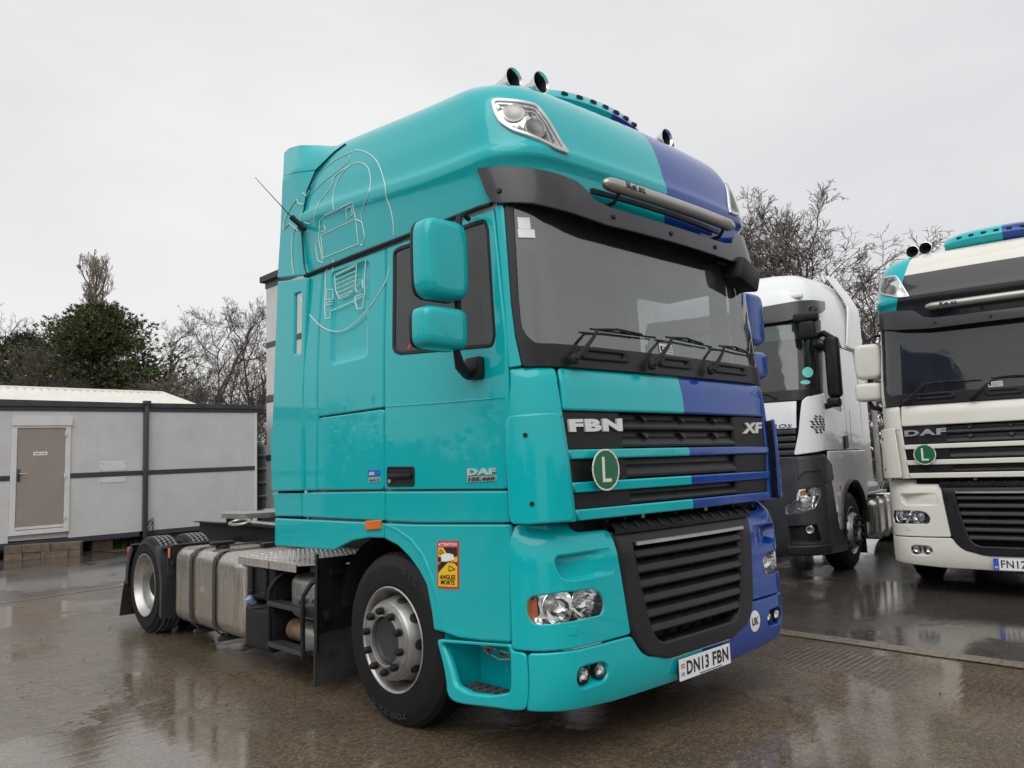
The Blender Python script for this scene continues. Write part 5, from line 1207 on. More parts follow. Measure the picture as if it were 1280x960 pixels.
# ------------------------------------------------------------------ ground
def ground_mat(name, dry, wetc, coat_r, groove=False, puddle=.5, relief=.8):
    m, t, b = newmat(name); v = objv(t)
    big = noise_(t, v, .33, 5, .6); mid = noise_(t, v, 1.2, 8, .7); fine = noise_(t, v, 26, 6, .75); sp = noise_(t, v, 75, 3, .7)
    track = noise_(t, v, 1.1, 5, .65, (2.6, .3, 1))
    c = mixc(t, ramp(t, math_(t, 'ADD', math_(t, 'MULTIPLY', mid, .6), math_(t, 'MULTIPLY', track, .4)), (.38, G1(0)), (.62, G1(1))), wetc, dry)
    c = mixc(t, math_(t, 'MULTIPLY', ramp(t, fine, (.42, G1(0)), (.60, G1(1))), .8), c, tuple(x*.28 for x in dry[:3])+(1,))
    c = mixc(t, math_(t, 'MULTIPLY', ramp(t, sp, (.57, G1(0)), (.66, G1(1))), .65), c, tuple(min(1, x*2.4) for x in dry[:3])+(1,))
    oil = ramp(t, noise_(t, v, 2.1, 3), (.68, G1(0)), (.73, G1(1)))
    c = mixc(t, math_(t, 'MULTIPLY', oil, .6), c, (.018, .016, .014, 1))
    crk = N(t, 'ShaderNodeTexVoronoi', feature='DISTANCE_TO_EDGE'); crk.inputs['Scale'].default_value = .22
    wv = N(t, 'ShaderNodeMapping'); t.links.new(v, wv.inputs[0]); wob = N(t, 'ShaderNodeTexNoise'); wob.inputs['Scale'].default_value = 1.5; wob.inputs['Detail'].default_value = 6; t.links.new(v, wob.inputs['Vector'])
    vm = N(t, 'ShaderNodeVectorMath', operation='MULTIPLY_ADD'); t.links.new(wob.outputs['Color'], vm.inputs[0]); vm.inputs[1].default_value = (.9, .9, 0); t.links.new(v, vm.inputs[2]); t.links.new(vm.outputs[0], crk.inputs['Vector'])
    ck = ramp(t, crk.outputs['Distance'], (0, G1(1)), (.0035, G1(0)))
    c = mixc(t, math_(t, 'MULTIPLY', ck, .3), c, (.015, .013, .012, 1))
    t.links.new(c, b.inputs['Base Color'])
    b.inputs['Roughness'].default_value = .6; b.inputs['Specular IOR Level'].default_value = .3
    lvl = math_(t, 'ADD', math_(t, 'ADD', math_(t, 'MULTIPLY', big, .62), math_(t, 'MULTIPLY', mid, .3)), math_(t, 'MULTIPLY', fine, .08))
    pud = ramp(t, lvl, (puddle-.018, G1(0)), (puddle+.03, G1(1)))
    b.inputs['Coat Weight'].default_value = 1; b.inputs['Coat IOR'].default_value = 1.5
    t.links.new(mixc(t, pud, G1(coat_r), G1(.015)), b.inputs['Coat Roughness'])
    h = math_(t, 'ADD', math_(t, 'MULTIPLY', fine, 1.0), math_(t, 'MULTIPLY', sp, .5))
    if groove:
        mp_ = N(t, 'ShaderNodeMapping'); mp_.inputs['Rotation'].default_value = (0, 0, math.radians(-2)); t.links.new(v, mp_.inputs[0])
        w = N(t, 'ShaderNodeTexWave', wave_type='BANDS', bands_direction='Y'); w.inputs['Scale'].default_value = 6.2; w.inputs['Distortion'].default_value = 2.2; w.inputs['Detail'].default_value = 4; w.inputs['Detail Scale'].default_value = 3
        t.links.new(mp_.outputs[0], w.inputs[0])
        xx = sepx(t, v); reg = math_(t, 'MULTIPLY', ramp(t, math_(t, 'MULTIPLY', xx[0], .25), (.22, G1(.12)), (.42, G1(1))), ramp(t, math_(t, 'MULTIPLY_ADD', xx[1], .1, .5), (.48, G1(1)), (.66, G1(.2))))
        gm = math_(t, 'MULTIPLY', reg, ramp(t, noise_(t, v, .9, 5, .65), (.38, G1(0)), (.58, G1(1))))
        h = math_(t, 'ADD', h, math_(t, 'MULTIPLY', math_(t, 'MULTIPLY', w.outputs[0], gm), .9))
    n1 = N(t, 'ShaderNodeBump'); n1.inputs['Strength'].default_value = .7; n1.inputs['Distance'].default_value = .008; t.links.new(h, n1.inputs['Height']); t.links.new(n1.outputs[0], b.inputs['Normal'])
    film = math_(t, 'MULTIPLY', h, math_(t, 'MULTIPLY_ADD', pud, -.92, 1.0))
    rip = noise_(t, v, 8, 4, .6, (.3, 1.5, 1))
    n2 = N(t, 'ShaderNodeBump'); n2.inputs['Strength'].default_value = relief; n2.inputs['Distance'].default_value = .005; t.links.new(math_(t, 'ADD', film, math_(t, 'MULTIPLY', rip, .35)), n2.inputs['Height']); t.links.new(n2.outputs[0], b.inputs['Coat Normal'])
    return m
M['concrete'] = ground_mat('wet_concrete', (.175, .127, .082, 1), (.075, .054, .036, 1), .11, groove=True, puddle=.472, relief=.58)
M['asphalt'] = ground_mat('wet_asphalt', (.085, .07, .058, 1), (.04, .033, .027, 1), .14, puddle=.46, relief=.55)
M['edgeconc'] = ground_mat('slab_edge', (.26, .21, .15, 1), (.16, .128, .095, 1), .25, puddle=.7)
M['soil'] = simple('wet_mulch', (.06, .038, .026), .6, var=.5, scale=20, bmp=.7, bscale=30)
def sheet(name, pts, z, mat):
    o = mk(name, [V((x, y, z)) for x, y in pts], [tuple(range(len(pts)))], mat, None, 0); o['kind'] = 'structure'; return o
sheet('ground', [(-400, -400), (600, -400), (600, 600), (-400, 600)], 0, M['asphalt'])
S0 = [(-14, 6.9), (-1.77, 9.09), (2.38, 9.85), (2.38, 3.3), (2.385, .6), (2.37, -.55), (2.33, -14), (-14, -14)]
sheet('concrete_slab', S0, .004, M['concrete'])
def strip(name, a, b, w, z, mat):
    a, b = V((*a, z)), V((*b, z)); n = (b-a).cross(V((0, 0, 1))).normalized()*w; o = mk(name, [a-n, b-n, b+n, a+n], [(0, 1, 2, 3)], mat, None, 0); o['kind'] = 'structure'; return o
for i in range(5): strip('slab_edge', S0[i] if i == 0 else S0[i], S0[i+1], .09 if i > 1 else .03, .008+.001*i, M['edgeconc'])
strip('slab_edge', S0[5], S0[6], .09, .015, M['edgeconc'])
sheet('soil_bed', [(1.3, 15.0), (3.0, 14.6), (5.2, 14.2), (9, 14.2), (9, 30), (-12, 30), (-12, 15.55), (1.2, 15.5)], .006, M['soil'])
# scattered grit and leaves on the slab
M['leaf'] = simple('dead_leaf', (.1, .055, .02), .6, var=.5, scale=9)
rnd = random.Random(3); vv, ff = [], []
for k in range(420):
    x, y = rnd.uniform(-4, 3.5), rnd.uniform(-3, 9)
    if abs(x) < 1.3 and 0 < y < 6.2: continue
    r = rnd.uniform(.004, .016); n = len(vv); a = rnd.random()*6.3; zz = .0085
    for j in range(5): w = a+2*PI*j/5; q = r*rnd.uniform(.6, 1.1); vv.append(V((x+q*math.cos(w), y+q*math.sin(w)*.7, zz)))
    vv.append(V((x, y, zz+r*.6))); ff += [(n+j, n+(j+1) % 5, n+5) for j in range(5)]
tag(mk('grit', vv, ff, M['leaf'], None, 0), 'loose grit and bits of leaf scattered over the wet yard', 'grit', kind='stuff')

# ------------------------------------------------------------------ cabins
M['render'] = simple('textured_render', (.56, .555, .55), .75, var=.07, scale=3, bmp=.7, bscale=16)
_t = M['render'].node_tree; _b = _t.nodes['Principled BSDF']; _v = objv(_t); _src = _b.inputs['Base Color'].links[0].from_socket
_st = ramp(_t, noise_(_t, _v, 3.5, 6, .7, (2.5, 2.5, .12)), (.56, G1(0)), (.74, G1(1))); _sm = ramp(_t, noise_(_t, _v, 1.1, 4), (.45, G1(0)), (.7, G1(1)))
_t.links.new(mixc(_t, math_(_t, 'MULTIPLY', math_(_t, 'MULTIPLY', _st, _sm), .28), _src, (.2, .18, .15, 1)), _b.inputs['Base Color'])
M['trim'] = simple('anthracite_trim', (.04, .044, .052), .45, var=.12, scale=5)
M['taupe'] = simple('taupe_door', (.3, .255, .22), .5, var=.06, scale=4)
M['upvc'] = simple('white_frame', (.66, .65, .64), .4, var=.06, scale=4)
M['stone'] = simple('step_stone', (.135, .095, .062), .7, var=.4, scale=8, bmp=.7, bscale=20)
M['felt'] = simple('roof_felt', (.05, .05, .05), .8, var=.3)
M['sheetroof'] = simple('cream_roof_sheet', (.68, .665, .6), .45, var=.06, scale=2)
M['watertank'] = simple('dark_green_tank', (.008, .022, .018), .35, var=.2)
M['grass'] = simple('grass_blade', (.07, .12, .02), .6, var=.4, scale=20)
YC = 15.5
def FAC(a, b): return V((a, YC, b+.012*(a+.6)))
RANGE[FAC] = (-3, 7, 0, 4)
def cabin():
    r = empty('portable_cabin', (0, 0, 0)); tag(r, 'long grey rendered portable cabin with taupe door and black trim', 'cabin')
    z0, z1 = inv(FAC, (100, 671))[1], inv(FAC, (100, 514))[1]
    dl, dr = inv(FAC, (12.5, 600))[0], inv(FAC, (87, 600))[0]; dt = inv(FAC, (50, 522))[1]
    pipe = inv(FAC, (181, 600))[0]; xr = inv(FAC, (320, 600))[0]; xl = -9.0
    zm = inv(FAC, (200, 590))[1]
    T = lambda name, a0, a1, b0, b1, mat, off, th, par=r, **k: panel(name, FAC, [(a0, b0), (a1, b0), (a1, b1), (a0, b1)], mat, par, t=th, off=off, e=k.pop('e', .004), r=k.pop('r', .004), step=.6, **k)
    w1 = inset
    # body
    m_ = MB(); m_.box((xl, YC+.06, z0+.03), (xr-.005, YC+2.9, z1+.05)); m_.build('cabin_body', M['render'], r, 0)
    T('wall_panel', xl, dl-.004, z0, zm-.05, M['render'], 0, .05); T('wall_panel', xl, dl-.004, zm+.05, z1, M['render'], 0, .05)
    T('wall_panel', dr+.004, pipe-.05, z0, zm-.05, M['render'], 0, .05); T('wall_panel', dr+.004, pipe-.05, zm+.05, z1, M['render'], 0, .05)
    T('wall_panel', pipe+.05, xr, z0, zm-.05, M['render'], 0, .05); T('wall_panel', pipe+.05, xr, zm+.05, z1, M['render'], 0, .05)
    T('wall_panel', dl, dr, dt+.004, z1, M['render'], 0, .05)
    for a0, a1 in ((xl, dl-.01), (dr+.01, pipe-.045), (pipe+.045, xr)): T('mid_trim', a0, a1, zm-.05, zm+.05, M['trim'], .012, .06)
    for a0, a1 in ((xl, pipe-.1), (pipe+.045, xr)): T('base_trim', a0, a1, z0-.10, z0, M['trim'], .014, .08)
    zf = z1
    T('fascia', xl, pipe-.05, zf, zf+.09, M['trim'], .02, .08); T('fascia', pipe+.05, xr+.12, zf, zf+.09, M['trim'], .02, .08)
    T('gutter', xl, xr+.16, zf+.09, zf+.19, M['felt'], .06, .14)
    m_ = MB(); m_.box((xl, YC-.05, zf+.19), (xr+.15, YC+3.0, zf+.22)); m_.build('roof', M['felt'], r, 0)
    T('corner_trim', xr-.03, xr+.02, z0, z1, M['upvc'], .016, .05)
    # door
    fr = T('door_frame', dl, dr, inv(FAC, (50, 667))[1], dt-.17, M['upvc'], .03, .08, holes=[[(inv(FAC, (19.7, 600))[0], inv(FAC, (50, 661.5))[1]), (inv(FAC, (80.6, 600))[0], inv(FAC, (50, 661.5))[1]), (inv(FAC, (80.6, 600))[0], dt-.21), (inv(FAC, (19.7, 600))[0], dt-.21)]], hr=.003)
    T('lintel', dl-.0, dr+.02, dt-.165, dt, M['upvc'], .05, .08)
    d0, d1, db = inv(FAC, (20, 600))[0], inv(FAC, (80.3, 600))[0], inv(FAC, (50, 660.5))[1]
    dd = T('door', d0+.003, d1-.003, db, dt-.214, M['taupe'], .012, .04)
    T('threshold', d0, d1, db-.002, db+.05, M['upvc'], .026, .02, dd)
    sgn = T('door_sign', inv(FAC, (41.5, 567))[0], inv(FAC, (59, 567))[0], inv(FAC, (50, 569.2))[1], inv(FAC, (50, 564.8))[1], M['cleanwhite'], .016, .004, dd)
    a0, a1, b0, b1 = inv(FAC, (43, 567))[0], inv(FAC, (57.5, 567))[0], inv(FAC, (50, 568.2))[1], inv(FAC, (50, 565.8))[1]
    lettering('sign_lettering', 'Staff Only', quad_map(FAC, (a0, b0), (a1, b0), (a1, b1), (a0, b1), off=.018), M['ink'], dd, 0, .02)
    hx, hz = inv(FAC, (22.8, 594))
    m_ = MB(); m_.box((hx-.025, YC-.035, hz-.12), (hx+.025, YC-.01, hz+.12), .006); m_.build('handle_plate', M['trim'], dd)
    m_ = MB(); m_.tube([V((hx, YC-.03, hz+.03)), V((hx, YC-.07, hz+.03)), V((hx+.13, YC-.075, hz+.03))], .01, 8); m_.build('door_handle', M['chrome'], dd)
    for px in ((81.5, 542), (80, 594.5), (79.5, 646)): a, b = inv(FAC, px); m_ = MB(); m_.box((a-.012, YC-.06, b-.05), (a+.012, YC-.03, b+.05), .004); m_.build('hinge', M['upvc'], fr)
    # vent plates, pipe, cable
    for q in ((124.5, 158, 576.3, 589.2), (124.5, 158, 595.6, 603.8)):
        a0, b0 = inv(FAC, (q[0], q[3])); a1, b1 = inv(FAC, (q[1], q[2]))
        vp = T('cover_plate', a0, a1, min(b0, b1), max(b0, b1), M['upvc'], .008, .008)
        for (u, v_) in ((.06, .15), (.94, .15), (.06, .85), (.94, .85)):
            m_ = MB(); m_.lathe([(YC-.008, .01), (YC-.012, .008), (YC-.012, .0001)], (a0+(a1-a0)*u, 0, b0+(b1-b0)*v_+.012*(a0+.6)), 'y', 8); m_.build('screw', M['trim'], vp)
    m_ = MB(); m_.box((pipe-.045, YC-.10, .02), (pipe+.045, YC-.03, zf+.24), .012); m_.build('drain_pipe', M['trim'], r)
    m_ = MB(); m_.box((pipe-.08, YC-.12, zf+.18), (pipe+.08, YC-.02, zf+.27), .01); m_.build('hopper', M['trim'], r)
    for k in range(2):
        m_ = MB(); c = V((pipe+.1, YC-.06, z0+.12+k*.05)); m_.tube([c+V((.07*math.cos(w*.4), 0, .13*math.sin(w*.4+k))) for w in range(17)]+[c+V((.05, .02, -.4))], .008, 6); m_.build('cable_loop', M['black'], r)
    for x in (-7, -5, -3, -1.2, 1.3, 2.9, 4.3):
        m_ = MB(); m_.box((x-.2, YC+.15, 0), (x+.2, YC+.5, z0-.06+.012*x), .01); m_.build('support_block', M['stone'], r)
        m_ = MB(); m_.box((x-.2, YC+2.3, 0), (x+.2, YC+2.7, z0-.06+.012*x), .01); m_.build('support_block', M['stone'], r)
    m_ = MB(); m_.box((xl, YC+.15, z0-.09), (xr-.05, YC+2.8, z0-.07)); m_.build('cabin_floor', M['trim'], r)
    return r
cabin()
def step_blocks():
    r = empty('doorstep', (0, 14.95, 0)); tag(r, 'low stack of weathered stone blocks as step under the taupe door', 'step')
    rr = random.Random(4); a0, a1 = on((4, 702), 2, 0), on((100.5, 695.5), 2, 0); L = a1-a0; L.z = 0
    bm = None; n1 = V((L.y, -L.x, 0)).normalized()
    for c in range(2):
        u = 0
        while u < .99:
            w = rr.uniform(.2, .38); w = min(w, 1-u)
            if 1-u-w < .06: w = 1-u
            p = a0+L*(u+.004)-r.location; q = L*(w-.008); d = -n1*.42; h = .135; z = .002+c*.142; jit = n1*rr.uniform(-.012, .012)
            if d.y < 0: d = -d
            m_ = MB(); m_.prism([p+jit+V((0, 0, z)), p+jit+q+V((0, 0, z)), p+q+d+V((0, 0, z)), p+d+V((0, 0, z))], (0, 0, h+rr.uniform(-.004, .004)))
            m_.build('stone_block', M['stone'], r, 0); u += w
step_blocks()
def tower():
    r = empty('stacked_cabin', (0, 0, 0)); tag(r, 'two-storey pale grey stacked cabin behind the teal cab rear edge', 'cabin')
    x0, y1, y0, z0, zt = 5.32, 16.3, 8.6, .5, 6.32
    m_ = MB(); m_.box((x0+.03, y0, z0), (x0+2.9, y1, zt)); m_.build('cabin_body', M['render'], r, 0)
    for (za, zb) in ((.5, 3.3), (3.5, 6.3)):
        for k in range(3):
            ya = y1-(y1-y0)*k/3; yb = y1-(y1-y0)*(k+1)/3
            m_ = MB(); m_.box((x0, yb+.02, za), (x0+.05, ya-.02 if k else ya, zb), .004); m_.build('wall_panel', M['render'], r, 0)
    for z in (3.4, 4.80, .45, 1.9):
        m_ = MB(); m_.box((x0-.012, y0, z-.07), (x0+.04, y1+.01, z+.07)); m_.build('wall_trim', M['trim'], r, 0)
    m_ = MB(); m_.box((x0-.02, y0, 6.3), (x0+.05, y1+.02, 6.46)); m_.build('fascia', M['trim'], r, 0)
    m_ = MB(); m_.box((x0-.13, y0, 6.46), (x0+3.0, y1+.12, 6.62), .01); m_.build('roof', M['felt'], r, 0)
    for k, yy in enumerate((12.4, 10.2)):
        for z in (1.5, 4.6):
            m_ = MB(); m_.box((x0-.03, yy-.6, z-.45), (x0+.02, yy+.6, z+.45), .01); f = m_.build('window', M['upvc'], r, 0)
            m_ = MB(); m_.box((x0-.036, yy-.53, z-.38), (x0-.028, yy+.53, z+.38)); m_.build('pane', M['sideglass'], f, 0)
    for y in (9, 12.5, 16): 
        for x in (x0+.3, x0+2.6): m_ = MB(); m_.box((x-.2, y-.2, 0), (x+.2, y+.2, .5), .01); m_.build('support_block', M['stone'], r)
tower()
def tank_barrel():
    m_ = MB(); r_ = .55; c = V((5.35, 17.6, 0)); P_ = [(0.02, r_)]
    for k in range(6): z = .1+k*.36; P_ += [(z, r_), (z+.03, r_+.03), (z+.09, r_+.03), (z+.12, r_)]
    P_ += [(2.2, r_), (2.36, r_*.8), (2.42, r_*.35), (2.42, .0001)]
    m_.lathe(P_, c, 'z', 28); t = m_.build('water_tank', M['watertank'], None)
    t.location = (0, 0, 0); tag(t, 'dark green ribbed water tank in the gap beside the grey cabins', 'tank')
    m_ = MB(); m_.lathe([(2.4, .2), (2.47, .2), (2.49, .0001)], c, 'z', 20); m_.build('lid', M['black'], t)
    m_ = MB(); m_.tube([V((4.98, 16.95, .1)), V((4.92, 16.8, .9))], .015, 6); o = m_.build('outlet_pipe', M['silver'], t)
tank_barrel()
def shed():
    r = empty('sheet_roof_shed', (0, 21, 0)); tag(r, 'shed behind the long cabin with cream corrugated sheet roof', 'shed')
    yr, ye, xr = 22.0, 19.6, 4.75; zr = 4.03; ze = 3.25; xl = -7.0
    m_ = MB(); m_.box((xl, -1.2, 0), (xr-.15, 3.2, ze+.02)); m_.build('wall', M['render'], r, 0)
    xe = 5.4
    def rp(u, v):  # u along 0..1, v from eave to ridge ; hip at the right end
        xmax = xe+(xr-xe)*v; return V((xl+(xmax-xl)*u, ye-21+(yr-ye)*v, ze+(zr-ze)*v))
    W = 0
    n = 60
    for k in range(n):   # corrugated sheets, each rib its own sheet
        u0, u1 = k/n, (k+1)/n; a, b, c, d = rp(u0, 0), rp(u1, 0), rp(u1, 1), rp(u0, 1); h = V((0, -.012, .035))
        m_ = MB(); e = .28
        m_.add([a, a.lerp(b, e)+h*0, a.lerp(b, e+.12)+h, a.lerp(b, 1-.12)+h, b, c, d.lerp(c, 1-.12)+h, d.lerp(c, e+.12)+h, d.lerp(c, e), d], [(0, 1, 8, 9), (1, 2, 7, 8), (2, 3, 6, 7), (3, 4, 5, 6)])
        m_.build('roof_sheet', M['sheetroof'], r, 0)
    m_ = MB(); m_.add([rp(0, 1), rp(1, 1), V((xr, 3.4, ze)), V((xl, 3.4, ze))], [(0, 1, 2, 3)]); m_.add([rp(1, 0), rp(1, 1), V((xr, 3.4, ze))], [(0, 1, 2)]); m_.build('roof_back', M['sheetroof'], r, 0)
    m_ = MB(); a, b = rp(0, 1), rp(1, 1); m_.tube([a+V((0, 0, .02)), b+V((0, 0, .02)), rp(1, 0)+V((0, 0, .03))], .06, 8); m_.build('ridge_cap', M['sheetroof'], r)
shed()

# grass tufts under the cabin edge
vv, ff = [], []; rnd = random.Random(8)
for k in range(2600):
    x = rnd.uniform(1.2, 4.6); y = 15.7+rnd.random()*1.6; h = rnd.uniform(.06, .26); w = .012; a = rnd.random()*6.3; n = len(vv)
    d = V((math.cos(a)*w, math.sin(a)*w, 0)); t_ = V((rnd.uniform(-.06, .06), rnd.uniform(-.06, .06), h)); p = V((x, y, .006)); vv += [p-d, p+d, p+t_]; ff.append((n, n+1, n+2))
tag(mk('grass_tufts', vv, ff, M['grass'], None, 0), 'rough grass growing under the edge of the long cabin', 'grass', kind='stuff')

# ------------------------------------------------------------------ trees
M['bark'] = simple('bare_bark', (.085, .07, .058), .85, var=.35, scale=5)
M['twig'] = simple('bare_twigs', (.125, .1, .082), .85, var=.4, scale=2)
M['twigpale'] = simple('pale_twigs', (.22, .185, .145), .85, var=.3, scale=2)
M['twigred'] = simple('brown_twigs', (.075, .054, .043), .85, var=.45, scale=2)
def needle(name, a, b):
    m, t, bs = newmat(name); v = objv(t)
    t.links.new(ramp(t, noise_(t, v, 1.6, 4, .7), (.32, a), (.5, tuple((x+y)/2 for x, y in zip(a, b))), (.68, b)), bs.inputs['Base Color']); bs.inputs['Roughness'].default_value = .7; return m
M['needles'] = needle('conifer_needles', (.022, .038, .012), (.11, .135, .035))
M['needlesdark'] = needle('dark_conifer_needles', (.008, .013, .007), (.026, .034, .013))
class Tw:
    def __init__(s): s.v = []; s.f = []
    def seg(s, a, b, ra, rb, n):
        t = (b-a)
        if t.length < 1e-6: return
        t = t.normalized(); u = t.cross(V((.31, .52, .79))).normalized(); w = t.cross(u); k = len(s.v)
        for (p, r) in ((a, ra), (b, rb)):
            for i in range(n): q = 2*PI*i/n; s.v.append(p+(u*math.cos(q)+w*math.sin(q))*r)
        for i in range(n): s.f.append((k+i, k+(i+1) % n, k+n+(i+1) % n, k+n+i))
def bare_tree(loc, H, seed, label, spread=.42, up=.35, trunk_f=.28, limbs=9, r0=None, mat='twig', rmin=.011, lv=(9, 6, 6, 4), name='bare_tree', crook=.22, group='bare trees beyond the yard', fork=False):
    rd = random.Random(seed); root = empty(name, loc); tr, cr = Tw(), Tw(); r0 = r0 or H*.017
    def rv(k): return V((rd.gauss(0, k), rd.gauss(0, k), rd.gauss(0, k)))
    def branch(p, d, L, r, lev):
        n = (6, 5, 4, 3, 2)[lev]; pts = [p]; dirs = []; d = d.normalized()
        for i in range(n):
            d = (d+rv(crook*(.4 if lev == 0 else 1))+V((0, 0, up*.18))).normalized(); p2 = pts[-1]+d*L/n; tp = .95 if lev == 0 else .75; ra = r*(1-tp*i/n); rb = r*(1-tp*(i+1)/n)
            (tr if lev <= 1 else cr).seg(pts[-1], p2, max(ra, rmin*.7), max(rb, rmin*.6), 6 if lev == 0 else 5 if lev == 1 else 3); pts.append(p2); dirs.append(d)
        if lev >= len(lv)-0: return
        m = lv[lev] if lev < len(lv) else 0
        m = max(2, int(m*rd.uniform(.75, 1.25)))
        for k in range(m):
            t = rd.uniform(.25, 1) if lev else rd.uniform(trunk_f, 1)
            i = min(n-1, int(t*n)); q = pts[i].lerp(pts[i+1], t*n-i); dd = dirs[i]
            side = dd.cross(rv(1)).normalized(); ang = rd.uniform(.45, 1.05)
            nd = dd*math.cos(ang)+side*math.sin(ang)
            nl = L*rd.uniform(.34, .62)*(1.15-.5*t) if lev else H*spread*rd.uniform(.6, 1.1)*(1.25-.75*t)
            branch(q, nd, nl, max(r*(1-.6*t)*rd.uniform(.4, .6), rmin*.7), lev+1)
    if fork:
        for k in range(3): branch(V((0, 0, 0)), V((rd.uniform(-.4, .4), rd.uniform(-.4, .4), 1)), H*.85*rd.uniform(.85, 1.05), r0*.7, 0)
    else: branch(V((0, 0, 0)), V((rd.uniform(-.08, .08), rd.uniform(-.08, .08), 1)), H*.9, r0, 0)
    k = H/max(v.z for v in cr.v); tr.v = [V((v.x, v.y, v.z*k)) for v in tr.v]; cr.v = [V((v.x, v.y, v.z*k)) for v in cr.v]
    mk('trunk', tr.v, tr.f, M['bark'], root, 60); mk('crown', cr.v, cr.f, M[mat], root, 0)
    tag(root, label, 'tree', group); return root
def conifer(loc, H, R, seed, label, mat, n=260, name='conifer_tree', tipup=.5):
    rd = random.Random(seed); root = empty(name, loc); tr = Tw(); vv, ff = [], []
    tr.seg(V((0, 0, 0)), V((0, 0, H*.55)), H*.022, H*.014, 8); tr.seg(V((0, 0, H*.55)), V((0, 0, H*.93)), H*.014, H*.003, 6)
    for k in range(n):
        t = rd.random()**.8; z = H*(.1+.82*t); a = rd.random()*2*PI
        prof = (1-t**1.7)**.75*(.55+.45*sstep(0, .25, t)); L = R*prof*rd.uniform(.6, 1.2)+.25
        d = V((math.cos(a), math.sin(a), rd.uniform(-.05, .25))).normalized(); p = V((0, 0, z)); m = 7; pts = [p]
        for i in range(m): d = (d+V((rd.gauss(0, .08), rd.gauss(0, .08), rd.gauss(.02, .07)+tipup*.12*(i/m)))).normalized(); pts.append(pts[-1]+d*L/m)
        for i in range(m): tr.seg(pts[i], pts[i+1], .035*(1-i/m)+.008, .035*(1-(i+1)/m)+.006, 3)
        for i in range(int(26*L/R)+16):
            u = rd.uniform(.22, 1); j = min(m-1, int(u*m)); q = pts[j].lerp(pts[j+1], u*m-j); q = q+V((rd.gauss(0, .16), rd.gauss(0, .16), rd.gauss(-.03, .12)))*(.5+.8*u)
            dd = (pts[j+1]-pts[j]).normalized()
            for b in range(8):
                e = (dd+V((rd.gauss(0, .7), rd.gauss(0, .7), rd.gauss(.1, .5)))).normalized()*rd.uniform(.08, .24); w = e.cross(V((rd.random()-.5, rd.random()-.5, rd.random()-.5))).normalized()*rd.uniform(.012, .032); kk = len(vv)
                vv += [q, q+e*.5+w, q+e, q+e*.5-w]; ff.append((kk, kk+1, kk+2, kk+3))
    mk('trunk', tr.v, tr.f, M['bark'], root, 60); mk('crown', vv, ff, M[mat], root, 0); tag(root, label, 'tree', 'evergreens beyond the cabins'); return root
def at(px, t):
    p = CAM+ray(px)*t; return p
def gbase(pxx, t): p = at((pxx, 560), t); return (p.x, p.y, 0)
def htop(px, t): return at(px, t).z
def T_(px, t, *a, **k): return bare_tree((at(px, t).x, at(px, t).y, 0), htop(px, t)*1.02, *a, **k)
conifer((at((128, 372), 34).x, at((128, 372), 34).y, 0), htop((130, 372), 34)*1.03, 4.9, 21, 'big dark green conifer with upswept ragged tips behind the shed', 'needles', 420)
conifer((at((28, 402), 36).x, at((28, 402), 36).y, 0), htop((30, 402), 36), 3.0, 22, 'smaller blackish conifer half hidden by bare trees beside the big conifer', 'needlesdark', 170)
T_((138, 320), 50, 31, 'tall narrow poplar with upright twigs rising behind the big conifer', spread=.24, up=2.0, trunk_f=.25, mat='twigpale', lv=(34, 9, 6, 3), rmin=.02, name='poplar_tree', crook=.1)
T_((8, 352), 37, 32, 'bare spreading tree with pale twigs beside the blackish conifer', spread=.5, mat='twig', lv=(11, 7, 6, 4), group='bare trees behind the shed')
T_((55, 430), 30, 33, 'low tangled brown thicket tree in front of the big conifer', spread=.6, mat='twigred', lv=(14, 8, 6, 3), trunk_f=.08, group='bare trees behind the shed')
T_((205, 386), 42, 34, 'bare tree with fine upright twigs close beside the big conifer', spread=.4, up=.9, mat='twigpale', lv=(12, 7, 6, 4), group='bare trees behind the shed')
T_((240, 378), 44, 35, 'bare tree between the conifer and the stacked cabin', spread=.42, up=.7, mat='twig', lv=(12, 7, 6, 4))
T_((285, 372), 40, 36, 'broad round-headed bare tree close to the stacked cabin', spread=.5, up=.3, mat='twig', lv=(13, 8, 6, 4), fork=True)
T_((322, 384), 43, 37, 'bare brown tree partly behind the stacked cabin', spread=.45, up=.5, mat='twigred', lv=(12, 7, 6, 4))
for i, (x, y, t_, mt, lb) in enumerate(((-60, 405, 36, 'twig', 'leafless shrub growing beside the bare spreading tree with pale twigs'), (100, 462, 28, 'twigred', 'low brown leafless shrub at the foot of the big conifer'), (170, 466, 30, 'twig', 'low leafless shrub between the big conifer and the upright bare tree'),
        (225, 452, 32, 'twig', 'low leafless shrub behind the sloping end of the shed roof'), (300, 446, 33, 'twigred', 'low brown leafless shrub beside the tall stacked cabin'), (10, 452, 29, 'twigred', 'low brown leafless shrub below the blackish conifer'))):
    T_((x, y), t_, 50+i, lb, spread=.62, mat=mt, lv=(15, 8, 6, 3), trunk_f=.05, name='bare_shrub', group='leafless shrubs behind the shed', fork=True)
T_((1005, 238), 27, 41, 'large bare spreading tree directly behind the white truck roof', spread=.54, up=.3, mat='twig', lv=(30, 11, 8, 4), rmin=.012, trunk_f=.3)
T_((925, 285), 30, 42, 'bare tree with dense twigs behind the blue corner of the two-tone cab', spread=.45, up=.4, mat='twig', lv=(20, 10, 7, 4), trunk_f=.3)
T_((1086, 338), 30, 43, 'bare twiggy tree showing in the gap between the two parked trucks', spread=.38, up=.4, mat='twig', lv=(20, 10, 7, 4), trunk_f=.2)
T_((1115, 420), 24, 44, 'low leafless bush showing in the gap between the two parked trucks', spread=.6, up=.3, mat='twigred', lv=(14, 8, 6, 4), trunk_f=.05, name='bare_shrub', fork=True)

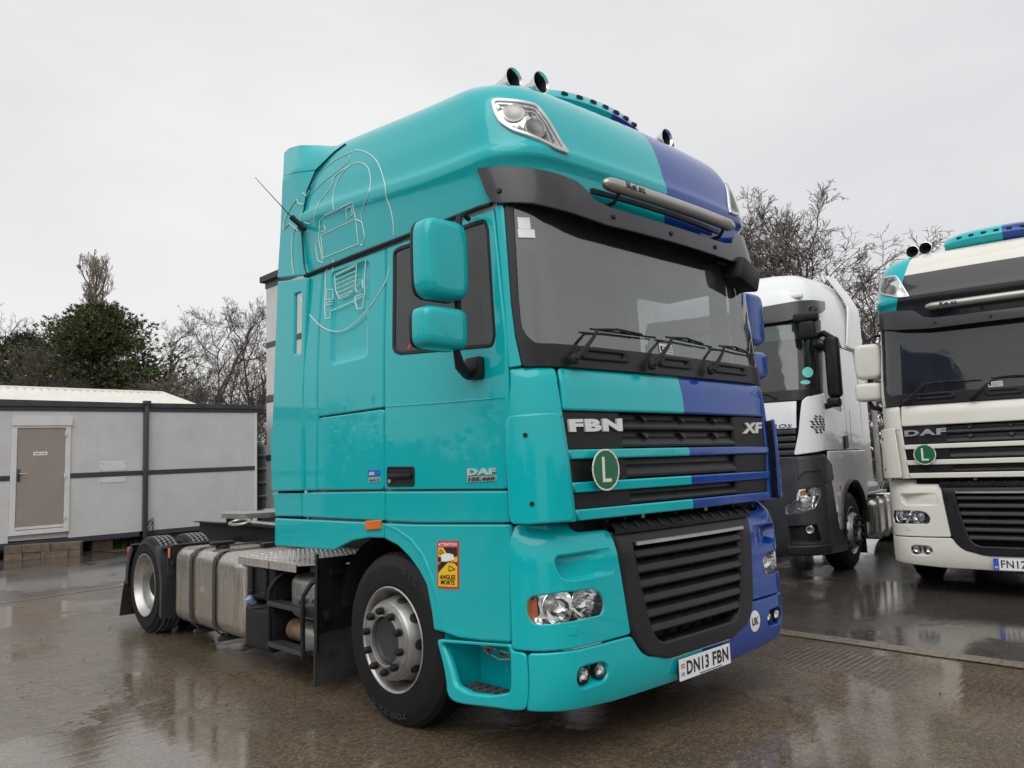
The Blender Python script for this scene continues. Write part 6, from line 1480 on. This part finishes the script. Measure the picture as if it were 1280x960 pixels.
# wood along the far side of the yard, behind the viewer (seen only as reflections)
rnd = random.Random(77); vv, ff = [], []
def wood(x0, y0, x1, y1, n, h):
    for k in range(n):
        u = rnd.random(); x = x0+(x1-x0)*u+rnd.gauss(0, 1.5); y = y0+(y1-y0)*u+rnd.gauss(0, 1.5); hh = h*(.6+.4*math.sin(u*23)+.25*math.sin(u*57+1)); z = rnd.random()**1.2*max(1.5, hh)
        r = rnd.uniform(.25, .7); a = V((rnd.gauss(0, 1), rnd.gauss(0, 1), rnd.gauss(0, 1))).normalized(); b = a.cross(V((rnd.gauss(0, 1), rnd.gauss(0, 1), rnd.gauss(0, 1)))).normalized(); p = V((x, y, z)); i = len(vv)
        vv.extend([p+a*r, p+b*r*.5, p-a*r, p-b*r*.5]); ff.append((i, i+1, i+2, i+3))
wood(-42, -30, -38, 75, 9000, 7); wood(-30, -48, 80, -52, 8000, 6)
tag(mk('far_wood', vv, ff, M['needlesdark'], None, 0), 'distant wood along the far edge of the yard', 'wood', kind='stuff')

def post():
    p = on((1096.5, 596), 2, .0) if False else at((1096.5, 560), 15.5); r = empty('steel_post', (p.x, p.y, 0)); tag(r, 'slim grey steel post standing in the gap between the two parked trucks', 'post')
    m_ = MB(); m_.lathe([(0, .05), (2.5, .05), (2.52, .03), (2.52, .0001)], (0, 0, 0), 'z', 14); m_.build('shaft', M['steel'], r)
    m_ = MB(); m_.box((-.12, -.12, 0), (.12, .12, .015)); m_.build('base_plate', M['steel'], r)
post()

vv, ff = [], []
wood(75, -60, 62, 60, 9000, 6); wood(-45, 82, 65, 78, 7000, 6)
tag(mk('far_thicket', vv, ff, M['twigred'], None, 0), 'distant brown thicket closing the view behind the parked trucks', 'thicket', kind='stuff')
# ------------------------------------------------------------------ the two tractor units of the same kind
TR = build_tractor(); chassis(TR); decals(TR)
tag(TR, 'teal and blue two-tone tractor unit standing alone on the wet concrete', 'truck')
def copy_truck(src, swap, loc, rz):
    r = src.copy(); col.objects.link(r); r.location = loc; r.rotation_euler = (0, 0, rz)
    def cp(o, par):
        if o in COPY_SKIP: return
        c = o.copy(); col.objects.link(c); c.parent = par
        if c.data and c.data.materials and c.data.materials[0].name in swap:
            c.material_slots[0].link = 'OBJECT'; c.material_slots[0].material = swap[c.data.materials[0].name]
        for ch in list(o.children): cp(ch, c)
    for ch in list(src.children): cp(ch, r)
    return r
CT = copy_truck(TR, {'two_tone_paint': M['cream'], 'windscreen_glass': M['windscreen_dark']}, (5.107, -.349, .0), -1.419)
tag(CT, 'cream tractor unit with black roof front and teal roof corners', 'truck')
for o in CT.children:
    if o.name.startswith(('mirror_housing', 'wide_mirror_housing')): o.location.x = .13 if o.data.vertices[0].co.x < 0 else -.13
    if o.name.startswith('roof_light_box'): o.material_slots[0].material = M['paint']
lettering('grille_lettering', 'DAF', quad_map(UPP, *invs(UPP, [(711.5, 540), (777.5, 539), (776.5, 523.3), (709.5, 524.2)]), off=-.007), M['silver'], CT, .014, .045)
pl, yp, zc, hx, hz = PLATE[0]
cpl = [o for o in CT.children if o.name.startswith('number_plate')][0]
flat_plate(cpl, 'plate_band', [V((-.26, yp-.0012, zc-hz)), V((-.212, yp-.0012, zc-hz)), V((-.212, yp-.0012, zc+hz)), V((-.26, yp-.0012, zc+hz))], (0, .0006, 0), M['inkblue'])
lettering('plate_country', 'GB', lambda u, v, d: V((-.25+.028*u, yp-.0022, zc-.04+.02*v)), M['white'], cpl, 0, .03)
lettering('plate_lettering', 'FN12', lambda u, v, d: V((-.195+.215*u, yp-.0022, zc-.034+.076*v)), M['ink'], cpl, 0, .012)
# ------------------------------------------------------------------ white tractor unit with a dark grey bumper
SILVER_T = Matrix.Translation((4.81, 2.905, 0)) @ Matrix.Rotation(-1.419, 4, 'Z')
SY = [(.3, .13), (.42, .06), (.6, .03), (.9, .02), (1.25, .04), (1.4, .06), (2.0, .11), (2.12, .13), (2.9, .29), (3.0, .31), (3.3, .37), (3.6, .46), (3.75, .57), (3.85, .73), (3.92, .98), (3.96, 1.35)]
SW = [(.3, 1.22), (.45, 1.245), (2.0, 1.245), (2.9, 1.205), (3.2, 1.19), (3.5, 1.14), (3.7, 1.06), (3.82, .96), (3.92, .8), (3.96, .66)]
def SV(s, z): return V((*plan(s, tab(z, SW), tab(z, SY), .09, .30, .32), z))
def SVw(s, z): return SILVER_T @ SV(s, z)
RANGE[SVw] = (-.6, 2.9, .3, 3.9)
def silver_truck():
    r = empty('white_tractor_unit'); r.matrix_world = SILVER_T
    tag(r, 'silver white tractor unit with dark grey bumper and black mirrors', 'truck')
    I = lambda *px: invs(SVw, px); Wm = M['silverwhite']; G = M['greyplastic']
    def P2(name, pts, mat, mirror=True, **k): return panel(name, SV, pts, mat, r, mirror=mirror, **k)
    def sy(half): return [(-a, b) for a, b in reversed(half)]+half
    # bumper
    b = I((1039, 692.5), (1060, 688.5), (1060.5, 676), (1048, 650), (1045, 635), (1040, 579), (1031.5, 567.5), (993, 571))
    zb = b[0][1]; ztp = b[-1][1]
    lamp = I((982, 643), (980.5, 632.5), (993.5, 626), (998.5, 611.5), (1025, 608), (1026.3, 619), (1019, 635), (1000, 640.5))
    fog = I((984, 658), (1022, 655.5), (1028.5, 677.5), (990, 678.5))
    gx = b[-1][0]-.03
    low_g = [(-gx+.02, .62), (gx-.02, .62), (gx-.06, ztp-.06), (-gx+.06, ztp-.06)]
    hl2 = [(-a, c) for a, c in reversed(lamp)]; fg2 = [(-a, c) for a, c in reversed(fog)]
    half = [(.35, zb-.0)]+b
    panel('bumper', SV, sy(half), G, r, [lamp, hl2, fog, fg2], t=.04, e=.012, r=.03, hr=.02, step=.07)
    for sg in (1, -1):
        L_ = lamp if sg > 0 else hl2; F_ = fog if sg > 0 else fg2
        pocket('headlamp_housing', SV, L_, .07, M['reflector'], r, .01, hr=.02); pocket('fog_recess', SV, F_, .05, M['black'], r, .02, hr=.02)
        panel('headlamp_lens', SV, [tuple(p) for p in inset(rpoly(L_, .02, step=.04), .003)], M['lens'], r, t=.004, e=.002, off=-.008, r=0)
        for px, rad in (((1007, 630), .085), ((1019.5, 614.5), .055)):
            a, c = inv(SVw, px); p = SV(sg*a, c); p = smap(SV, sg*a, c, -.06); n = (smap(SV, sg*a, c, 0)-p).normalized(); n = V((n.x*.6, n.y, n.z)).normalized(); q = n.to_track_quat('Z', 'Y').to_matrix().to_4x4()
            m_ = MB(); m_.lathe([(0, .0001), (.004, rad*.4), (.03, rad*.85), (.05, rad), (.047, rad*1.05)], p, 'z', 24, q); w = m_.build('lamp_reflector', M['reflector'], r)
            m_ = MB(); m_.lathe([(.002, rad*.35), (.03, rad*.33), (.045, rad*.2), (.048, .0001)], p, 'z', 16, q); m_.build('bulb_cap', M['silver'], w)
        am = I((1002, 613.5), (1009, 612), (1008.5, 619), (1002, 620)); am = am if sg > 0 else [(-a, c) for a, c in reversed(am)]
        panel('indicator_reflector', SV, am, M['amber'], r, t=.01, e=.003, off=-.045)
        dr = I((982.5, 634), (996, 629.5), (998, 640), (984, 642.5)); dr = dr if sg > 0 else [(-a, c) for a, c in reversed(dr)]
        d0, d1 = dr[0][0], dr[1][0]
        for k in range(6):
            a = d0+(d1-d0)*(k+.3)/6.5; a2 = d0+(d1-d0)*(k+.9)/6.5; z0_, z1_ = dr[2][1], dr[1][1]
            panel('day_lamp_rib', SV, [(a, z0_), (a2, z0_), (a2, z1_), (a, z1_)], M['chrome'], r, t=.01, e=.003, off=-.02, r=.003)
        a, c = inv(SVw, (1015, 662)); p = smap(SV, sg*a, c, -.048); q = V((sg*.2, -1, 0)).to_track_quat('Z', 'Y').to_matrix().to_4x4()
        m_ = MB(); m_.lathe([(0, .05), (.04, .05), (.045, .045), (.03, .04), (.01, .02), (.01, .0001)], p, 'z', 22, q); fl = m_.build('fog_lamp', M['reflector'], r)
        m_ = MB(); m_.lathe([(.042, .044), (.05, .03), (.053, .0001)], p, 'z', 22, q); m_.build('lens', M['lens'], fl)
    # raised wing and valance of the bumper
    wg = I((995, 573), (1030.5, 569.5), (1038.5, 580), (1041, 600), (1030, 604), (1026, 588), (1004, 590.5), (998, 600))
    P2('bumper_wing', wg, G, t=.03, e=.014, off=.02, r=.03)
    P2('bumper_valance', I((984, 683), (1030, 681), (1058.5, 675.5), (1059.5, 687.5), (1039, 691.5), (986, 692)), G, t=.03, e=.012, off=.016, r=.02)
    P2('bumper_seam', I((984.5, 647), (986, 647), (990.5, 682), (989, 682)), M['dark'], t=.002, e=.0005, off=.002, r=0)
    # upper grille
    zg = inv(SVw, (980, 536.5))[1]; zw0, zw1 = inv(SVw, (985, 533))[1], inv(SVw, (985, 502))[1]
    cx0 = inv(SVw, (997, 540))[0]-.012
    panel('grille_back', SV, [(-cx0, ztp+.004), (cx0-.04, ztp+.004), (cx0, zg), (-cx0, zg)], M['dark'], r, t=.02, e=.004, off=-.06)
    nsl = 4
    for k in range(nsl):
        za = zg-(zg-ztp)*(k+.08)/nsl; zb_ = zg-(zg-ztp)*(k+.72)/nsl
        panel('grille_slat', SV, [(-cx0+.01, zb_), (cx0-.012, zb_), (cx0-.008, za), (-cx0+.01, za)], G, r, t=.05, e=.012, off=-.006)
    lowg = [(-.62, zb+.12), (.62, zb+.12), (.66, ztp-.08), (-.66, ztp-.08)]
    for k in range(5):
        z = zb+.2+k*.15
        panel('lower_slat', SV, [(-.6, z), (.6, z), (.62, z+.09), (-.62, z+.09)], M['wetblack'], r, t=.01, e=.006, off=.012)
    panel('bonnet', SV, [(-cx0, zg+.006), (cx0, zg+.006), (cx0+.01, zw1), (-cx0-.01, zw1)], Wm, r, t=.03, e=.008, off=.004)
    cp = I((1002.5, 500.5), (1008, 496), (1029, 491.5), (1033, 562), (992.5, 569), (998.5, 540))
    P2('corner_panel', cp, Wm, t=.03, e=.012, off=.016, r=.03)
    lettering('grille_lettering', 'ACTROS', quad_map(SV, (cx0-.56, zg+.015), (cx0-.045, zg+.015), (cx0-.045, zg+.065), (cx0-.56, zg+.065), off=.005), M['chrome'], r, .006, .02, .25)
    # cone emblem of leaf-shaped scales
    ec = inv(SVw, (1022.5, 530.5)); ew = abs(inv(SVw, (1014, 530))[0]-inv(SVw, (1031, 530))[0])/2; eh = abs(inv(SVw, (1022, 519))[1]-inv(SVw, (1022, 542))[1])/2
    for row in range(7):
        v_ = 1-2*(row+.5)/7; hw = math.sqrt(max(0, 1-v_*v_)); n = max(1, round(4*hw))
        for k in range(n):
            u = ((k+.5+(.25 if row % 2 else -.1))/n*2-1)*hw*.9; a, c = ec[0]+u*ew, ec[1]+v_*eh
            w_, h_ = ew*.22, eh*.15
            sc = [(a-w_, c+h_*.5), (a-w_*.4, c-h_*.4), (a+w_*.3, c-h_), (a+w_, c-h_*.2), (a+w_*.4, c+h_*.2), (a-w_*.2, c+h_*.9)]
            panel('emblem_scale', SV, sc, M['ink'], r, t=.001, e=.0005, off=.0185, r=0)
    # windscreen, surround, visor
    ws = I((1018, 408), (1021, 480), (1012, 486)); fr = I((1025, 402), (1027.5, 491), (1002, 499.5))
    zvb = inv(SVw, (984, 404))[1]; zwt = ws[0][1]; zb_w = inv(SVw, (985, 488))[1]
    panel('windscreen_surround', SV, [(-fr[1][0], zw1+.006), (fr[1][0], fr[1][1]), (fr[0][0], 2.97), (-fr[0][0], 2.97), (-fr[1][0], fr[1][1])][:1]+[(fr[2][0], zw1+.008), (fr[1][0], fr[1][1]), (fr[0][0], zvb+.06), (-fr[0][0], zvb+.06), (-fr[1][0], fr[1][1])], M['wetblack'], r, [[(-ws[1][0], zb_w), (ws[1][0], zb_w), (ws[0][0], zvb-.02), (-ws[0][0], zvb-.02)]], t=.02, e=.006, r=.02, hr=.05, step=.1, off=.012)
    panel('windscreen', SV, [(-ws[1][0]-.01, zb_w-.01), (ws[1][0]+.01, zb_w-.01), (ws[0][0]+.01, zvb), (-ws[0][0]-.01, zvb)], M['windscreen_dark'], r, t=.005, e=.002, off=.006, r=.05, step=.12)
    for px, rr in (((1009.5, 465.5), .07), ((1006.5, 478), .06)):
        a, c = inv(SVw, px); el = [(a+rr*math.cos(2*PI*k/24), c+rr*(.95 if rr > .06 else .45)*math.sin(2*PI*k/24)) for k in range(24)]
        panel('glass_sticker', SV, el, M['mint'], r, t=.001, e=.0004, off=.008, r=0)
    vz = I((1025, 379), (1025.5, 389.5), (1012, 396), (984, 404)); zvb = vz[3][1]; zvt = inv(SVw, (985, 381))[1]
    panel('sun_visor', SV, sy([(.3, zvb), (vz[3][0], zvb), vz[2], vz[1], vz[0], (vz[3][0], zvt), (.3, zvt-.03)]), M['visor'], r, t=.02, e=.01, off=.07, r=.03)
    for s_ in (-.75, .05, .8):
        p0 = SV(s_, zw1+.05); m_ = MB(); m_.tube([V((p0.x, p0.y-.04, p0.z)), V((p0.x-.1, p0.y-.02, p0.z+.06)), V((p0.x-.55, p0.y+.02, p0.z+.09))], .012, 6); m_.build('wiper', M['black'], r)
    # cab sides
    Yr = 2.35
    def SS(a, z): return V((tab(z, SW), a, z))            # far-rear parameter = y
    s_pil = 1.0
    def sside(y, z): w, yf = tab(z, SW), tab(z, SY); L = PI/2*math.sqrt((.3**2+.32**2)/2); return (w-.3)+L+(y-(yf+.09+.32))
    front = I((1026.5, 403), (1029.5, 491), (1034.5, 562.5)); zs = front[2][1]
    win = [(sside(.62, 2.12), 2.12), (sside(1.35, 2.05), 2.05), (sside(1.35, 2.75), 2.75), (sside(.75, 2.86), 2.86), (sside(.62, 2.8), 2.8)]
    P2('door_side', [front[2], (sside(1.55, zs), zs), (sside(1.55, 2.95), 2.95), (front[0][0], 2.95), front[0], front[1]], Wm, holes=[win], e=.008, step=.12, hr=.04)
    P2('door_window', [tuple(p) for p in inset(rpoly(win, .04, step=.1), -.008)], M['sideglass'], t=.004, e=.001, off=-.012, r=0)
    P2('sleeper_side', [(sside(1.56, zs), zs), (sside(Yr, zs), zs), (sside(Yr, 2.95), 2.95), (sside(1.56, 2.95), 2.95)], Wm, e=.008, step=.15)
    P2('locker_door', [(sside(1.72, 1.62), 1.62), (sside(2.2, 1.62), 1.62), (sside(2.2, 2.1), 2.1), (sside(1.72, 2.1), 2.1)], Wm, e=.006, t=.006, off=.005)
    P2('roof_side_trim', [(sside(.45, 2.96), 2.96), (sside(1.7, 2.96), 2.96), (sside(1.6, 3.05), 3.05), (sside(.55, 3.06), 3.06)], M['visor'], e=.01, t=.02, off=.02)
    P2('door_handle', [(sside(1.3, 1.56), 1.56), (sside(1.5, 1.58), 1.58), (sside(1.5, 1.74), 1.74), (sside(1.34, 1.74), 1.74)], M['black'], e=.008, t=.02, off=.02, r=.03)
    ax = 1.52
    arch = [(sside(ax+.62*math.cos(PI*k/12), .6), .52+.66*math.sin(PI*k/12)) for k in range(13)]
    P2('arch_fairing', [(front[2][0]+.02, zs-.2), (sside(.9, .70), .70)]+[(sside(ax-.62*math.cos(PI*k/12), .6), .56+.62*math.sin(PI*k/12)) for k in range(1, 12)]+[(sside(Yr, .98), .98), (sside(Yr, zs-.012), zs-.012), (front[2][0]+.01, zs-.012)], Wm, e=.012, step=.09, off=.012)
    sp_ = I((1042, 580), (1047, 640), (1051, 649), (1060, 623), (1060, 600))
    P2('step_fairing', [sp_[0], sp_[1], sp_[2], (sside(.86, .56), .56), (sside(.86, .98), .98), (sside(.80, 1.1), 1.1)], Wm, e=.012, off=.014)
    lp = [SV(sside(ax-.6*math.cos(PI*k/16), .8), .56+.60*math.sin(PI*k/16))+V((.012, 0, 0)) for k in range(17)]
    m_ = MB(); m_.tube(lp, .035, 8); mirror_obj(m_.build('arch_lip', G, r))
    m_ = MB(); A = [(ax+.6*math.cos(PI*k/14), .5+.62*math.sin(PI*k/14)) for k in range(15)]
    m_.add([V((1.2, a, b_)) for a, b_ in A]+[V((.65, a, b_)) for a, b_ in A], [(i, i+1, 16+i, 15+i) for i in range(14)]+[tuple(15+i for i in range(15))]); mirror_obj(m_.build('wheel_housing', M['dark'], r))
    m_ = MB(); m_.box((1.232, .93, 1.06), (1.262, 1.0, 1.13), .008); mirror_obj(m_.build('marker_lamp', M['amber'], r))
    # roof
    zz = [2.96, 3.05, 3.15, 3.25, 3.35, 3.45, 3.55, 3.63, 3.7, 3.76, 3.81, 3.85, 3.89, 3.92, 3.945, 3.96]; rings = []
    for z in zz:
        w, yf = tab(z, SW), tab(z, SY); L = PI/2*math.sqrt((.3**2+.32**2)/2); h = [(w-.3)*i/12 for i in range(12)]+[w-.3+L*i/10 for i in range(10)]+[w-.3+L+(Yr-(yf+.41))*i/8 for i in range(9)]
        pos = [SV(s_, z) for s_ in h]; pos = [p+V((0, 0, .12*sstep(.4, 2.4, p.y)*sstep(2.96, 3.2, z))) for p in pos]; rings.append([V((-p.x, p.y, p.z)) for p in reversed(pos[1:])]+pos)
    last = rings[-1]
    for f, dz in ((.6, .02), (.05, .03)): rings.append([V((p.x*f, p.y, p.z+dz)) for p in last])
    L = len(rings[0]); m_ = MB(); m_.add([p for q in rings for p in q], [(i*L+j, i*L+j+1, (i+1)*L+j+1, (i+1)*L+j) for i in range(len(rings)-1) for j in range(L-1)]+[(i*L, (i+1)*L, (i+1)*L+L-1, i*L+L-1) for i in range(len(rings)-1)]); m_.build('roof_shell', Wm, r, 50)
    def FN(y, z): return V((1.235-.3*sstep(3.5, 4.3, z), y, z))
    panel('roof_side_deflector', FN, [(1.95, 2.98), (2.75, 2.98), (2.72, 3.9), (2.62, 4.12), (2.1, 4.08), (2.2, 3.6)], Wm, r, t=.03, e=.012, r=.05, mirror=True)
    panel('side_fairing', FN, [(Yr+.01, 1.1), (2.78, 1.1), (2.76, 2.965), (Yr+.01, 2.965)], Wm, r, t=.03, e=.01, mirror=True)
    for px in ((992, 370.5),):
        a, c = inv(SVw, px); p = smap(SV, a, c, .0); m_ = MB(); m_.box((p.x-.11, p.y-.02, p.z-.025), (p.x+.11, p.y+.05, p.z+.025), .012); m_.build('roof_lamp', M['white'], r)
    # floors and walls that close the cab
    m_ = MB(); m_.box((-1.18, .5, 1.1), (1.18, Yr-.02, 1.2)); m_.build('cab_floor', M['interiordark'], r)
    m_ = MB(); m_.box((-1.19, Yr-.01, 1.0), (1.19, Yr+.015, 3.1)); m_.build('cab_rear_wall', Wm, r)
    m_ = MB(); m_.box((-1.16, Yr-.06, 1.2), (1.16, Yr-.02, 3.1)); m_.build('cab_lining', M['interiordark'], r)
    m_ = MB(); m_.box((-1.16, .5, 3.1), (1.16, Yr-.06, 3.14)); m_.build('headlining', M['interiordark'], r)
    m_ = MB(); m_.box((-1.16, .5, 3.04), (1.16, .55, 3.16)); m_.build('header_rail', M['interiordark'], r)
    m_ = MB(); m_.box((-1.12, .45, 1.2), (1.12, .85, 2.05), .05); m_.build('dashboard', M['interiordark'], r)
    m_ = MB(); m_.box((-1.15, .6, 2.7), (1.15, 1.1, 2.95), .05); m_.build('overhead_locker', M['interiordark'], r)
    for sx in (-.6, .6):
        m_ = MB(); m_.box((sx-.24, 1.3, 1.5), (sx+.24, 1.8, 1.68), .05); m_.box((sx-.24, 1.72, 1.6), (sx+.24, 1.88, 2.45), .06); m_.box((sx-.14, 1.76, 2.46), (sx+.14, 1.86, 2.7), .05); m_.box((sx-.15, 1.4, 1.2), (sx+.15, 1.75, 1.5)); m_.build('seat', M['seat'], r)
    m_ = MB(); m_.box((-1.0, .25, .55), (1.0, .3, 1.95)); m_.build('radiator_wall', M['dark'], r)
    # mirrors: tall black side mirror, front mirror and kerb mirror on the visor corner
    for sg in (1,):
        m_ = MB(); m_.box((1.31, .50, 2.2), (1.48, .64, 2.96), .05); m_.box((1.30, .48, 2.08), (1.46, .62, 2.2), .04); m_.tube([V((1.2, .65, 3.0)), V((1.3, .6, 3.02)), V((1.4, .57, 2.94))], .04, 8); m_.tube([V((1.22, .7, 2.1)), V((1.35, .58, 2.12))], .04, 8); mirror_obj(m_.build('side_mirror', M['black'], r))
        kp = T_inv(CAM+ray((1004, 412))*8.0); k2 = inv(SVw, (1000, 408)); p = smap(SV, k2[0], k2[1], .22); m_ = MB()
        m_.tube([SV(k2[0]+.12, 2.96)+V((0, -.05, .02)), p+V((.08, .02, .14)), p+V((.0, 0, .06))], .05, 8); m_.box(p+V((-.16, -.06, -.02)), p+V((.14, .08, .1)), .04); m_.box(p+V((-.1, -.05, -.24)), p+V((.1, .07, 0)), .045); m_.build('front_mirror', M['black'], r)
    m_ = MB(); m_.box((1.2, .55, 2.82), (1.36, .9, 2.9), .03, None); mirror_obj(m_.build('roof_mirror_arm', M['black'], r))
    # chassis, wheels, tank
    for sx in (-.4, .4): m_ = MB(); m_.box((sx-.04, .6, .72), (sx+.04, 6.3, .98)); m_.build('chassis_rail', M['dark'], r)
    m_ = MB(); m_.box((-.36, .7, .4), (.36, 2.2, 1.05), .08); m_.build('engine', M['dark'], r)
    for sd_ in (-1, 1):
        wheel(r, 'w', sd_, ax, .497, .502, .305, sd_*1.225, .30, True)
        wheel(r, 'w', sd_, 5.3, .497, .502, .303, sd_*1.225, .28, False)
        wheel(r, 'w', sd_, 5.3, .497, .502, .303, sd_*.9, .28, False)
    for sg in (1, -1):
        o = rbox((.5, 2.75, .25), (1.2, 4.2, .85), .12, 6).build('fuel_tank', M['tank'], r, 60)
        if sg < 0: mirror_obj(o); bpy.data.objects.remove(o); o = None
        for y in (3.05, 3.5, 3.95):
            m_ = MB(); m_.box((.55, y-.04, .23), (1.225, y+.04, .87), .13); q = m_.build('tank_strap', M['silver'], r, 60)
            if sg < 0: mirror_obj(q); bpy.data.objects.remove(q)
        m_ = MB(); m_.prism([V((1.2, 2.15, .98)), V((1.2, 2.25, .12)), V((.7, 2.25, .12)), V((.7, 2.15, .98))], (0, .02, 0)); q = m_.build('mud_flap', M['black'], r)
        if sg < 0: mirror_obj(q); bpy.data.objects.remove(q)
        m_ = MB(); m_.box((.5, 2.3, .9), (1.22, 3.6, .94), .01); m_.lathe([(2.35, .09), (3.3, .09), (3.34, .0001)], (1.08, 0, 1.0), 'y', 16); q = m_.build('catwalk', M['steel'], r)
        if sg < 0: mirror_obj(q); bpy.data.objects.remove(q)
    for y in (2.6, 4.6, 6.2): m_ = MB(); m_.box((-.36, y-.05, .76), (.36, y+.05, .94)); m_.build('cross_member', M['dark'], r)
    m_ = MB(); m_.tube([(-.9, ax, .5), (.9, ax, .5)], .07, 10); m_.build('front_axle', M['dark'], r)
    m_ = MB(); m_.tube([(-.85, 5.3, .5), (.85, 5.3, .5)], .1, 10); m_.build('rear_axle', M['dark'], r)
    return r
def T_inv(p): return SILVER_T.inverted() @ p
M['mint'] = simple('mint_sticker', (.16, .62, .52), .4, var=.05)
silver_truck()
